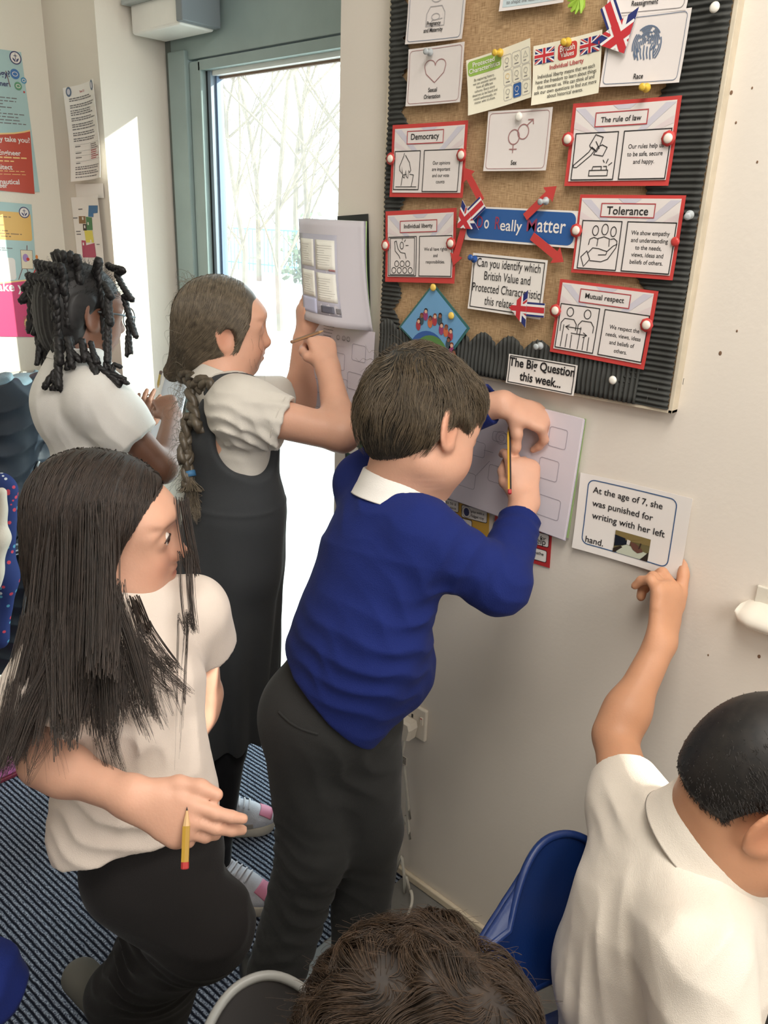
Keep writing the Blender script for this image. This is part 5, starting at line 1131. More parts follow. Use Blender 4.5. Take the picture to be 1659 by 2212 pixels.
# hand hanging over the top of the page
dL = unit(RH * .92 - ZZ * .32 + FH * .02)
tL = hand(v, wrL + dL * .006, dL, FH * .45 - ZZ * .9, -ZZ * .55 - FH * .8 - RH * .1, .158, ((50, 40, 18), (56, 46, 22), (60, 46, 26), (64, 46, 30)), (.2, .05, -.05, -.14), ((.55, .62, .55), (.35, .4, .85), (.1, .2, .95)))
body = v.build('person', SKIN, None, face_tint(q, HB, hc, HH))
put(body, 'boy in a royal blue jumper and charcoal trousers leaning on the wall to write', 'person')
# hair: fuller on top, cut close at the neck and above the ear
hv = Vol(hc - .2, hc + .2, .003)
hv.ell(q(0, -.05, .15), np.array([.375, .46, .40]) * HH, .02, R=HB); hv.ell(q(0, -.20, .0), np.array([.335, .30, .36]) * HH, .03, R=HB); hv.ell(q(0, .2, .3), np.array([.3, .25, .19]) * HH, .03, R=HB); hv.ell(q(0, -.12, .30), np.array([.30, .32, .28]) * HH, .03, R=HB)
hv.plane(q(0, .36, .10), HB[1] * .72 - HB[2] * .72, .01); hv.plane(q(0, -.25, -.36), -HB[2] + HB[1] * .35, .02)
for s_ in (-1, 1): hv.ell(q(.42 * s_, .12, -.2), np.array([.2, .26, .27]) * HH, .012, 'sub', R=HB)
hairM = hairmat('hair_ash_brown', (40, 34, 26), (116, 100, 78), .45, 60); hairS = hairmat('hair_ash_short', (26, 23, 18), (68, 60, 48), .6)
hair = hv.build('hair', hairS, body)
swirl = q(.05, -.30, .42)
def flowC(P, t):
    d = P - swirl; g = np.cross(d, HB[2]) * .55; n_ = np.stack([np.sin(P @ np.array(k_) + i) for i, k_ in enumerate(((90., 40., 60.), (-50., 100., 30.), (30., -70., 95.)))], 1)
    return d + g + n_ * .022 + HB[1] * .03 * (((P - hc) @ HB[2]) > 0)[:, None] - HB[2] * (.10 * t)
on = lambda L_: hv.at(hc + (L_ @ HB) * HH) < .01
cp_ = cap_points(hv, hc, HB, HH, 7000, lambda L_: on(L_) & (L_[:, 2] > -.42) & (L_[:, 2] < .14), 3)
st = comb(hv, cp_, flowC, 4, .0045, .0005, lift=lambda t: .0012 * t) + RNG.normal(0, .0005, (len(cp_), 5, 3)); strands('short_hair', st, .0005, hairS, hair)
cp_ = cap_points(hv, hc, HB, HH, 8000, lambda L_: on(L_) & (L_[:, 2] > .04), 9)
st = comb(hv, cp_, flowC, 8, .0085 * (.6 + .8 * RNG.random(len(cp_))), .001, lift=lambda t: .007 * math.sin(2.6 * t))
st = st + RNG.normal(0, .0013, (len(st), 1, 3)) + RNG.normal(0, .0006, st.shape) * np.linspace(0, 1.5, st.shape[1])[None, :, None]
strands('hair_strands', st, .0005, hairM, hair)
fly = cap_points(hv, hc, HB, HH, 160, lambda L_: (L_[:, 2] > .35) & (L_[:, 1] < .05), 8); F_ = []
for p in fly[:90]:
    d = unit(-RH * 1.2 + ZZ * RNG.uniform(.2, 1.1) + RNG.normal(0, .35, 3)); k = RNG.uniform(.015, .05); F_.append([p + d * k * t + ZZ * -.012 * t * t * RNG.uniform(0, 2) for t in np.linspace(0, 1, 7)])
strands('stray_hairs', np.array(F_), .0004, hairM, hair)
# jumper
v = Vol(lo, hi, .0035)
torso(v, dep(735, 1490, 1.43), dep(775, 1370, 1.39), chest, neckb - (neckb - chest) * .30, shL, shR, frontC, .124, .126, .126, .74, .05, upr=.56)
v.ell(dep(850, 1440, 1.42), (.075, .075, .09), .05)
v.cone(dep(735, 1440, 1.41), dep(795, 1330, 1.38), .118, .118, .03, flat=frontC, ratio=.8)
v.cone(shR, elR, .06, .052, .03); sleeve(v, elR, cuffR, .054, .036, .029, .02)
v.cone(shL, elL, .05, .048, .03); sleeve(v, elL, cuffL, .05, .037, .03, .02)
hemC = dep(712, 1496, 1.42); hemN = unit(hips - waist + RH * -.10); v.plane(hemC, hemN + RH * .05, .004)
v.ell(neckb + (neckb - chest) * .30 + RH * .026, (.080, .076, .085), .01, 'sub', R=basis(frontC, neckb - chest))
v.warp(folds([(dep(800, 1420, 1.33), dep(790, 1500, 1.4) - dep(840, 1380, 1.4), .008, .045, .11), (dep(900, 1300, 1.3), RH * .8 + ZZ * .9, .005, .05, .10), (dep(1000, 1210, 1.28), RH * 1 - ZZ * .5, .006, .04, .07), (dep(720, 1400, 1.36), ZZ + RH * .4, .006, .04, .07), (dep(1090, 1250, 1.33), RH * .6 + ZZ * .8, .004, .03, .06), (cuffR, wrR - elR, .005, .024, .06), (dep(830, 1100, 1.3), RH * .5 + ZZ, .004, .05, .1)]))
v.warp(ripple(.0016, 24, 4))
jump = v.build('jumper', BLUE, body)
mb = MB(); cpts = []
v = Vol(lo, np.array([-.55, -.05, 1.1]), .0045)
v.chain([dep(722, 1480, 1.43), hips], [.1, .112], .03, flat=frontC, ratio=.85); v.ell(dep(672, 1545, 1.45), (.08, .08, .10), .04)
v.chain([hips - RH * .032 - ZZ * .02, kneeN, ankN], [.088, .067, .057], .03); v.chain([hips + RH * .055 - ZZ * .02, kneeF, ankF], [.085, .070, .056], .025)
v.warp(folds([(kneeN - RH * .05, ZZ + RH * .3, .006, .035, .09), (dep(760, 1650, 1.42), RH + ZZ * .6, .007, .05, .09), (dep(680, 1990, 1.52), ZZ + RH * .5, .006, .045, .11), (dep(600, 2120, 1.55), ZZ - RH * .3, .007, .04, .1), (dep(720, 1560, 1.4), RH * .3 + ZZ, .003, .03, .06)])); v.warp(ripple(.002, 24, 9))
tr = v.build('trousers', BLACKT, body)
pa, pb = dep(600, 1537, 1.36), dep(690, 1582, 1.345)
mb = MB(); w_ = [pa + (pb - pa) * t + ZZ * -.006 * math.sin(t * math.pi) for t in np.linspace(0, 1, 9)]; mb.tube([v.snap(np.array([p]), .001)[0] for p in w_], .0022, BLACKT, 6); mb.build('pocket_welt', tr, True)
collar('polo_collar', neckb + unit(hc - neckb) * .018 + RH * .006, unit(hc - neckb) - RH * .25, frontC, .063, .036, WHITE, body, .45, 1.2, 1.0, 1.36)
for a_, d_ in ((ankN, -RH * .2 + FH * .6), (ankF, FH)):
    sv = Vol(np.array([a_[0] - .2, a_[1] - .2, -.005]), np.array([a_[0] + .2, a_[1] + .24, .14]), .004); d_ = unit(d_); b_ = np.array([a_[0], a_[1], .04])
    sv.cone(b_ - d_ * .04, b_ + d_ * .12, .036, .034, .02, flat=ZZ, ratio=.8); sv.cone(b_ - d_ * .03, b_ - d_ * .02 + ZZ * .05, .036, .038, .03); sv.plane((0, 0, 0.002), -ZZ); sv.build('shoe', mat('black_leather', (26, 26, 27), .4), body)
pencil('pencil', 'yellow and black striped pencil in the hand of the boy in blue', dep(1101, 1067, 1.385), dep(1099, 915, 1.452))
# ------------------------------------------------------------------ girl with the long plait, grey pinafore
GREYC = clothmat('grey_pinafore', (60, 62, 64), .9, .3, .05, 600, .1); TIGHT = clothmat('black_tights', (22, 23, 27), .8, .15)
fB = rfu(.82, .55, 0)
hc = dep(481, 706, 1.60); HB = basis(rfu(.93, .38, -.03), unit(ZZ + RH * .02 - FH * .02)); HH = .193
neckb = dep(478, 838, 1.60); chest = dep(505, 960, 1.63); waist = dep(508, 1075, 1.665); hips = dep(512, 1200, 1.72)
shR = dep(520, 885, 1.535); shL = dep(520, 868, 1.72); elR = dep(738, 938, 1.53); wrR = dep(708, 795, 1.615); elL = dep(648, 868, 1.82); wrL = dep(655, 735, 1.765)
cuffR = dep(618, 918, 1.535); cuffL = dep(612, 862, 1.79)
ftR, ftL = at_z(470, 1925, 0), at_z(470, 1790, 0)
WHITEB = clothmat('white_polo_greyed', (206, 200, 190)); lo, hi = np.array([-1.75, -.62, 0]), np.array([-.95, -.03, 1.53])  # white polo, its base colour greyed to stand in for shade
v = Vol(lo, hi, .003)
v.chain([hips, waist, chest], [.09, .08, .085], .03, flat=fB, ratio=.75); v.cone(chest, neckb, .08, .045, .03)
for s_, e_, w_ in ((shR, elR, wrR), (shL, elL, wrL)): v.cone(chest, s_, .05, .04, .03); v.chain([s_, e_], [.040, .034], .02); v.cone(e_, w_, .034, .023, .015); v.ell(e_ + (w_ - e_) * .22, (.034, .034, .034), .02)
for f_, o_ in ((ftR, -.05), (ftL, .05)): k_ = (hips + (f_ - hips) * np.array([.55, .55, 0])); k_[2] = .42; v.chain([hips + (f_ - hips) * .06, k_, f_ + ZZ * .07], [.062, .044, .03], .02)
q = head(v, hc, HB, HH, neckb, .043)
dR = unit(dep(690, 722, 1.65) - wrR)
tR = hand(v, wrR, dR, FH * .7 - RH * .6, -RH * .9 - FH * .3 + ZZ * .1, .142, ((45, 60, 30), (55, 70, 40), (60, 72, 40), (64, 70, 40)), (.1, .02, -.05, -.12), ((.7, .6, .3), (.9, .1, .45), (.9, -.2, .45)))
dL = unit(ZZ * 1 + RH * .02)
tL = hand(v, wrL, dL, RH * .8 + FH * .4, -FH * .8 + RH * .4, .145, ((14, 16, 10), (16, 20, 12), (18, 22, 14), (20, 24, 14)), (.1, .03, -.04, -.1), ((.8, .5, .3), (.9, .1, .4), (.9, 0, .5)))
body = v.build('person', SKIN, None, face_tint(q, HB, hc, HH, brow=(.62, .5, .42)))
put(body, 'girl with a long plait and grey pinafore, writing at the wall edge', 'person')
# hair drawn back and down into a low plait
hairB = hairmat('hair_light_brown', (60, 53, 44), (134, 120, 100)); tail = q(-.12, -.50, -.50)
hv = Vol(hc - .22, hc + .2, .003)
hv.ell(q(0, -.05, .13), np.array([.375, .452, .395]) * HH, .02, R=HB); hv.ell(q(0, -.20, -.10), np.array([.31, .26, .34]) * HH, .04, R=HB); hv.cone(q(0, -.28, -.28), tail, .20 * HH, .09 * HH, .05)
for s_ in (-1, 1): hv.ell(q(.27 * s_, -.0, -.0), np.array([.125, .22, .32]) * HH, .03, R=HB)
hv.plane(q(0, .33, .22), HB[1] * .9 - HB[2] * .4, .01); hv.ell(q(0, .42, -.26), np.array([.60, .40, .50]) * HH, .01, 'sub', R=HB)
for s_ in (-1, 1): hv.ell(q(.40 * s_, -.03, -.08), np.array([.09, .085, .13]) * HH, .01, 'sub', R=HB)
hair = hv.build('hair', hairB, body)
def flowB(P, t):
    L_ = (P - hc) @ HB.T / HH; g = tail - P; d = g / np.linalg.norm(g, axis=1, keepdims=True); w = np.clip((L_[:, 2] - .0) * 2.2, 0, 1)[:, None]
    return d * (1 - .75 * w) + (HB[0] * np.sign(L_[:, :1] + .001) * .8 - HB[2] * .55 - HB[1] * .25) * w
cp_ = cap_points(hv, hc, HB, HH, 7000, lambda L_: (L_[:, 2] > -.6) & (L_[:, 1] < .2) & (hv.at(hc + (L_ @ HB) * HH) < .004), 5)
st = comb(hv, cp_, flowB, 9, .011, .0005, lift=lambda t: .0015 * t) + RNG.normal(0, .0006, (len(cp_), 10, 3)); strands('hair_strands', st, .00055, hairB, hair)
mb = MB(); pl = [tail + (hc - tail) * .06, dep(413, 835, 1.575), dep(408, 900, 1.57), dep(404, 960, 1.57), dep(408, 1020, 1.575)]; plait(mb, pl, .0165, hairB, taper=.72); mb.build('plait', hair, True)
mb = MB(); mb.tube([dep(408, 1018, 1.575), dep(411, 1030, 1.575)], .0125, mat('hair_tie', (60, 110, 150), .6), 12); mb.build('hair_tie', hair, True)
ends = [[dep(411 + RNG.normal(0, 2.2), 1030, 1.575 + RNG.normal(0, .004)), dep(414 + RNG.normal(0, 6), 1060, 1.575 + RNG.normal(0, .008)), dep(420 + RNG.normal(0, 4), 1088 + RNG.normal(0, 6), 1.575), dep(424 + RNG.normal(0, 2), 1108 + RNG.normal(0, 8), 1.575)] for _ in range(420)]
strands('hair_ends', np.array([np.array(spline(e, 3)) for e in ends]), .0006, hairB, hair)
F_ = []
for _ in range(330):       # wisps round the back of the head and along the plait
    y = RNG.uniform(590, 1060); x = 392 + max(0, (640 - y)) * .5 + RNG.normal(0, 5); p = dep(x, y, 1.585 + RNG.normal(0, .03)); d = unit(-RH * 1.0 + ZZ * RNG.normal(-.2, .8) + FH * RNG.normal(0, .5)); k = RNG.uniform(.006, .032); c2 = RNG.normal(0, .009, 3)
    F_.append([p + d * k * t + c2 * math.sin(t * 3) - ZZ * .02 * t * t for t in np.linspace(0, 1, 7)])
for _ in range(5):
    p = q(.3, RNG.uniform(.1, .3), RNG.uniform(-.15, .1)); F_.append([p - ZZ * .07 * t * RNG.uniform(.6, 1.4) + RH * (.012 * t) + RNG.normal(0, .002, 3) for t in np.linspace(0, 1, 7)])
strands('stray_hairs', np.array(F_), .00032, hairB, hair)
# polo shirt under the pinafore
v = Vol(lo, hi, .0035)
torso(v, hips, waist, chest, neckb, shL, shR, fB, .092, .088, .090, .74, .042)
v.cone(shR + unit(shR - neckb) * .012, shR + (cuffR - shR) * .2, .062, .062, .02); sleeve(v, shR, cuffR, .066, .056, .045, .02); sleeve(v, shL, cuffL, .058, .052, .041, .02); v.plane(waist, ZZ * -1, region=(lo, waist + [.4, .4, .05]))
v.ell(neckb + ZZ * .045, (.046, .046, .05), .008, 'sub')
v.warp(folds([(dep(500, 920, 1.5), RH * .3 + ZZ, .009, .026, .055), (dep(560, 960, 1.5), RH * .8 + ZZ * .5, .010, .030, .05), (dep(600, 880, 1.5), ZZ + RH * .3, .006, .035, .06)])); v.warp(ripple(.0011, 30, 2))
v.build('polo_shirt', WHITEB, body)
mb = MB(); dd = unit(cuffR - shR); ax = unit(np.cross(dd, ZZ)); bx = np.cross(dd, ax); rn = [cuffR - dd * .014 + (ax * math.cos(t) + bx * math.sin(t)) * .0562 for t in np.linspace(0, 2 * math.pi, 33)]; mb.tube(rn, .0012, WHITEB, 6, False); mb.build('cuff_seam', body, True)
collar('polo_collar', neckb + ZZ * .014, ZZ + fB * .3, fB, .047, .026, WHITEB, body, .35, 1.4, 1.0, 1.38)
# pinafore: sleeveless bodice and a flared skirt
v = Vol(np.array([-1.75, -.66, .2]), np.array([-.95, -.03, 1.4]), .0038)
v.chain([hips, waist, chest], [.112, .104, .107], .04, flat=fB, ratio=.8); v.cone(chest, chest + ZZ * .09, .107, .075, .03, flat=fB, ratio=.75)
for sh in (shR, shL): st_ = neckb + (sh - neckb) * .55; v.cone(chest + (st_ - chest) * .3, st_ + ZZ * .016, .064, .042, .02, flat=fB, ratio=1.35)
hemc = (ftR + ftL) / 2 + ZZ * .44 - fB * .02; v.cone(waist - ZZ * .03, hemc + fB * .015, .108, .17, .03, flat=fB, ratio=.95); v.plane(hemc, -ZZ + fB * .02)
oR = unit(shR - neckb); v.cone(shR + oR * .030 - ZZ * .05, shR + oR * .06 + (cuffR - shR) * .4 - ZZ * .04, .066, .085, .01, 'sub'); v.cone(shL - ZZ * .02, shL + (cuffL - shL) * .4 - ZZ * .02, .06, .07, .012, 'sub'); v.ell(neckb + ZZ * .05 + fB * .02, (.062, .062, .075), .01, 'sub')
ang0 = lambda P: np.arctan2((P - waist) @ unit(np.cross(fB, ZZ)), (P - waist) @ fB)
v.warp(lambda P: np.clip((waist[2] - P[:, 2]) / .5, 0, 1) * .007 * np.sin(ang0(P) * 9 + 2 * np.sin(ang0(P) * 2)) ); v.warp(lambda P: -.0022 * np.exp(-((P[:, 2] - waist[2] + .0) / .004) ** 2)); v.warp(ripple(.0014, 22, 3))
v.build('pinafore', GREYC, body)
v = Vol(np.array([-1.75, -.6, .05]), np.array([-1.0, -.05, .6]), .0035)
for f_, o_ in ((ftR, -.05), (ftL, .05)): k_ = (hips + (f_ - hips) * np.array([.6, .6, 0])); k_[2] = .42; t_ = hips + (k_ - hips) * .4; v.chain([t_, k_, f_ + ZZ * .20, f_ + ZZ * .07], [.07, .052, .046, .034], .015)
v.build('tights', TIGHT, body)
# trainers
TR_W, TR_G, TR_P, TR_S = mat('trainer_mesh', (206, 206, 214), .7, .08, 60, .4, 400), mat('trainer_grey', (168, 158, 148), .6, .1, 30), mat('trainer_pink', (214, 130, 156), .55), mat('trainer_sole', (206, 196, 180), .6, .08, 20)
def trainer(a, d, label=None):
    a = np.array([a[0], a[1], 0.0]); d = unit(np.array([d[0], d[1], 0])); s_ = np.cross(d, ZZ); lo_, hi_ = a - [.16, .16, .002], a + [.2, .2, .14]; lo_ = a - np.array([.22, .22, .004]); hi_ = a + np.array([.22, .22, .13])
    up = Vol(lo_, hi_, .0026); Rf = np.array([s_, d, ZZ])
    up.ell(a + d * .10 + ZZ * .034, (.038, .062, .030), .02, R=Rf); up.cone(a - d * .03 + ZZ * .04, a + d * .075 + ZZ * .042, .034, .034, .02); up.cone(a - d * .02 + ZZ * .05, a - d * .015 + ZZ * .095, .034, .037, .02); up.cone(a + d * .02 + ZZ * .085, a + d * .09 + ZZ * .05, .026, .026, .02)
    up.plane(a + ZZ * .098 - d * .02, ZZ + d * .1); up.cone(a - d * .015 + ZZ * .06, a - d * .015 + ZZ * .12, .028, .031, .005, 'sub'); up.plane(a + ZZ * .02, -ZZ)
    o = up.build('trainer', TR_W, body)
    so = Vol(lo_, hi_, .0026); so.cone(a - d * .03 + ZZ * .014, a + d * .12 + ZZ * .014, .038, .039, .01); so.cone(a + d * .05 + ZZ * .014, a + d * .105 + ZZ * .014, .04, .042, .01); so.plane(a + ZZ * .028 + d * .1, ZZ - d * .04); so.plane(a + ZZ * .001, -ZZ); so.build('sole', TR_S, o)
    def patch(name, fn, m, nu=14, nv=6, off=.0012):
        P = np.array([fn(i / nu, j / nv) for j in range(nv + 1) for i in range(nu + 1)]); P = up.snap(P, off, 6); mb = MB(); mb.add(P, [(j * (nu + 1) + i, j * (nu + 1) + i + 1, (j + 1) * (nu + 1) + i + 1, (j + 1) * (nu + 1) + i) for j in range(nv) for i in range(nu)], m); mb.build(name, o, True, .0016)
    patch('toe_panel', lambda u, w: a + d * (.115 + .03 * w) + s_ * (u - .5) * .045 + ZZ * (.06 - .018 * w), TR_P)
    for g in (-1, 1): patch('side_panel', lambda u, w: a + d * (-.03 + .13 * u) + s_ * g * .04 + ZZ * (.03 + .022 * w * (1 - .4 * u)), TR_G)
    for k in range(5):
        c_ = a + d * (.035 + .013 * k) + ZZ * .1; mb = MB(); P = up.snap(np.array([c_ + s_ * (-.019 + .0048 * i) + ZZ * (-.006 * k) for i in range(9)]), .0028, 6); mb.tube(list(P), .0026, mat('lace_white', (226, 226, 232), .7), 6); mb.build('lace', o, True)
trainer(ftR, RH * .86 - FH * .3); trainer(ftL, RH * .95 + FH * .1)
pencil('pencil', 'brown pencil held by the girl with the plait', dep(629, 739, 1.60), dep(700, 714, 1.68), .0036, (168, 128, 92), (150, 116, 90), (120, 96, 72))

# ------------------------------------------------------------------ girl with braids and glasses, by the door frame
DSKIN = skinmat('skin_deep', (128, 90, 72), .08, .45); SKIRT = clothmat('grey_skirt', (60, 62, 64))
fA = rfu(.72, .70, 0); hc = dep(180, 672, 1.90); HB = basis(rfu(.72, .66, -.16), ZZ); HH = .205
neckb = dep(172, 792, 1.90); chest = dep(190, 905, 1.94); waist = dep(205, 1040, 1.98); hips = dep(222, 1170, 2.02)
shR = dep(212, 862, 1.83); shL = dep(190, 828, 2.03); elR = dep(352, 1012, 1.90); wrR = dep(372, 902, 2.06); elL = dep(300, 985, 2.14); wrL = dep(300, 930, 2.28); cuffR = dep(293, 950, 1.86); cuffL = dep(270, 900, 2.13)
lo, hi = np.array([-2.3, -.72, 0]), np.array([-1.5, .05, 1.55])
v = Vol(lo, hi, .0032)
v.chain([hips, waist, chest], [.09, .08, .085], .03, flat=fA, ratio=.75); v.cone(chest, neckb, .08, .045, .03)
for s_, e_, w_ in ((shR, elR, wrR), (shL, elL, wrL)): v.cone(chest, s_, .05, .04, .03); v.chain([s_, e_], [.040, .034], .02); v.cone(e_, w_, .035, .024, .015)
fl = at_z(300, 1760, 0); cX = np.cross(fA, ZZ)
feet = [np.array([hips[0], hips[1], .06]) + cX * o_ for o_ in (.07, -.07)]
for f_, o_ in zip(feet, (.05, -.05)): k_ = (hips + f_) / 2; v.chain([hips + cX * o_, k_, f_], [.075, .046, .03], .02); v.cone(f_ - ZZ * .03, f_ - ZZ * .03 + fA * .12, .03, .025, .02)
q = head(v, hc, HB, HH, neckb, .046)
tR = hand(v, wrR, unit(dep(352, 855, 2.10) - wrR), FH * .8 - RH * .3, -RH, .14, ((40, 60, 30), (55, 70, 40), (60, 72, 40), (64, 70, 40)), thumb=((.7, .6, .3), (.9, .1, .45), (.9, -.2, .45)))
tL = hand(v, wrL, unit(ZZ + RH * .3), FH, RH, .14, ((20, 20, 10),) * 4)
body = v.build('person', DSKIN, None, face_tint(q, HB, hc, HH, (.95, .7, .7), (1, .9, .88)))
put(body, 'girl with dark braids and glasses, in white, at the door frame', 'person')
hairA = hairmat('hair_black', (16, 15, 16), (58, 54, 54), .5)
hv = Vol(hc - .2, hc + .2, .0032); hv.ell(q(0, -.06, .14), np.array([.385, .465, .40]) * HH, .02, R=HB); hv.ell(q(0, -.24, -.06), np.array([.41, .29, .50]) * HH, .03, R=HB)
hv.plane(q(0, .34, .16), HB[1] * .8 - HB[2] * .5, .01)
for s_ in (-1, 1): hv.ell(q(.42 * s_, .14, -.22), np.array([.2, .25, .28]) * HH, .012, 'sub', R=HB)
hv.warp(lambda P: .0035 * np.abs(np.sin(((P - hc) @ HB[0]) * 190)) * np.sign(1) - .002); hair = hv.build('hair', hairA, body)
BR = []
def hang(a, b, z, sw=0.0, out=1.0, seed=0):   # from a scalp point down the back of the head
    rg = random.Random(seed); p = q(a, b, z); o = unit((p - hc) * [1, 1, .2]); n_ = p + o * .02 * out
    n_ = p + o * .006 * out; return [p - o * .006, p + o * .003 + ZZ * .001, n_ - ZZ * .035, n_ - ZZ * .085 + cX * rg.uniform(-.006, .006), n_ - ZZ * (.125 + rg.uniform(0, .02)) - o * .006 + cX * sw * .5, n_ - ZZ * (.155 + rg.uniform(0, .03)) - o * .012 + cX * sw]
k = 0
for b, z, aa in ((-.20, .45, (-.28, -.14, 0, .14, .28)), (-.36, .33, (-.32, -.2, -.07, .06, .19, .31)), (-.44, .18, (-.3, -.18, -.06, .06, .18, .3)), (-.42, .02, (-.3, -.16, -.02, .12, .26)), (.0, .45, (-.3, .3))):
    for a in aa: BR.append((hang(a, b, z, 0, 1.0 if z > .3 else .6, k), .0108)); k += 1
D_ = lambda *Q: [dep(*p) for p in Q]
BR += [(D_((232, 572, 1.86), (252, 592, 1.84), (268, 640, 1.83), (277, 690, 1.83), (276, 725, 1.83), (275, 748, 1.83)), .0085), (D_((226, 612, 1.80), (233, 640, 1.79), (234, 690, 1.79), (233, 745, 1.79), (233, 785, 1.79), (245, 786, 1.79), (256, 793, 1.79)), .009),
       (D_((92, 585, 1.93), (72, 612, 1.93), (66, 645, 1.93), (74, 690, 1.93), (92, 722, 1.92), (114, 738, 1.91)), .0105), (D_((98, 640, 1.9), (88, 690, 1.9), (92, 735, 1.9), (103, 748, 1.9)), .009),
       (D_((125, 730, 1.80), (126, 765, 1.79), (122, 800, 1.79), (112, 812, 1.79), (121, 822, 1.79), (122, 833, 1.79), (112, 836, 1.79)), .0115), (D_((146, 730, 1.80), (152, 758, 1.79), (158, 764, 1.79), (149, 775, 1.79), (149, 793, 1.79)), .0105), (D_((176, 735, 1.80), (186, 762, 1.79), (208, 790, 1.785), (236, 806, 1.785), (250, 812, 1.785), (258, 820, 1.785), (273, 825, 1.785)), .010), (D_((196, 740, 1.80), (203, 762, 1.79), (210, 770, 1.79)), .008)]
for pts, r in BR: mb = MB(); plait(mb, pts, r * 1.05, hairA, taper=.62, seg=7, off=.36, fat=.70, pitch=4.2); mb.build('braid', hair, True)
fz = cap_points(hv, hc, HB, HH, 900, lambda L_: L_[:, 2] > .2, 6); nn_ = hv.grad(fz); nn_ /= np.linalg.norm(nn_, axis=1)[:, None]
strands('frizz', np.array([[p + n_ * .018 * t + RNG.normal(0, .0035, 3) * t for t in np.linspace(0, 1, 5)] for p, n_ in zip(fz, nn_)]), .0003, hairA, hair)
GM = mat('glasses_metal', (120, 128, 134), .3, metal=.7); mb = MB(); mb.tube([q(.40, .0, .03), q(.39, .25, .03), q(.36, .47, .02)], .0022, GM, 8)
mb.tube([q(-.40, .0, .03), q(-.39, .25, .03), q(-.36, .47, .02)], .0022, GM, 8)
for s_ in (-1, 1): mb.tube([q(.18 * s_ + .15 * math.cos(t), .48, -.01 + .12 * math.sin(t)) for t in np.linspace(0, 6.283, 25)], .0016, GM, 6, False)
mb.tube([q(-.04, .49, 0), q(.04, .49, 0)], .0015, GM, 6); mb.build('glasses', body, True)
v = Vol(lo, hi, .0038)
torso(v, hips, waist, chest, neckb, shL, shR, fA, .118, .112, .112, .80, .055); v.ell(chest + ZZ * .04 - fA * .03, (.10, .10, .10), .05)
sleeve(v, shR, cuffR, .068, .060, .048, .025); v.cone(shR, shR + (cuffR - shR) * .5, .066, .066, .03, flat=ZZ, ratio=1.12); sleeve(v, shL, cuffL, .06, .055, .045, .02); v.plane(hips - ZZ * .02, -ZZ); v.ell(neckb + ZZ * .045, (.046, .046, .05), .008, 'sub')
v.warp(folds([(dep(240, 930, 1.8), RH + ZZ * .9, .004, .045, .07), (dep(150, 930, 1.85), RH, .003, .05, .12), (dep(190, 970, 1.85), RH * .7 + ZZ, .003, .05, .08)])); v.warp(ripple(.0018, 26, 6)); v.build('polo_shirt', WHITE, body)
collar('polo_collar', neckb + ZZ * .018, ZZ + fA * .2, fA, .055, .03, WHITE, body, .35, 1.1, 1.0, 1.3)
v = Vol(np.array([-2.3, -.72, .3]), np.array([-1.5, .05, .95]), .006); v.cone(hips + ZZ * .1, hips - ZZ * .3, .115, .16, .02, flat=fA, ratio=.85); v.plane(hips - ZZ * .3, -ZZ); v.build('skirt', SKIRT, body)
pencil('pencil', 'gold pencil held by the girl with braids', dep(348, 803, 2.05), dep(341, 838, 2.12), .0045, (190, 160, 84), (90, 70, 60), (120, 100, 60))
# ------------------------------------------------------------------ girl with long dark hair walking past in front
DARKT = clothmat('black_trousers', (36, 34, 34), .9, .25, .05, 500, .08); POLO2 = clothmat('cream_polo', (226, 212, 200), .9, .35, .04, 700)
hc = dep(236, 1142, 1.135); HB = basis(rfu(.95, .16, -.06), unit(ZZ - RH * .02)); HH = .212
fD = rfu(.80, -.55, 0); sD = np.cross(fD, ZZ)      # sD points to her right, i.e. towards the picture's left
neckb = dep(272, 1300, 1.15); chest = dep(285, 1480, 1.14); waist = dep(290, 1640, 1.15); hips = dep(322, 1800, 1.17)
shR = dep(155, 1405, 1.085); shL = dep(415, 1325, 1.22); elR = dep(95, 1645, 1.01); wrR = dep(285, 1722, .955); cuffR = dep(62, 1580, 1.02); elL = dep(440, 1500, 1.33); wrL = dep(400, 1640, 1.36); cuffL = dep(437, 1392, 1.275)
kR = dep(440, 2000, 1.20); aR = dep(250, 2150, 1.42); kL = dep(350, 2080, 1.36); aL = dep(335, 2215, 1.55)
lo, hi = np.array([-1.4, -1.15, 0]), np.array([-.5, -.45, 1.36])
v = Vol(lo, hi, .003)
v.chain([hips, waist, chest], [.066, .066, .08], .03, flat=fD, ratio=.75); v.cone(chest, neckb, .08, .045, .03)
for s_, e_, w_ in ((shR, elR, wrR), (shL, elL, wrL)): v.cone(chest, s_, .05, .04, .03); v.chain([s_, e_], [.036, .029], .02); v.cone(e_, w_, .030, .022, .015); v.ell(e_ + (w_ - e_) * .25, (.031, .031, .031), .02)
v.chain([hips + sD * .02, kR, aR], [.06, .045, .03], .02); v.chain([hips - sD * .04, kL, aL], [.06, .045, .03], .02)
q = head(v, hc, HB, HH, neckb, .043)
dR = unit(dep(372, 1765, .95) - wrR)
tR = hand(v, wrR, dR, -FH * .35 - ZZ * .9, ZZ * .75 + RH * .35 + FH * .3, .158, ((8, 14, 10), (18, 22, 14), (34, 34, 22), (46, 44, 26)), (.06, .0, -.04, -.08), ((.8, .62, .05), (.95, .28, .0), (1, .05, .0)))
tL = hand(v, wrL, unit(wrL - elL), FH, RH, .145, ((20, 25, 15),) * 4)
body = v.build('person', SKIN, None, face_tint(q, HB, hc, HH, (.84, .56, .56), (1.0, .84, .8), (.5, .38, .32)))
put(body, 'girl with very long dark hair in a white polo shirt, foreground left', 'person')
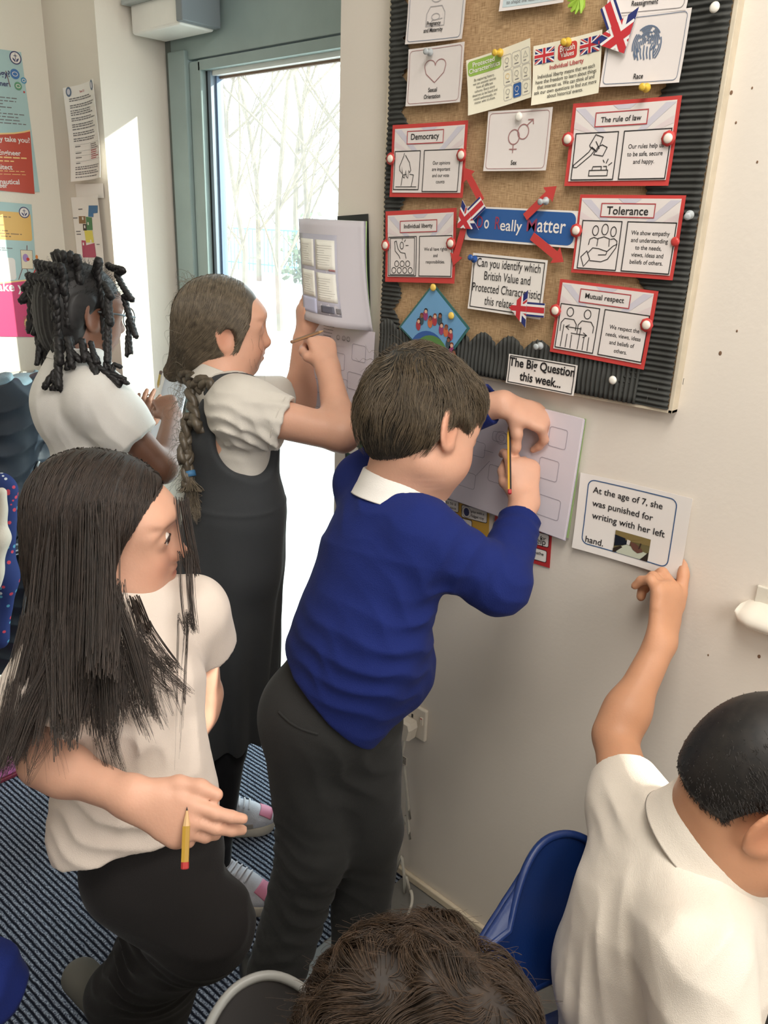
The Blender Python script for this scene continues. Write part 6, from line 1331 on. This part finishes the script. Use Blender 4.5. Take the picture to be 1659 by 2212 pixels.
def eyes(q, B, H, body, iris):
    for s_ in (-1, 1):
        c = q(.15 * s_, .352, .0); f = unit(B[1] + B[0] * .25 * s_ - B[2] * .08); mb = MB(); mb.lathe([(.0001, .0128), (.004, .0122), (.0062, .0112)], c, f, mat('iris_' + iris, {'brown': (66, 44, 34)}[iris], .15), 16); W_ = mat('eye_white', (226, 216, 208), .2)
        mb.lathe([(.0062, .0112), (.009, .009), (.0115, .005), (.012, 0)], c, f, W_, 18); mb.build('eye', body, True)
        mb = MB(); P_ = [c + (B[0] * (.016 * t) + B[2] * (.0058 - .0075 * t * t) + B[1] * (.0125 - .006 * t * t)) for t in np.linspace(-1, 1, 9)]; mb.tube(P_, [.0006, .0012, .0014, .0015, .0015, .0015, .0014, .0012, .0006], mat('lash_brown', (48, 36, 32), .6), 6); mb.build('eyelashes', body, True)
eyes(q, HB, HH, body, 'brown')
hairD = hairmat('hair_dark_brown', (24, 20, 17), (64, 51, 43), .55)
hv = Vol(np.minimum(hc, neckb) - [.26, .26, .34], hc + .22, .0034)
hv.ell(q(0, -.05, .14), np.array([.385, .46, .40]) * HH, .02, R=HB)
for s_ in (-1, 1): hv.cone(q(.27 * s_, -.05, .1), q(.31 * s_, -.10, -.75), .17 * HH, .13 * HH, .05, flat=HB[0], ratio=.8)
hv.cone(q(0, -.26, .05), q(0, -.32, -.78), .30 * HH, .20 * HH, .06, flat=HB[1], ratio=.7); hv.cone(q(.2, -.2, -.2), q(.32, -.13, -.85), .20 * HH, .14 * HH, .05, flat=HB[1], ratio=1.2)
hv.plane(q(0, .36, .24), HB[1] * .9 - HB[2] * .42, .01); hv.ell(q(0, .44, -.22), np.array([.56, .50, .54]) * HH, .012, 'sub', R=HB)
hair = hv.build('hair', hairD, body)
def flowD(P, t):
    L_ = (P - hc) @ HB.T / HH; up = np.clip(L_[:, 2:] * 1.6, 0, 1)
    return -ZZ * (1 - .55 * up) + HB[0] * np.sign(L_[:, :1] + .001) * up * .9 - HB[1] * up * .35
cp_ = cap_points(hv, hc, HB, HH, 5000, lambda L_: L_[:, 2] > -.5, 5)
st = comb(hv, cp_, flowD, 12, .016 * (.7 + .6 * RNG.random(len(cp_))), .0006, lift=lambda t: .002 * t) + RNG.normal(0, .0007, (len(cp_), 13, 3)); strands('hair_strands', st, .0006, hairD, hair)
L_st = []
def lock(pts, n, spread, seed):
    rg = np.random.default_rng(seed); P0 = np.array(spline(D_(*pts), 10)); m_n = len(P0); tt = np.linspace(0, 1, m_n)[:, None]
    sub_ = rg.normal(0, 1, (7, 3)) * spread * 1.15; se = rg.normal(0, 1, (7, 3)) * spread * 1.3; sc_ = .62 + .38 * rg.random(7)
    for _ in range(int(n * .8)):
        j = rg.integers(7); o = sub_[j] + rg.normal(0, .6, 3) * spread; e = se[j] + rg.normal(0, .3, 3) * spread; cut = sc_[j] * (.8 + .2 * rg.random()); w = np.sin(tt * (2 + j * .5) + j) * np.array([.004, .004, 0]) * math.cos(j * 2.1) + np.sin(tt * rg.uniform(2, 6) + rg.uniform(0, 6)) * rg.normal(0, .0012, 3)
        Q = P0 + o * (1 - tt * .85) + e * tt + w; idx = np.linspace(0, (m_n - 1) * cut, 22); L_st.append(np.stack([np.interp(idx, np.arange(m_n), Q[:, j_]) for j_ in range(3)], 1))
for i, (pts, n, sp) in enumerate([
    (((205, 1100, 1.03), (195, 1300, 1.0), (185, 1420, .99), (215, 1500, .985), (235, 1580, .985)), 220, .010), (((215, 1100, 1.03), (225, 1280, .99), (258, 1400, .985), (300, 1480, .985), (322, 1540, .985)), 240, .010), (((225, 1120, 1.03), (248, 1290, .99), (300, 1390, .985), (336, 1450, .99), (325, 1530, .99)), 200, .007),
    (((160, 1100, 1.06), (140, 1300, 1.02), (105, 1430, .99), (95, 1560, .97), (130, 1660, .955)), 200, .009), (((130, 1100, 1.08), (100, 1300, 1.04), (55, 1450, 1.0), (25, 1560, .98), (8, 1640, .97)), 230, .010), (((115, 1150, 1.1), (80, 1330, 1.06), (40, 1480, 1.02), (18, 1580, 1.0), (30, 1660, .98)), 160, .009),
    (((180, 1250, 1.0), (175, 1380, .99), (205, 1500, .98), (225, 1600, .98), (228, 1680, .985)), 90, .005), (((215, 1280, 1.0), (225, 1400, .985), (232, 1480, .98), (262, 1540, .985), (312, 1548, .985)), 50, .004), (((150, 1200, 1.04), (130, 1400, .985), (70, 1500, .97), (62, 1600, .965), (80, 1680, .955)), 70, .005),
    (((392, 1080, 1.13), (404, 1190, 1.12), (402, 1320, 1.09), (392, 1480, 1.07), (380, 1700, 1.07)), 60, .0026), (((290, 1290, 1.06), (312, 1345, 1.04), (345, 1420, 1.03), (350, 1500, 1.03), (348, 1560, 1.035)), 60, .004)]): lock(pts, n, sp, i)
strands('long_locks', np.array(L_st), .00052, hairD, hair, .12)
# polo shirt, loose
v = Vol(lo, hi, .0036)
torso(v, hips - ZZ * .02, waist, chest, neckb - ZZ * .005, shR, shL, fD, .105, .100, .102, .84, .048); v.cone(waist - fD * .02, dep(215, 1800, 1.12), .07, .068, .05); v.cone(waist + fD * .03, dep(385, 1735, 1.16), .06, .052, .05)
sleeve(v, shR, cuffR, .062, .062, .050, .025); sleeve(v, shL, cuffL, .060, .056, .044, .02)
hA, hB_, hC_ = dep(190, 1855, 1.1), dep(447, 1762, 1.2), dep(300, 1860, 1.05); hn = np.cross(hB_ - hA, hC_ - hA); hn = hn if hn[2] < 0 else -hn; v.plane(hA, hn); v.ell(neckb + ZZ * .045, (.046, .046, .05), .008, 'sub')
v.warp(folds([(dep(240, 1770, 1.02), ZZ + RH * .45, .009, .032, .10), (dep(110, 1480, 1.0), ZZ * .9 + RH * .5, .008, .035, .06), (dep(210, 1560, 1.02), ZZ * .8 - RH * .7, .009, .04, .07), (dep(400, 1600, 1.08), RH + ZZ * .1, .007, .036, .12), (dep(330, 1600, 1.05), RH + ZZ * .25, .005, .05, .12)])); v.warp(ripple(.0022, 24, 5))
shirt = v.build('polo_shirt', POLO2, body)
mb = MB(); P_ = v.snap(np.array([dep(338 + 3 * t * 10, 1320 + 140 * t, 1.05) for t in np.linspace(0, 1, 10)]), .001, 8); mb.tube(list(P_), .0016, POLO2, 6); mb.build('placket', body, True)
collar('polo_collar', neckb + ZZ * .012, ZZ + fD * .25, fD, .05, .03, POLO2, body, .3, 1.6, 1.0, 1.4)
v = Vol(np.array([-1.45, -1.15, .02]), np.array([-.5, -.45, .95]), .0042)
v.chain([waist - ZZ * .01, hips - fD * .01, hips - ZZ * .06], [.07, .078, .078], .03, flat=fD, ratio=.9); v.chain([hips + sD * .03 - ZZ * .05, kR, aR], [.078, .070, .056], .03); v.chain([hips - sD * .04 - ZZ * .06, kL, aL], [.08, .07, .06], .025)
v.warp(folds([(kR, ZZ + RH * .2, .007, .04, .09), (dep(260, 2060, 1.3), ZZ - RH * .4, .009, .04, .12)])); v.warp(ripple(.002, 24, 4)); v.build('trousers', DARKT, body)
for a_, d_, mm in ((aR, rfu(-.25, .2), mat('shoe_grey', (110, 108, 100), .7)), (aL, rfu(.8, -.3), mat('shoe_blue_grey', (120, 128, 140), .6))):
    sv = Vol(a_ - .22, a_ + .22, .004); b_ = np.array([a_[0], a_[1], max(.045, a_[2] - .05)]); sv.cone(b_ - d_ * .03, b_ + d_ * .12, .036, .036, .02, flat=ZZ, ratio=.85); sv.cone(b_ - d_ * .02, a_, .036, .038, .03); sv.plane((0, 0, .003), -ZZ); o = sv.build('shoe', mm, body)
pencil('pencil', 'mustard pencil dangling from the fingers of the long-haired girl', dep(399, 1878, .915), dep(404, 1745, .935), .0047, (196, 156, 62), (170, 50, 50), (168, 132, 52))

# ------------------------------------------------------------------ boy pointing at the sheet on the wall
TAN = skinmat('skin_tan', (206, 152, 118)); WHITE3 = clothmat('warm_white_polo', (232, 222, 208), .9, .4, .03, 800)
fE = rfu(.85, .35, 0); hc = dep(1667, 1716, .965); HB = basis(rfu(.85, -.32, -.60), unit(ZZ + RH * .25)); HH = .226
neckb = dep(1522, 1832, 1.03); chest = dep(1455, 1985, 1.06); waist = dep(1405, 2150, 1.10); hips = dep(1390, 2330, 1.15)
shL = dep(1362, 1748, 1.17); elL = dep(1328, 1590, 1.275); wrL = dep(1428, 1388, 1.31); cuffL = dep(1345, 1672, 1.215)
shR = dep(1502, 2050, .925); elR = dep(1535, 2330, .91); wrR = dep(1700, 2400, .95); cuffR = dep(1532, 2290, .915)
lo, hi = np.array([-.62, -.95, .2]), np.array([.12, -.004, 1.2])
v = Vol(lo, hi, .003)
v.chain([hips, waist, chest], [.11, .105, .11], .03, flat=fE, ratio=.75); v.cone(chest, neckb, .09, .055, .03)
for s_, e_, w_ in ((shR, elR, wrR), (shL, elL, wrL)): v.cone(chest, s_, .06, .046, .03); v.chain([s_, e_], [.042, .033], .02); v.cone(e_, w_, .033, .0245, .015); v.ell(e_ + (w_ - e_) * .25, (.033, .033, .033), .03)
q = head(v, hc, HB, HH, neckb, .058)
dL = unit(dep(1446, 1268, 1.318) - wrL)
tL = hand(v, wrL, dL, FH * .6 - RH * .5, RH * .75 + FH * .5, .186, ((4, 6, 6), (48, 70, 40), (58, 75, 40), (40, 60, 30)), (.10, -.02, -.06, -.10), ((.8, .45, .45), (.95, .1, .5), (.9, -.3, .5)))
v.chain([hips + RH * .0, hips + fE * .32 + ZZ * -.02, hips + fE * .36 - ZZ * .3], [.08, .06, .05], .03)
body = v.build('person', TAN, None, face_tint(q, HB, hc, HH)); put(body, 'seated boy in a white polo shirt reaching up to point at the sheet', 'person')
hairE = hairmat('hair_black_short', (14, 13, 13), (52, 46, 42), .5)
hv = Vol(hc - .21, hc + .21, .0032); hv.ell(q(0, -.05, .15), np.array([.372, .455, .395]) * HH, .02, R=HB); hv.ell(q(0, -.20, -.05), np.array([.325, .285, .34]) * HH, .03, R=HB)
hv.plane(q(0, .34, .2), HB[1] * .8 - HB[2] * .5, .01); hv.plane(q(0, -.3, -.24), -HB[2] * .9 + HB[1] * .2, .02)
for s_ in (-1, 1): hv.ell(q(.43 * s_, .08, -.17), np.array([.2, .33, .32]) * HH, .012, 'sub', R=HB)
hair = hv.build('hair', hairE, body); cp_ = cap_points(hv, hc, HB, HH, 9000, lambda L_: (L_[:, 2] > -.26) & (hv.at(hc + (L_ @ HB) * HH) < .01), 4); g = hv.grad(cp_); g /= np.linalg.norm(g, axis=1)[:, None]
ln = np.where(((cp_ - hc) @ HB[2]) > .12 * HH, .012, .006)[:, None]; strands('hair_strands', np.stack([cp_ + (g * .42 + HB[1] * .75 - HB[2] * .35 + RNG.normal(0, .18, cp_.shape)) * ln * t for t in (0, .35, .7, 1)], 1), .0005, hairE, hair)
v = Vol(lo, hi, .0036)
torso(v, hips, waist, chest, neckb - (neckb - chest) * .24, shL, shR, fE, .150, .140, .122, .74, .050, .05, upr=.6); v.ell(chest - fE * .02, (.10, .10, .11), .06); v.cone(dep(1400, 2010, 1.07), dep(1315, 2110, 1.10), .08, .065, .06)
v.cone(shL, chest, .055, .08, .05); sleeve(v, shL, cuffL, .052, .046, .037, .03); sleeve(v, shR, cuffR, .058, .062, .05, .03); v.ell(neckb + (hc - neckb) * .28, (.058, .058, .058), .01, 'sub')
v.warp(folds([(dep(1290, 2060, 1.0), RH + ZZ * .2, .004, .042, .10), (dep(1400, 2080, .98), RH * .9 + ZZ * .4, .002, .06, .14), (dep(1370, 1760, 1.1), ZZ * .8 + RH * .5, .007, .034, .05), (dep(1520, 1990, .86), RH * .7 - ZZ * .6, .009, .05, .07), (dep(1500, 2150, .86), RH * .4 + ZZ, .003, .06, .12), (dep(1250, 2150, 1.05), RH, .005, .034, .08)])); v.warp(ripple(.0018, 22, 8))
v.build('polo_shirt', WHITE3, body)
collar('polo_collar', neckb + unit(hc - neckb) * .026, unit(hc - neckb) + ZZ * .3, fE, .071, .046, WHITE3, body, .25, 1.3, 1.0, 1.3)
v = Vol(np.array([-.62, -.95, .05]), np.array([.3, -.05, .75]), .006); v.chain([hips - ZZ * .03, hips + fE * .1], [.13, .12], .03); v.chain([hips + fE * .05, hips + fE * .33 - ZZ * .03, hips + fE * .37 - ZZ * .33], [.115, .085, .065], .03); v.build('trousers', BLACKT, body)

# ------------------------------------------------------------------ child seated right in front of the camera: only the top of the head shows
hc = dep(890, 2262, .82); HB = basis(rfu(.80, .25, -.35), ZZ); HH = .225; neckb = hc - HB[2] * .15 - HB[1] * .03; chest = neckb - ZZ * .16
fF = unit([.94, -.33, 0]); sF = np.cross(fF, ZZ); shR, shL = neckb + sF * .14 - ZZ * .05, neckb - sF * .14 - ZZ * .05; hips = chest - ZZ * .25
lo, hi = hips - [.3, .3, .12], hc + [.3, .3, .2]; v = Vol(lo, hi, .0035); v.chain([hips, chest], [.1, .1], .03, flat=fF, ratio=.75); v.cone(chest, neckb, .09, .055, .03)
for s_ in (shR, shL): v.cone(chest, s_, .05, .045, .03); v.chain([s_, s_ - ZZ * .2 + fF * .06, s_ - ZZ * .2 + fF * .26], [.042, .035, .025], .02)
q = head(v, hc, HB, HH, neckb, .052); body = v.build('person', SKIN, None, face_tint(q, HB, hc, HH)); put(body, 'child with tousled brown hair, only the head in view at the bottom edge', 'person')
hairF = hairmat('hair_tousled_brown', (20, 15, 11), (80, 59, 40), .6, 38)
hv = Vol(hc - .24, hc + .22, .0034); hv.ell(q(0, -.05, .14), np.array([.40, .475, .40]) * HH, .02, R=HB); hv.ell(q(0, -.22, -.06), np.array([.35, .29, .36]) * HH, .03, R=HB); hv.ell(q(.05, .1, .36), np.array([.25, .26, .16]) * HH, .04, R=HB)
hv.plane(q(0, .38, .1), HB[1] * .8 - HB[2] * .6, .01); hv.warp(ripple(.010, 50, 12)); hair = hv.build('hair', hairF, body); sw = q(.1, .1, .55)
def flowF(P, t):
    d = P - sw; r_ = np.linalg.norm(d, axis=1, keepdims=True); K_ = [np.array(v_) for v_ in ((61., 47., 53.), (-38., 66., 21.), (24., -52., 71.))]; N_ = np.stack([np.sin(P @ K_[i] * .9 + i) + .6 * np.sin(P @ K_[(i + 1) % 3] * 1.9 + 2 * i) for i in range(3)], 1)
    return d / (r_ + .02) * .6 + np.cross(d / (r_ + .02), HB[2]) * .5 + N_ * .75 - ZZ * .2 - RH * .25
cp_ = cap_points(hv, hc, HB, HH, 16000, lambda L_: L_[:, 2] > -.3, 5); st = comb(hv, cp_, flowF, 8, .010 * (.5 + RNG.random(len(cp_))), .001, lift=lambda t: .010 * math.sin(t * 3) + .003 * t)
st = st + RNG.normal(0, .0016, (len(st), 1, 3)); strands('hair_strands', st, .00042, hairF, hair)
F_ = [[p + (n_ * RNG.uniform(.015, .03) + RH * RNG.normal(0, .012)) * t - ZZ * .01 * t * t + np.cross(n_, ZZ) * .012 * t * t for t in np.linspace(0, 1, 7)] for p, n_ in zip(cp_[:420], (hv.grad(cp_[:420]) / np.linalg.norm(hv.grad(cp_[:420]), axis=1)[:, None]))]; strands('stray_hairs', np.array(F_), .0004, hairF, hair)
v = Vol(lo, hi, .005); torso(v, hips, (hips + chest) / 2, chest, neckb, shR, shL, fF, .13, .12, .12, .75, .055)
for s_ in (shR, shL): sleeve(v, s_, s_ - ZZ * .14 + fF * .04, .058, .056, .044)
v.build('polo_shirt', WHITE, body); v = Vol(np.array([hips[0] - .4, hips[1] - .35, .05]), hips + [.4, .5, .1], .007)
for g in (-1, 1): h_ = hips + sF * .07 * g; v.chain([h_, h_ + fF * .32, h_ + fF * .34 - ZZ * .33], [.1, .075, .06], .03)
v.build('trousers', BLACKT, body)

# ------------------------------------------------------------------ child in a blue jumper at the left edge: only a sleeve shows
hc = dep(-330, 1690, 1.10); HB = basis(rfu(.7, .6, -.2), ZZ); HH = .21; neckb = hc - ZZ * .14; chest = neckb - ZZ * .15; fG = unit([HB[1][0], HB[1][1], 0]); sG = np.cross(fG, ZZ); hips = chest - ZZ * .27
shR, shL = neckb + sG * .15 - ZZ * .05, neckb - sG * .15 - ZZ * .05; elR = dep(-40, 2130, 1.12); lo, hi = np.array([hips[0] - .4, hips[1] - .4, 0]), hc + [.4, .4, .2]
v = Vol(lo, hi, .004); v.chain([hips, chest], [.1, .1], .03, flat=fG, ratio=.75); v.cone(chest, neckb, .09, .05, .03); wrR = elR - RH * .12 - ZZ * .12
for s_, e_ in ((shR, elR), (shL, shL - ZZ * .22)): v.cone(chest, s_, .05, .045, .03); v.chain([s_, e_], [.042, .035], .02)
v.cone(elR, wrR, .034, .024, .015); hand(v, wrR, unit(wrR - elR), sG * -1, fG, .14, ((25, 25, 15),) * 4)
for g in (-1, 1): v.chain([hips + sG * .06 * g, hips + sG * .07 * g - ZZ * .3, np.array([hips[0], hips[1], .04]) + sG * .07 * g], [.07, .045, .032], .02)
q = head(v, hc, HB, HH, neckb, .046); body = v.build('person', SKIN, None, face_tint(q, HB, hc, HH)); put(body, 'child whose blue jumper sleeve shows at the lower left edge', 'person')
hv = Vol(hc - .2, hc + .2, .004); hv.ell(q(0, -.05, .15), np.array([.385, .465, .40]) * HH, .02, R=HB); hv.ell(q(0, -.2, -.05), np.array([.34, .29, .34]) * HH, .03, R=HB); hv.plane(q(0, .36, .15), HB[1] * .8 - HB[2] * .6, .01); hv.build('hair', hairM, body)
v = Vol(lo, hi, .0045); torso(v, hips, (hips + chest) / 2, chest, neckb, shR, shL, fG, .13, .12, .12, .75, .055); v.cone(shR, elR, .062, .056, .03); sleeve(v, elR, wrR, .056, .04, .03); sleeve(v, shL, shL - ZZ * .25, .06, .05, .036); v.plane(hips - ZZ * .04, -ZZ, region=(hips - [.22, .22, .2], hips + [.22, .22, 0])); v.warp(folds([(elR, ZZ + RH * .3, .008, .04, .1)])); v.warp(ripple(.002, 26, 2)); v.build('jumper', BLUE, body)
v = Vol(lo, hips + [.3, .3, .05], .006)
for g in (-1, 1): v.chain([hips + sG * .055 * g, hips + sG * .07 * g - ZZ * .3, np.array([hips[0], hips[1], .09]) + sG * .07 * g], [.1, .075, .06], .02)
v.build('trousers', BLACKT, body)
# ------------------------------------------------------------------ chairs
CHB = mat('chair_blue', (10, 40, 94), .38, .04, 6, .08, 300); CHG = mat('chair_grey', (64, 62, 62), .4, .05, 8); METAL = mat('chair_leg_grey', (176, 172, 164), .35, .05, 20, metal=.7)
def chair(label, c, fw, m, rim, zt=.74, wt=.40, ws=.40):
    """moulded school chair: curved back shell, seat, tube legs; c = seat centre on the floor, fw = way it faces"""
    fw = unit([fw[0], fw[1], 0]); sd = np.cross(fw, ZZ); c = np.array([c[0], c[1], 0]); t = thing('school_chair', label, 'chair', c, 'plastic school chairs')
    zs = .42
    def bk(a, b):     # a across -1..1, b up 0..1
        w = wt / 2 * (1 - .10 * b - .42 * max(0, b - .55) ** 2 / .2); z0 = zs + .11; top = zt - .085 * abs(a) ** 2.4
        z = z0 + (top - z0) * b
        return c + sd * a * w + fw * (-.175 - .05 * b + .055 * a * a) + ZZ * z
    N, Mv, th = 28, 14, .007; mb = MB(); V = []
    for off in (0, 1):
        for j in range(Mv + 1):
            for i in range(N + 1): V.append(bk(-1 + 2 * i / N, j / Mv) - fw * th * off)
    n = (N + 1) * (Mv + 1); F = []
    for j in range(Mv):
        for i in range(N): k = j * (N + 1) + i; F += [(k, k + 1, k + N + 2, k + N + 1), (n + k, n + k + N + 1, n + k + N + 2, n + k + 1)]
    mb.add(V, F, m); rimp = [bk(-1, j / Mv) for j in range(Mv + 1)] + [bk(-1 + 2 * i / N, 1) for i in range(1, N)] + [bk(1, 1 - j / Mv) for j in range(Mv + 1)] + [bk(1 - 2 * i / N, 0) for i in range(1, N)]
    rimp = [p - fw * th / 2 for p in rimp + [rimp[0]]]; mb.build('backrest', t, True)
    mb = MB(); mb.tube(rimp, .006, rim, 8, False); mb.build('rim', t, True)
    mb = MB(); mb.grid(lambda a, b: c + sd * (a - .5) * ws * (1 - .06 * (1 - b)) + fw * (-.19 + .39 * b) + ZZ * (zs + .018 * (2 * a - 1) ** 2 - .02 * max(0, b - .8) ** 2 * 25 + .03 * max(0, .15 - b) * 4), 16, 16, m); mb.build('seat', t, True, .008)
    for g in (-1, 1):
        mb = MB(); mb.tube(spline([c + sd * .15 * g + fw * -.17 + ZZ * (zs + .2), c + sd * .16 * g + fw * -.17 + ZZ * zs, c + sd * .17 * g + fw * -.16 + ZZ * (zs - .02), c + sd * .19 * g + fw * -.22 + ZZ * .008], 5), .0105, METAL, 10); mb.build('leg', t, True)
        mb = MB(); mb.tube(spline([c + sd * .17 * g + fw * -.14 + ZZ * (zs - .014), c + sd * .17 * g + fw * .12 + ZZ * (zs - .014), c + sd * .18 * g + fw * .18 + ZZ * (zs - .06), c + sd * .19 * g + fw * .21 + ZZ * .008], 5), .0105, METAL, 10); mb.build('leg', t, True)
    return t
a, b = at_z(1105, 1868, .735), at_z(985, 1985, .70)
chair('blue plastic school chair behind the pointing boy', (-.22, -.48), (.91, -.41), CHB, CHB, .755, .44, .42)
chair('dark grey school chair with a pale rim at the bottom edge', (-.365, -.905), fF, CHG, mat('chair_rim_grey', (150, 150, 146), .4), .722, .42, .40)

# ------------------------------------------------------------------ coats and bags by the left wall
PUF = mat('puffer_black', (44, 52, 62), .55, .12, 12, .2, 60, spec=.3); FLE = mat('fleece_grey_blue', (112, 134, 146), .95, .12, 14, .5, 200); FLO = None
def coatmat():
    m = bpy.data.materials.new('floral_blue'); m.use_nodes = True; n = m.node_tree.nodes; L = m.node_tree.links; b = n['Principled BSDF']; tc = n.new('ShaderNodeTexCoord'); vo = n.new('ShaderNodeTexVoronoi'); vo.inputs['Scale'].default_value = 46; L.new(tc.outputs['Object'], vo.inputs[0])
    lt_ = n.new('ShaderNodeMath'); lt_.operation = 'LESS_THAN'; lt_.inputs[1].default_value = .26; L.new(vo.outputs['Distance'], lt_.inputs[0]); mx = n.new('ShaderNodeMix'); mx.data_type = 'RGBA'; mx.inputs['A'].default_value = lin((38, 56, 116)) + (1,)
    cr = n.new('ShaderNodeValToRGB'); cr.color_ramp.interpolation = 'CONSTANT'; e = cr.color_ramp.elements; e[0].color = lin((210, 70, 90)) + (1,); e[1].position = .4; e[1].color = lin((220, 222, 226)) + (1,); e2 = e.new(.75); e2.color = lin((90, 160, 190)) + (1,)
    sp = n.new('ShaderNodeSeparateColor'); L.new(vo.outputs['Color'], sp.inputs[0]); L.new(sp.outputs[0], cr.inputs[0]); L.new(lt_.outputs[0], mx.inputs['Factor']); L.new(cr.outputs[0], mx.inputs['B']); L.new(mx.outputs['Result'], b.inputs['Base Color']); b.inputs['Roughness'].default_value = .8; return m
def wp(x, y, off): return at_x(x, y, XL + off)
t = thing('coat_rail', 'grey coat rail on the left wall, hidden behind the hanging coats', 'rail', wp(0, 800, 0)); mb = MB(); p = wp(60, 828, .01); mb.box((XL, p[1] - .75, p[2] - .04), (XL + .018, p[1] + .04, p[2] + .04), mat('rail_grey', (190, 188, 180), .5), .003); mb.build('board', t)
for k in range(5):
    c_ = np.array([XL + .018, p[1] - .05 - k * .15, p[2]]); mb = MB(); mb.tube(spline([c_, c_ + [.04, 0, -.005], c_ + [.06, 0, .02], c_ + [.06, 0, .045]], 5), .005, METAL, 8); mb.build('hook', t, True)
def cw(x, y, off): return at_x(x, y, XL + off)
# black quilted jacket
ax = np.array([0, 1.0, 0]); v = Vol(np.array([XL + .02, -.62, .2]), np.array([XL + .36, .0, 1.32]), .004)
T, B_ = cw(128, 870, 0.160), cw(70, 1440, 0.160)
v.chain([T, T * .55 + B_ * .45, B_], [.115, .15, .15], .04, flat=(1, 0, 0), ratio=.62); v.chain([cw(30, 880, 0.176), cw(-30, 1180, 0.216)], [.085, .075], .03); v.chain([cw(215, 900, 0.128), cw(235, 1180, 0.096)], [.075, .06], .03)
v.warp(lambda P: .009 * np.abs(np.sin((P[:, 2] + .012 * np.sin(P[:, 1] * 30)) * math.pi / .062)) - .006); v.cone(cw(108, 900, 0.256), cw(52, 1430, 0.256), .010, .010, .012, 'sub'); v.warp(ripple(.003, 40, 7))
jk = v.build('puffer_jacket', PUF, None); put(jk, 'black quilted puffer jacket with a chest logo hanging on the left wall', 'jacket')
mb = MB(); P_ = v.snap(np.array([cw(98 - 62 * t, 1000 + 430 * t, .26) for t in np.linspace(0, 1, 30)]), .002, 8); mb.tube(list(P_), .0045, mat('zip_grey', (120, 126, 132), .35, metal=.4), 6); mb.build('zip', jk, True)
V_, F2 = text_geo('ZAVETTI', .03); lo_, hi_ = V_.min(0), V_.max(0); U = (V_ - lo_) / (hi_ - lo_)
A_, B2 = np.array([66.0, 1118.0]), np.array([52.0, 1208.0]); W2 = np.array([-15.0, -1.5]) * -1
def onj(u, w, off): x = A_[0] + (B2[0] - A_[0]) * u + (1 - w) * -0 + w * 13; y = A_[1] + (B2[1] - A_[1]) * u + w * 2; return cw(x, y, 0.280)
Pq = v.snap(np.array([onj(u, w, 0) for u, w in U]), .0034, 8); mb = MB(); mb.add(Pq, F2, mat('logo_silver', (168, 172, 176), .4)); mb.build('logo_lettering', jk)
Pq = v.snap(np.array([onj(-.06 + 1.12 * i / 10, -.3 + 1.6 * j / 4, 0) for j in range(5) for i in range(11)]), .0018, 8); mb = MB(); mb.add(Pq, [(j * 11 + i, j * 11 + i + 1, (j + 1) * 11 + i + 1, (j + 1) * 11 + i) for j in range(4) for i in range(10)], mat('logo_patch', (54, 60, 68), .5)); mb.build('logo_patch', jk, True)
# fleece bundled on top
v = Vol(np.array([XL + .02, -.62, .85]), np.array([XL + .38, .02, 1.35]), .004)
for a_ in ((20, 835, 2.02, .055), (62, 828, 2.06, .05), (92, 862, 2.07, .045), (45, 880, 2.0, .05), (5, 880, 2.0, .055), (78, 905, 2.05, .038), (20, 915, 1.99, .04)): v.ell(cw(a_[0], a_[1], .12 + (2.07 - a_[2]) * .9), (a_[3] * .9, a_[3], a_[3] * .72), .03)
v.warp(lambda P: .007 * np.sin(P[:, 2] * 120 + 3 * np.sin(P[:, 1] * 32)) ); v.warp(ripple(.004, 50, 3)); put(v.build('fleece', FLE, None), 'grey-blue fleece bunched over the top of the puffer jacket', 'fleece')
v = Vol(np.array([XL + .1, -.75, .35]), np.array([XL + .6, -.1, 1.1]), .0045); v.chain([cw(0, 1060, 0.320), cw(-5, 1240, 0.312), cw(-14, 1370, 0.296)], [.05, .055, .045], .03, flat=FH, ratio=.6); v.warp(ripple(.006, 30, 5)); put(v.build('floral_coat', coatmat(), None), 'navy coat with a small floral print at the left edge', 'coat')
v = Vol(np.array([XL + .1, -.8, .5]), np.array([XL + .7, -.1, 1.2]), .0045); v.chain([cw(4, 1065, 0.384), cw(-2, 1160, 0.384), cw(-14, 1262, 0.384)], [.014, .028, .02], .02); v.warp(ripple(.004, 40, 6)); put(v.build('cream_scarf', mat('scarf_cream', (226, 214, 198), .9, .06, 20, .3, 200), None), 'cream scarf hanging in front of the floral coat', 'scarf')
bx = at_z(10, 1668, 0)
t = thing('pink_box', 'pink box standing on the carpet at the left edge', 'box', bx); mb = MB(); mb.box((bx[0] - .2, bx[1] - .16, .012), (bx[0] + .04, bx[1] + .02, .06), mat('box_pink', (214, 120, 180), .4, .12, 20), .006); mb.build('tray', t)
mb = MB(); mb.box((bx[0] - .205, bx[1] - .165, .0), (bx[0] + .045, bx[1] + .025, .012), mat('box_red_base', (120, 40, 60), .5), .003); mb.build('base', t)
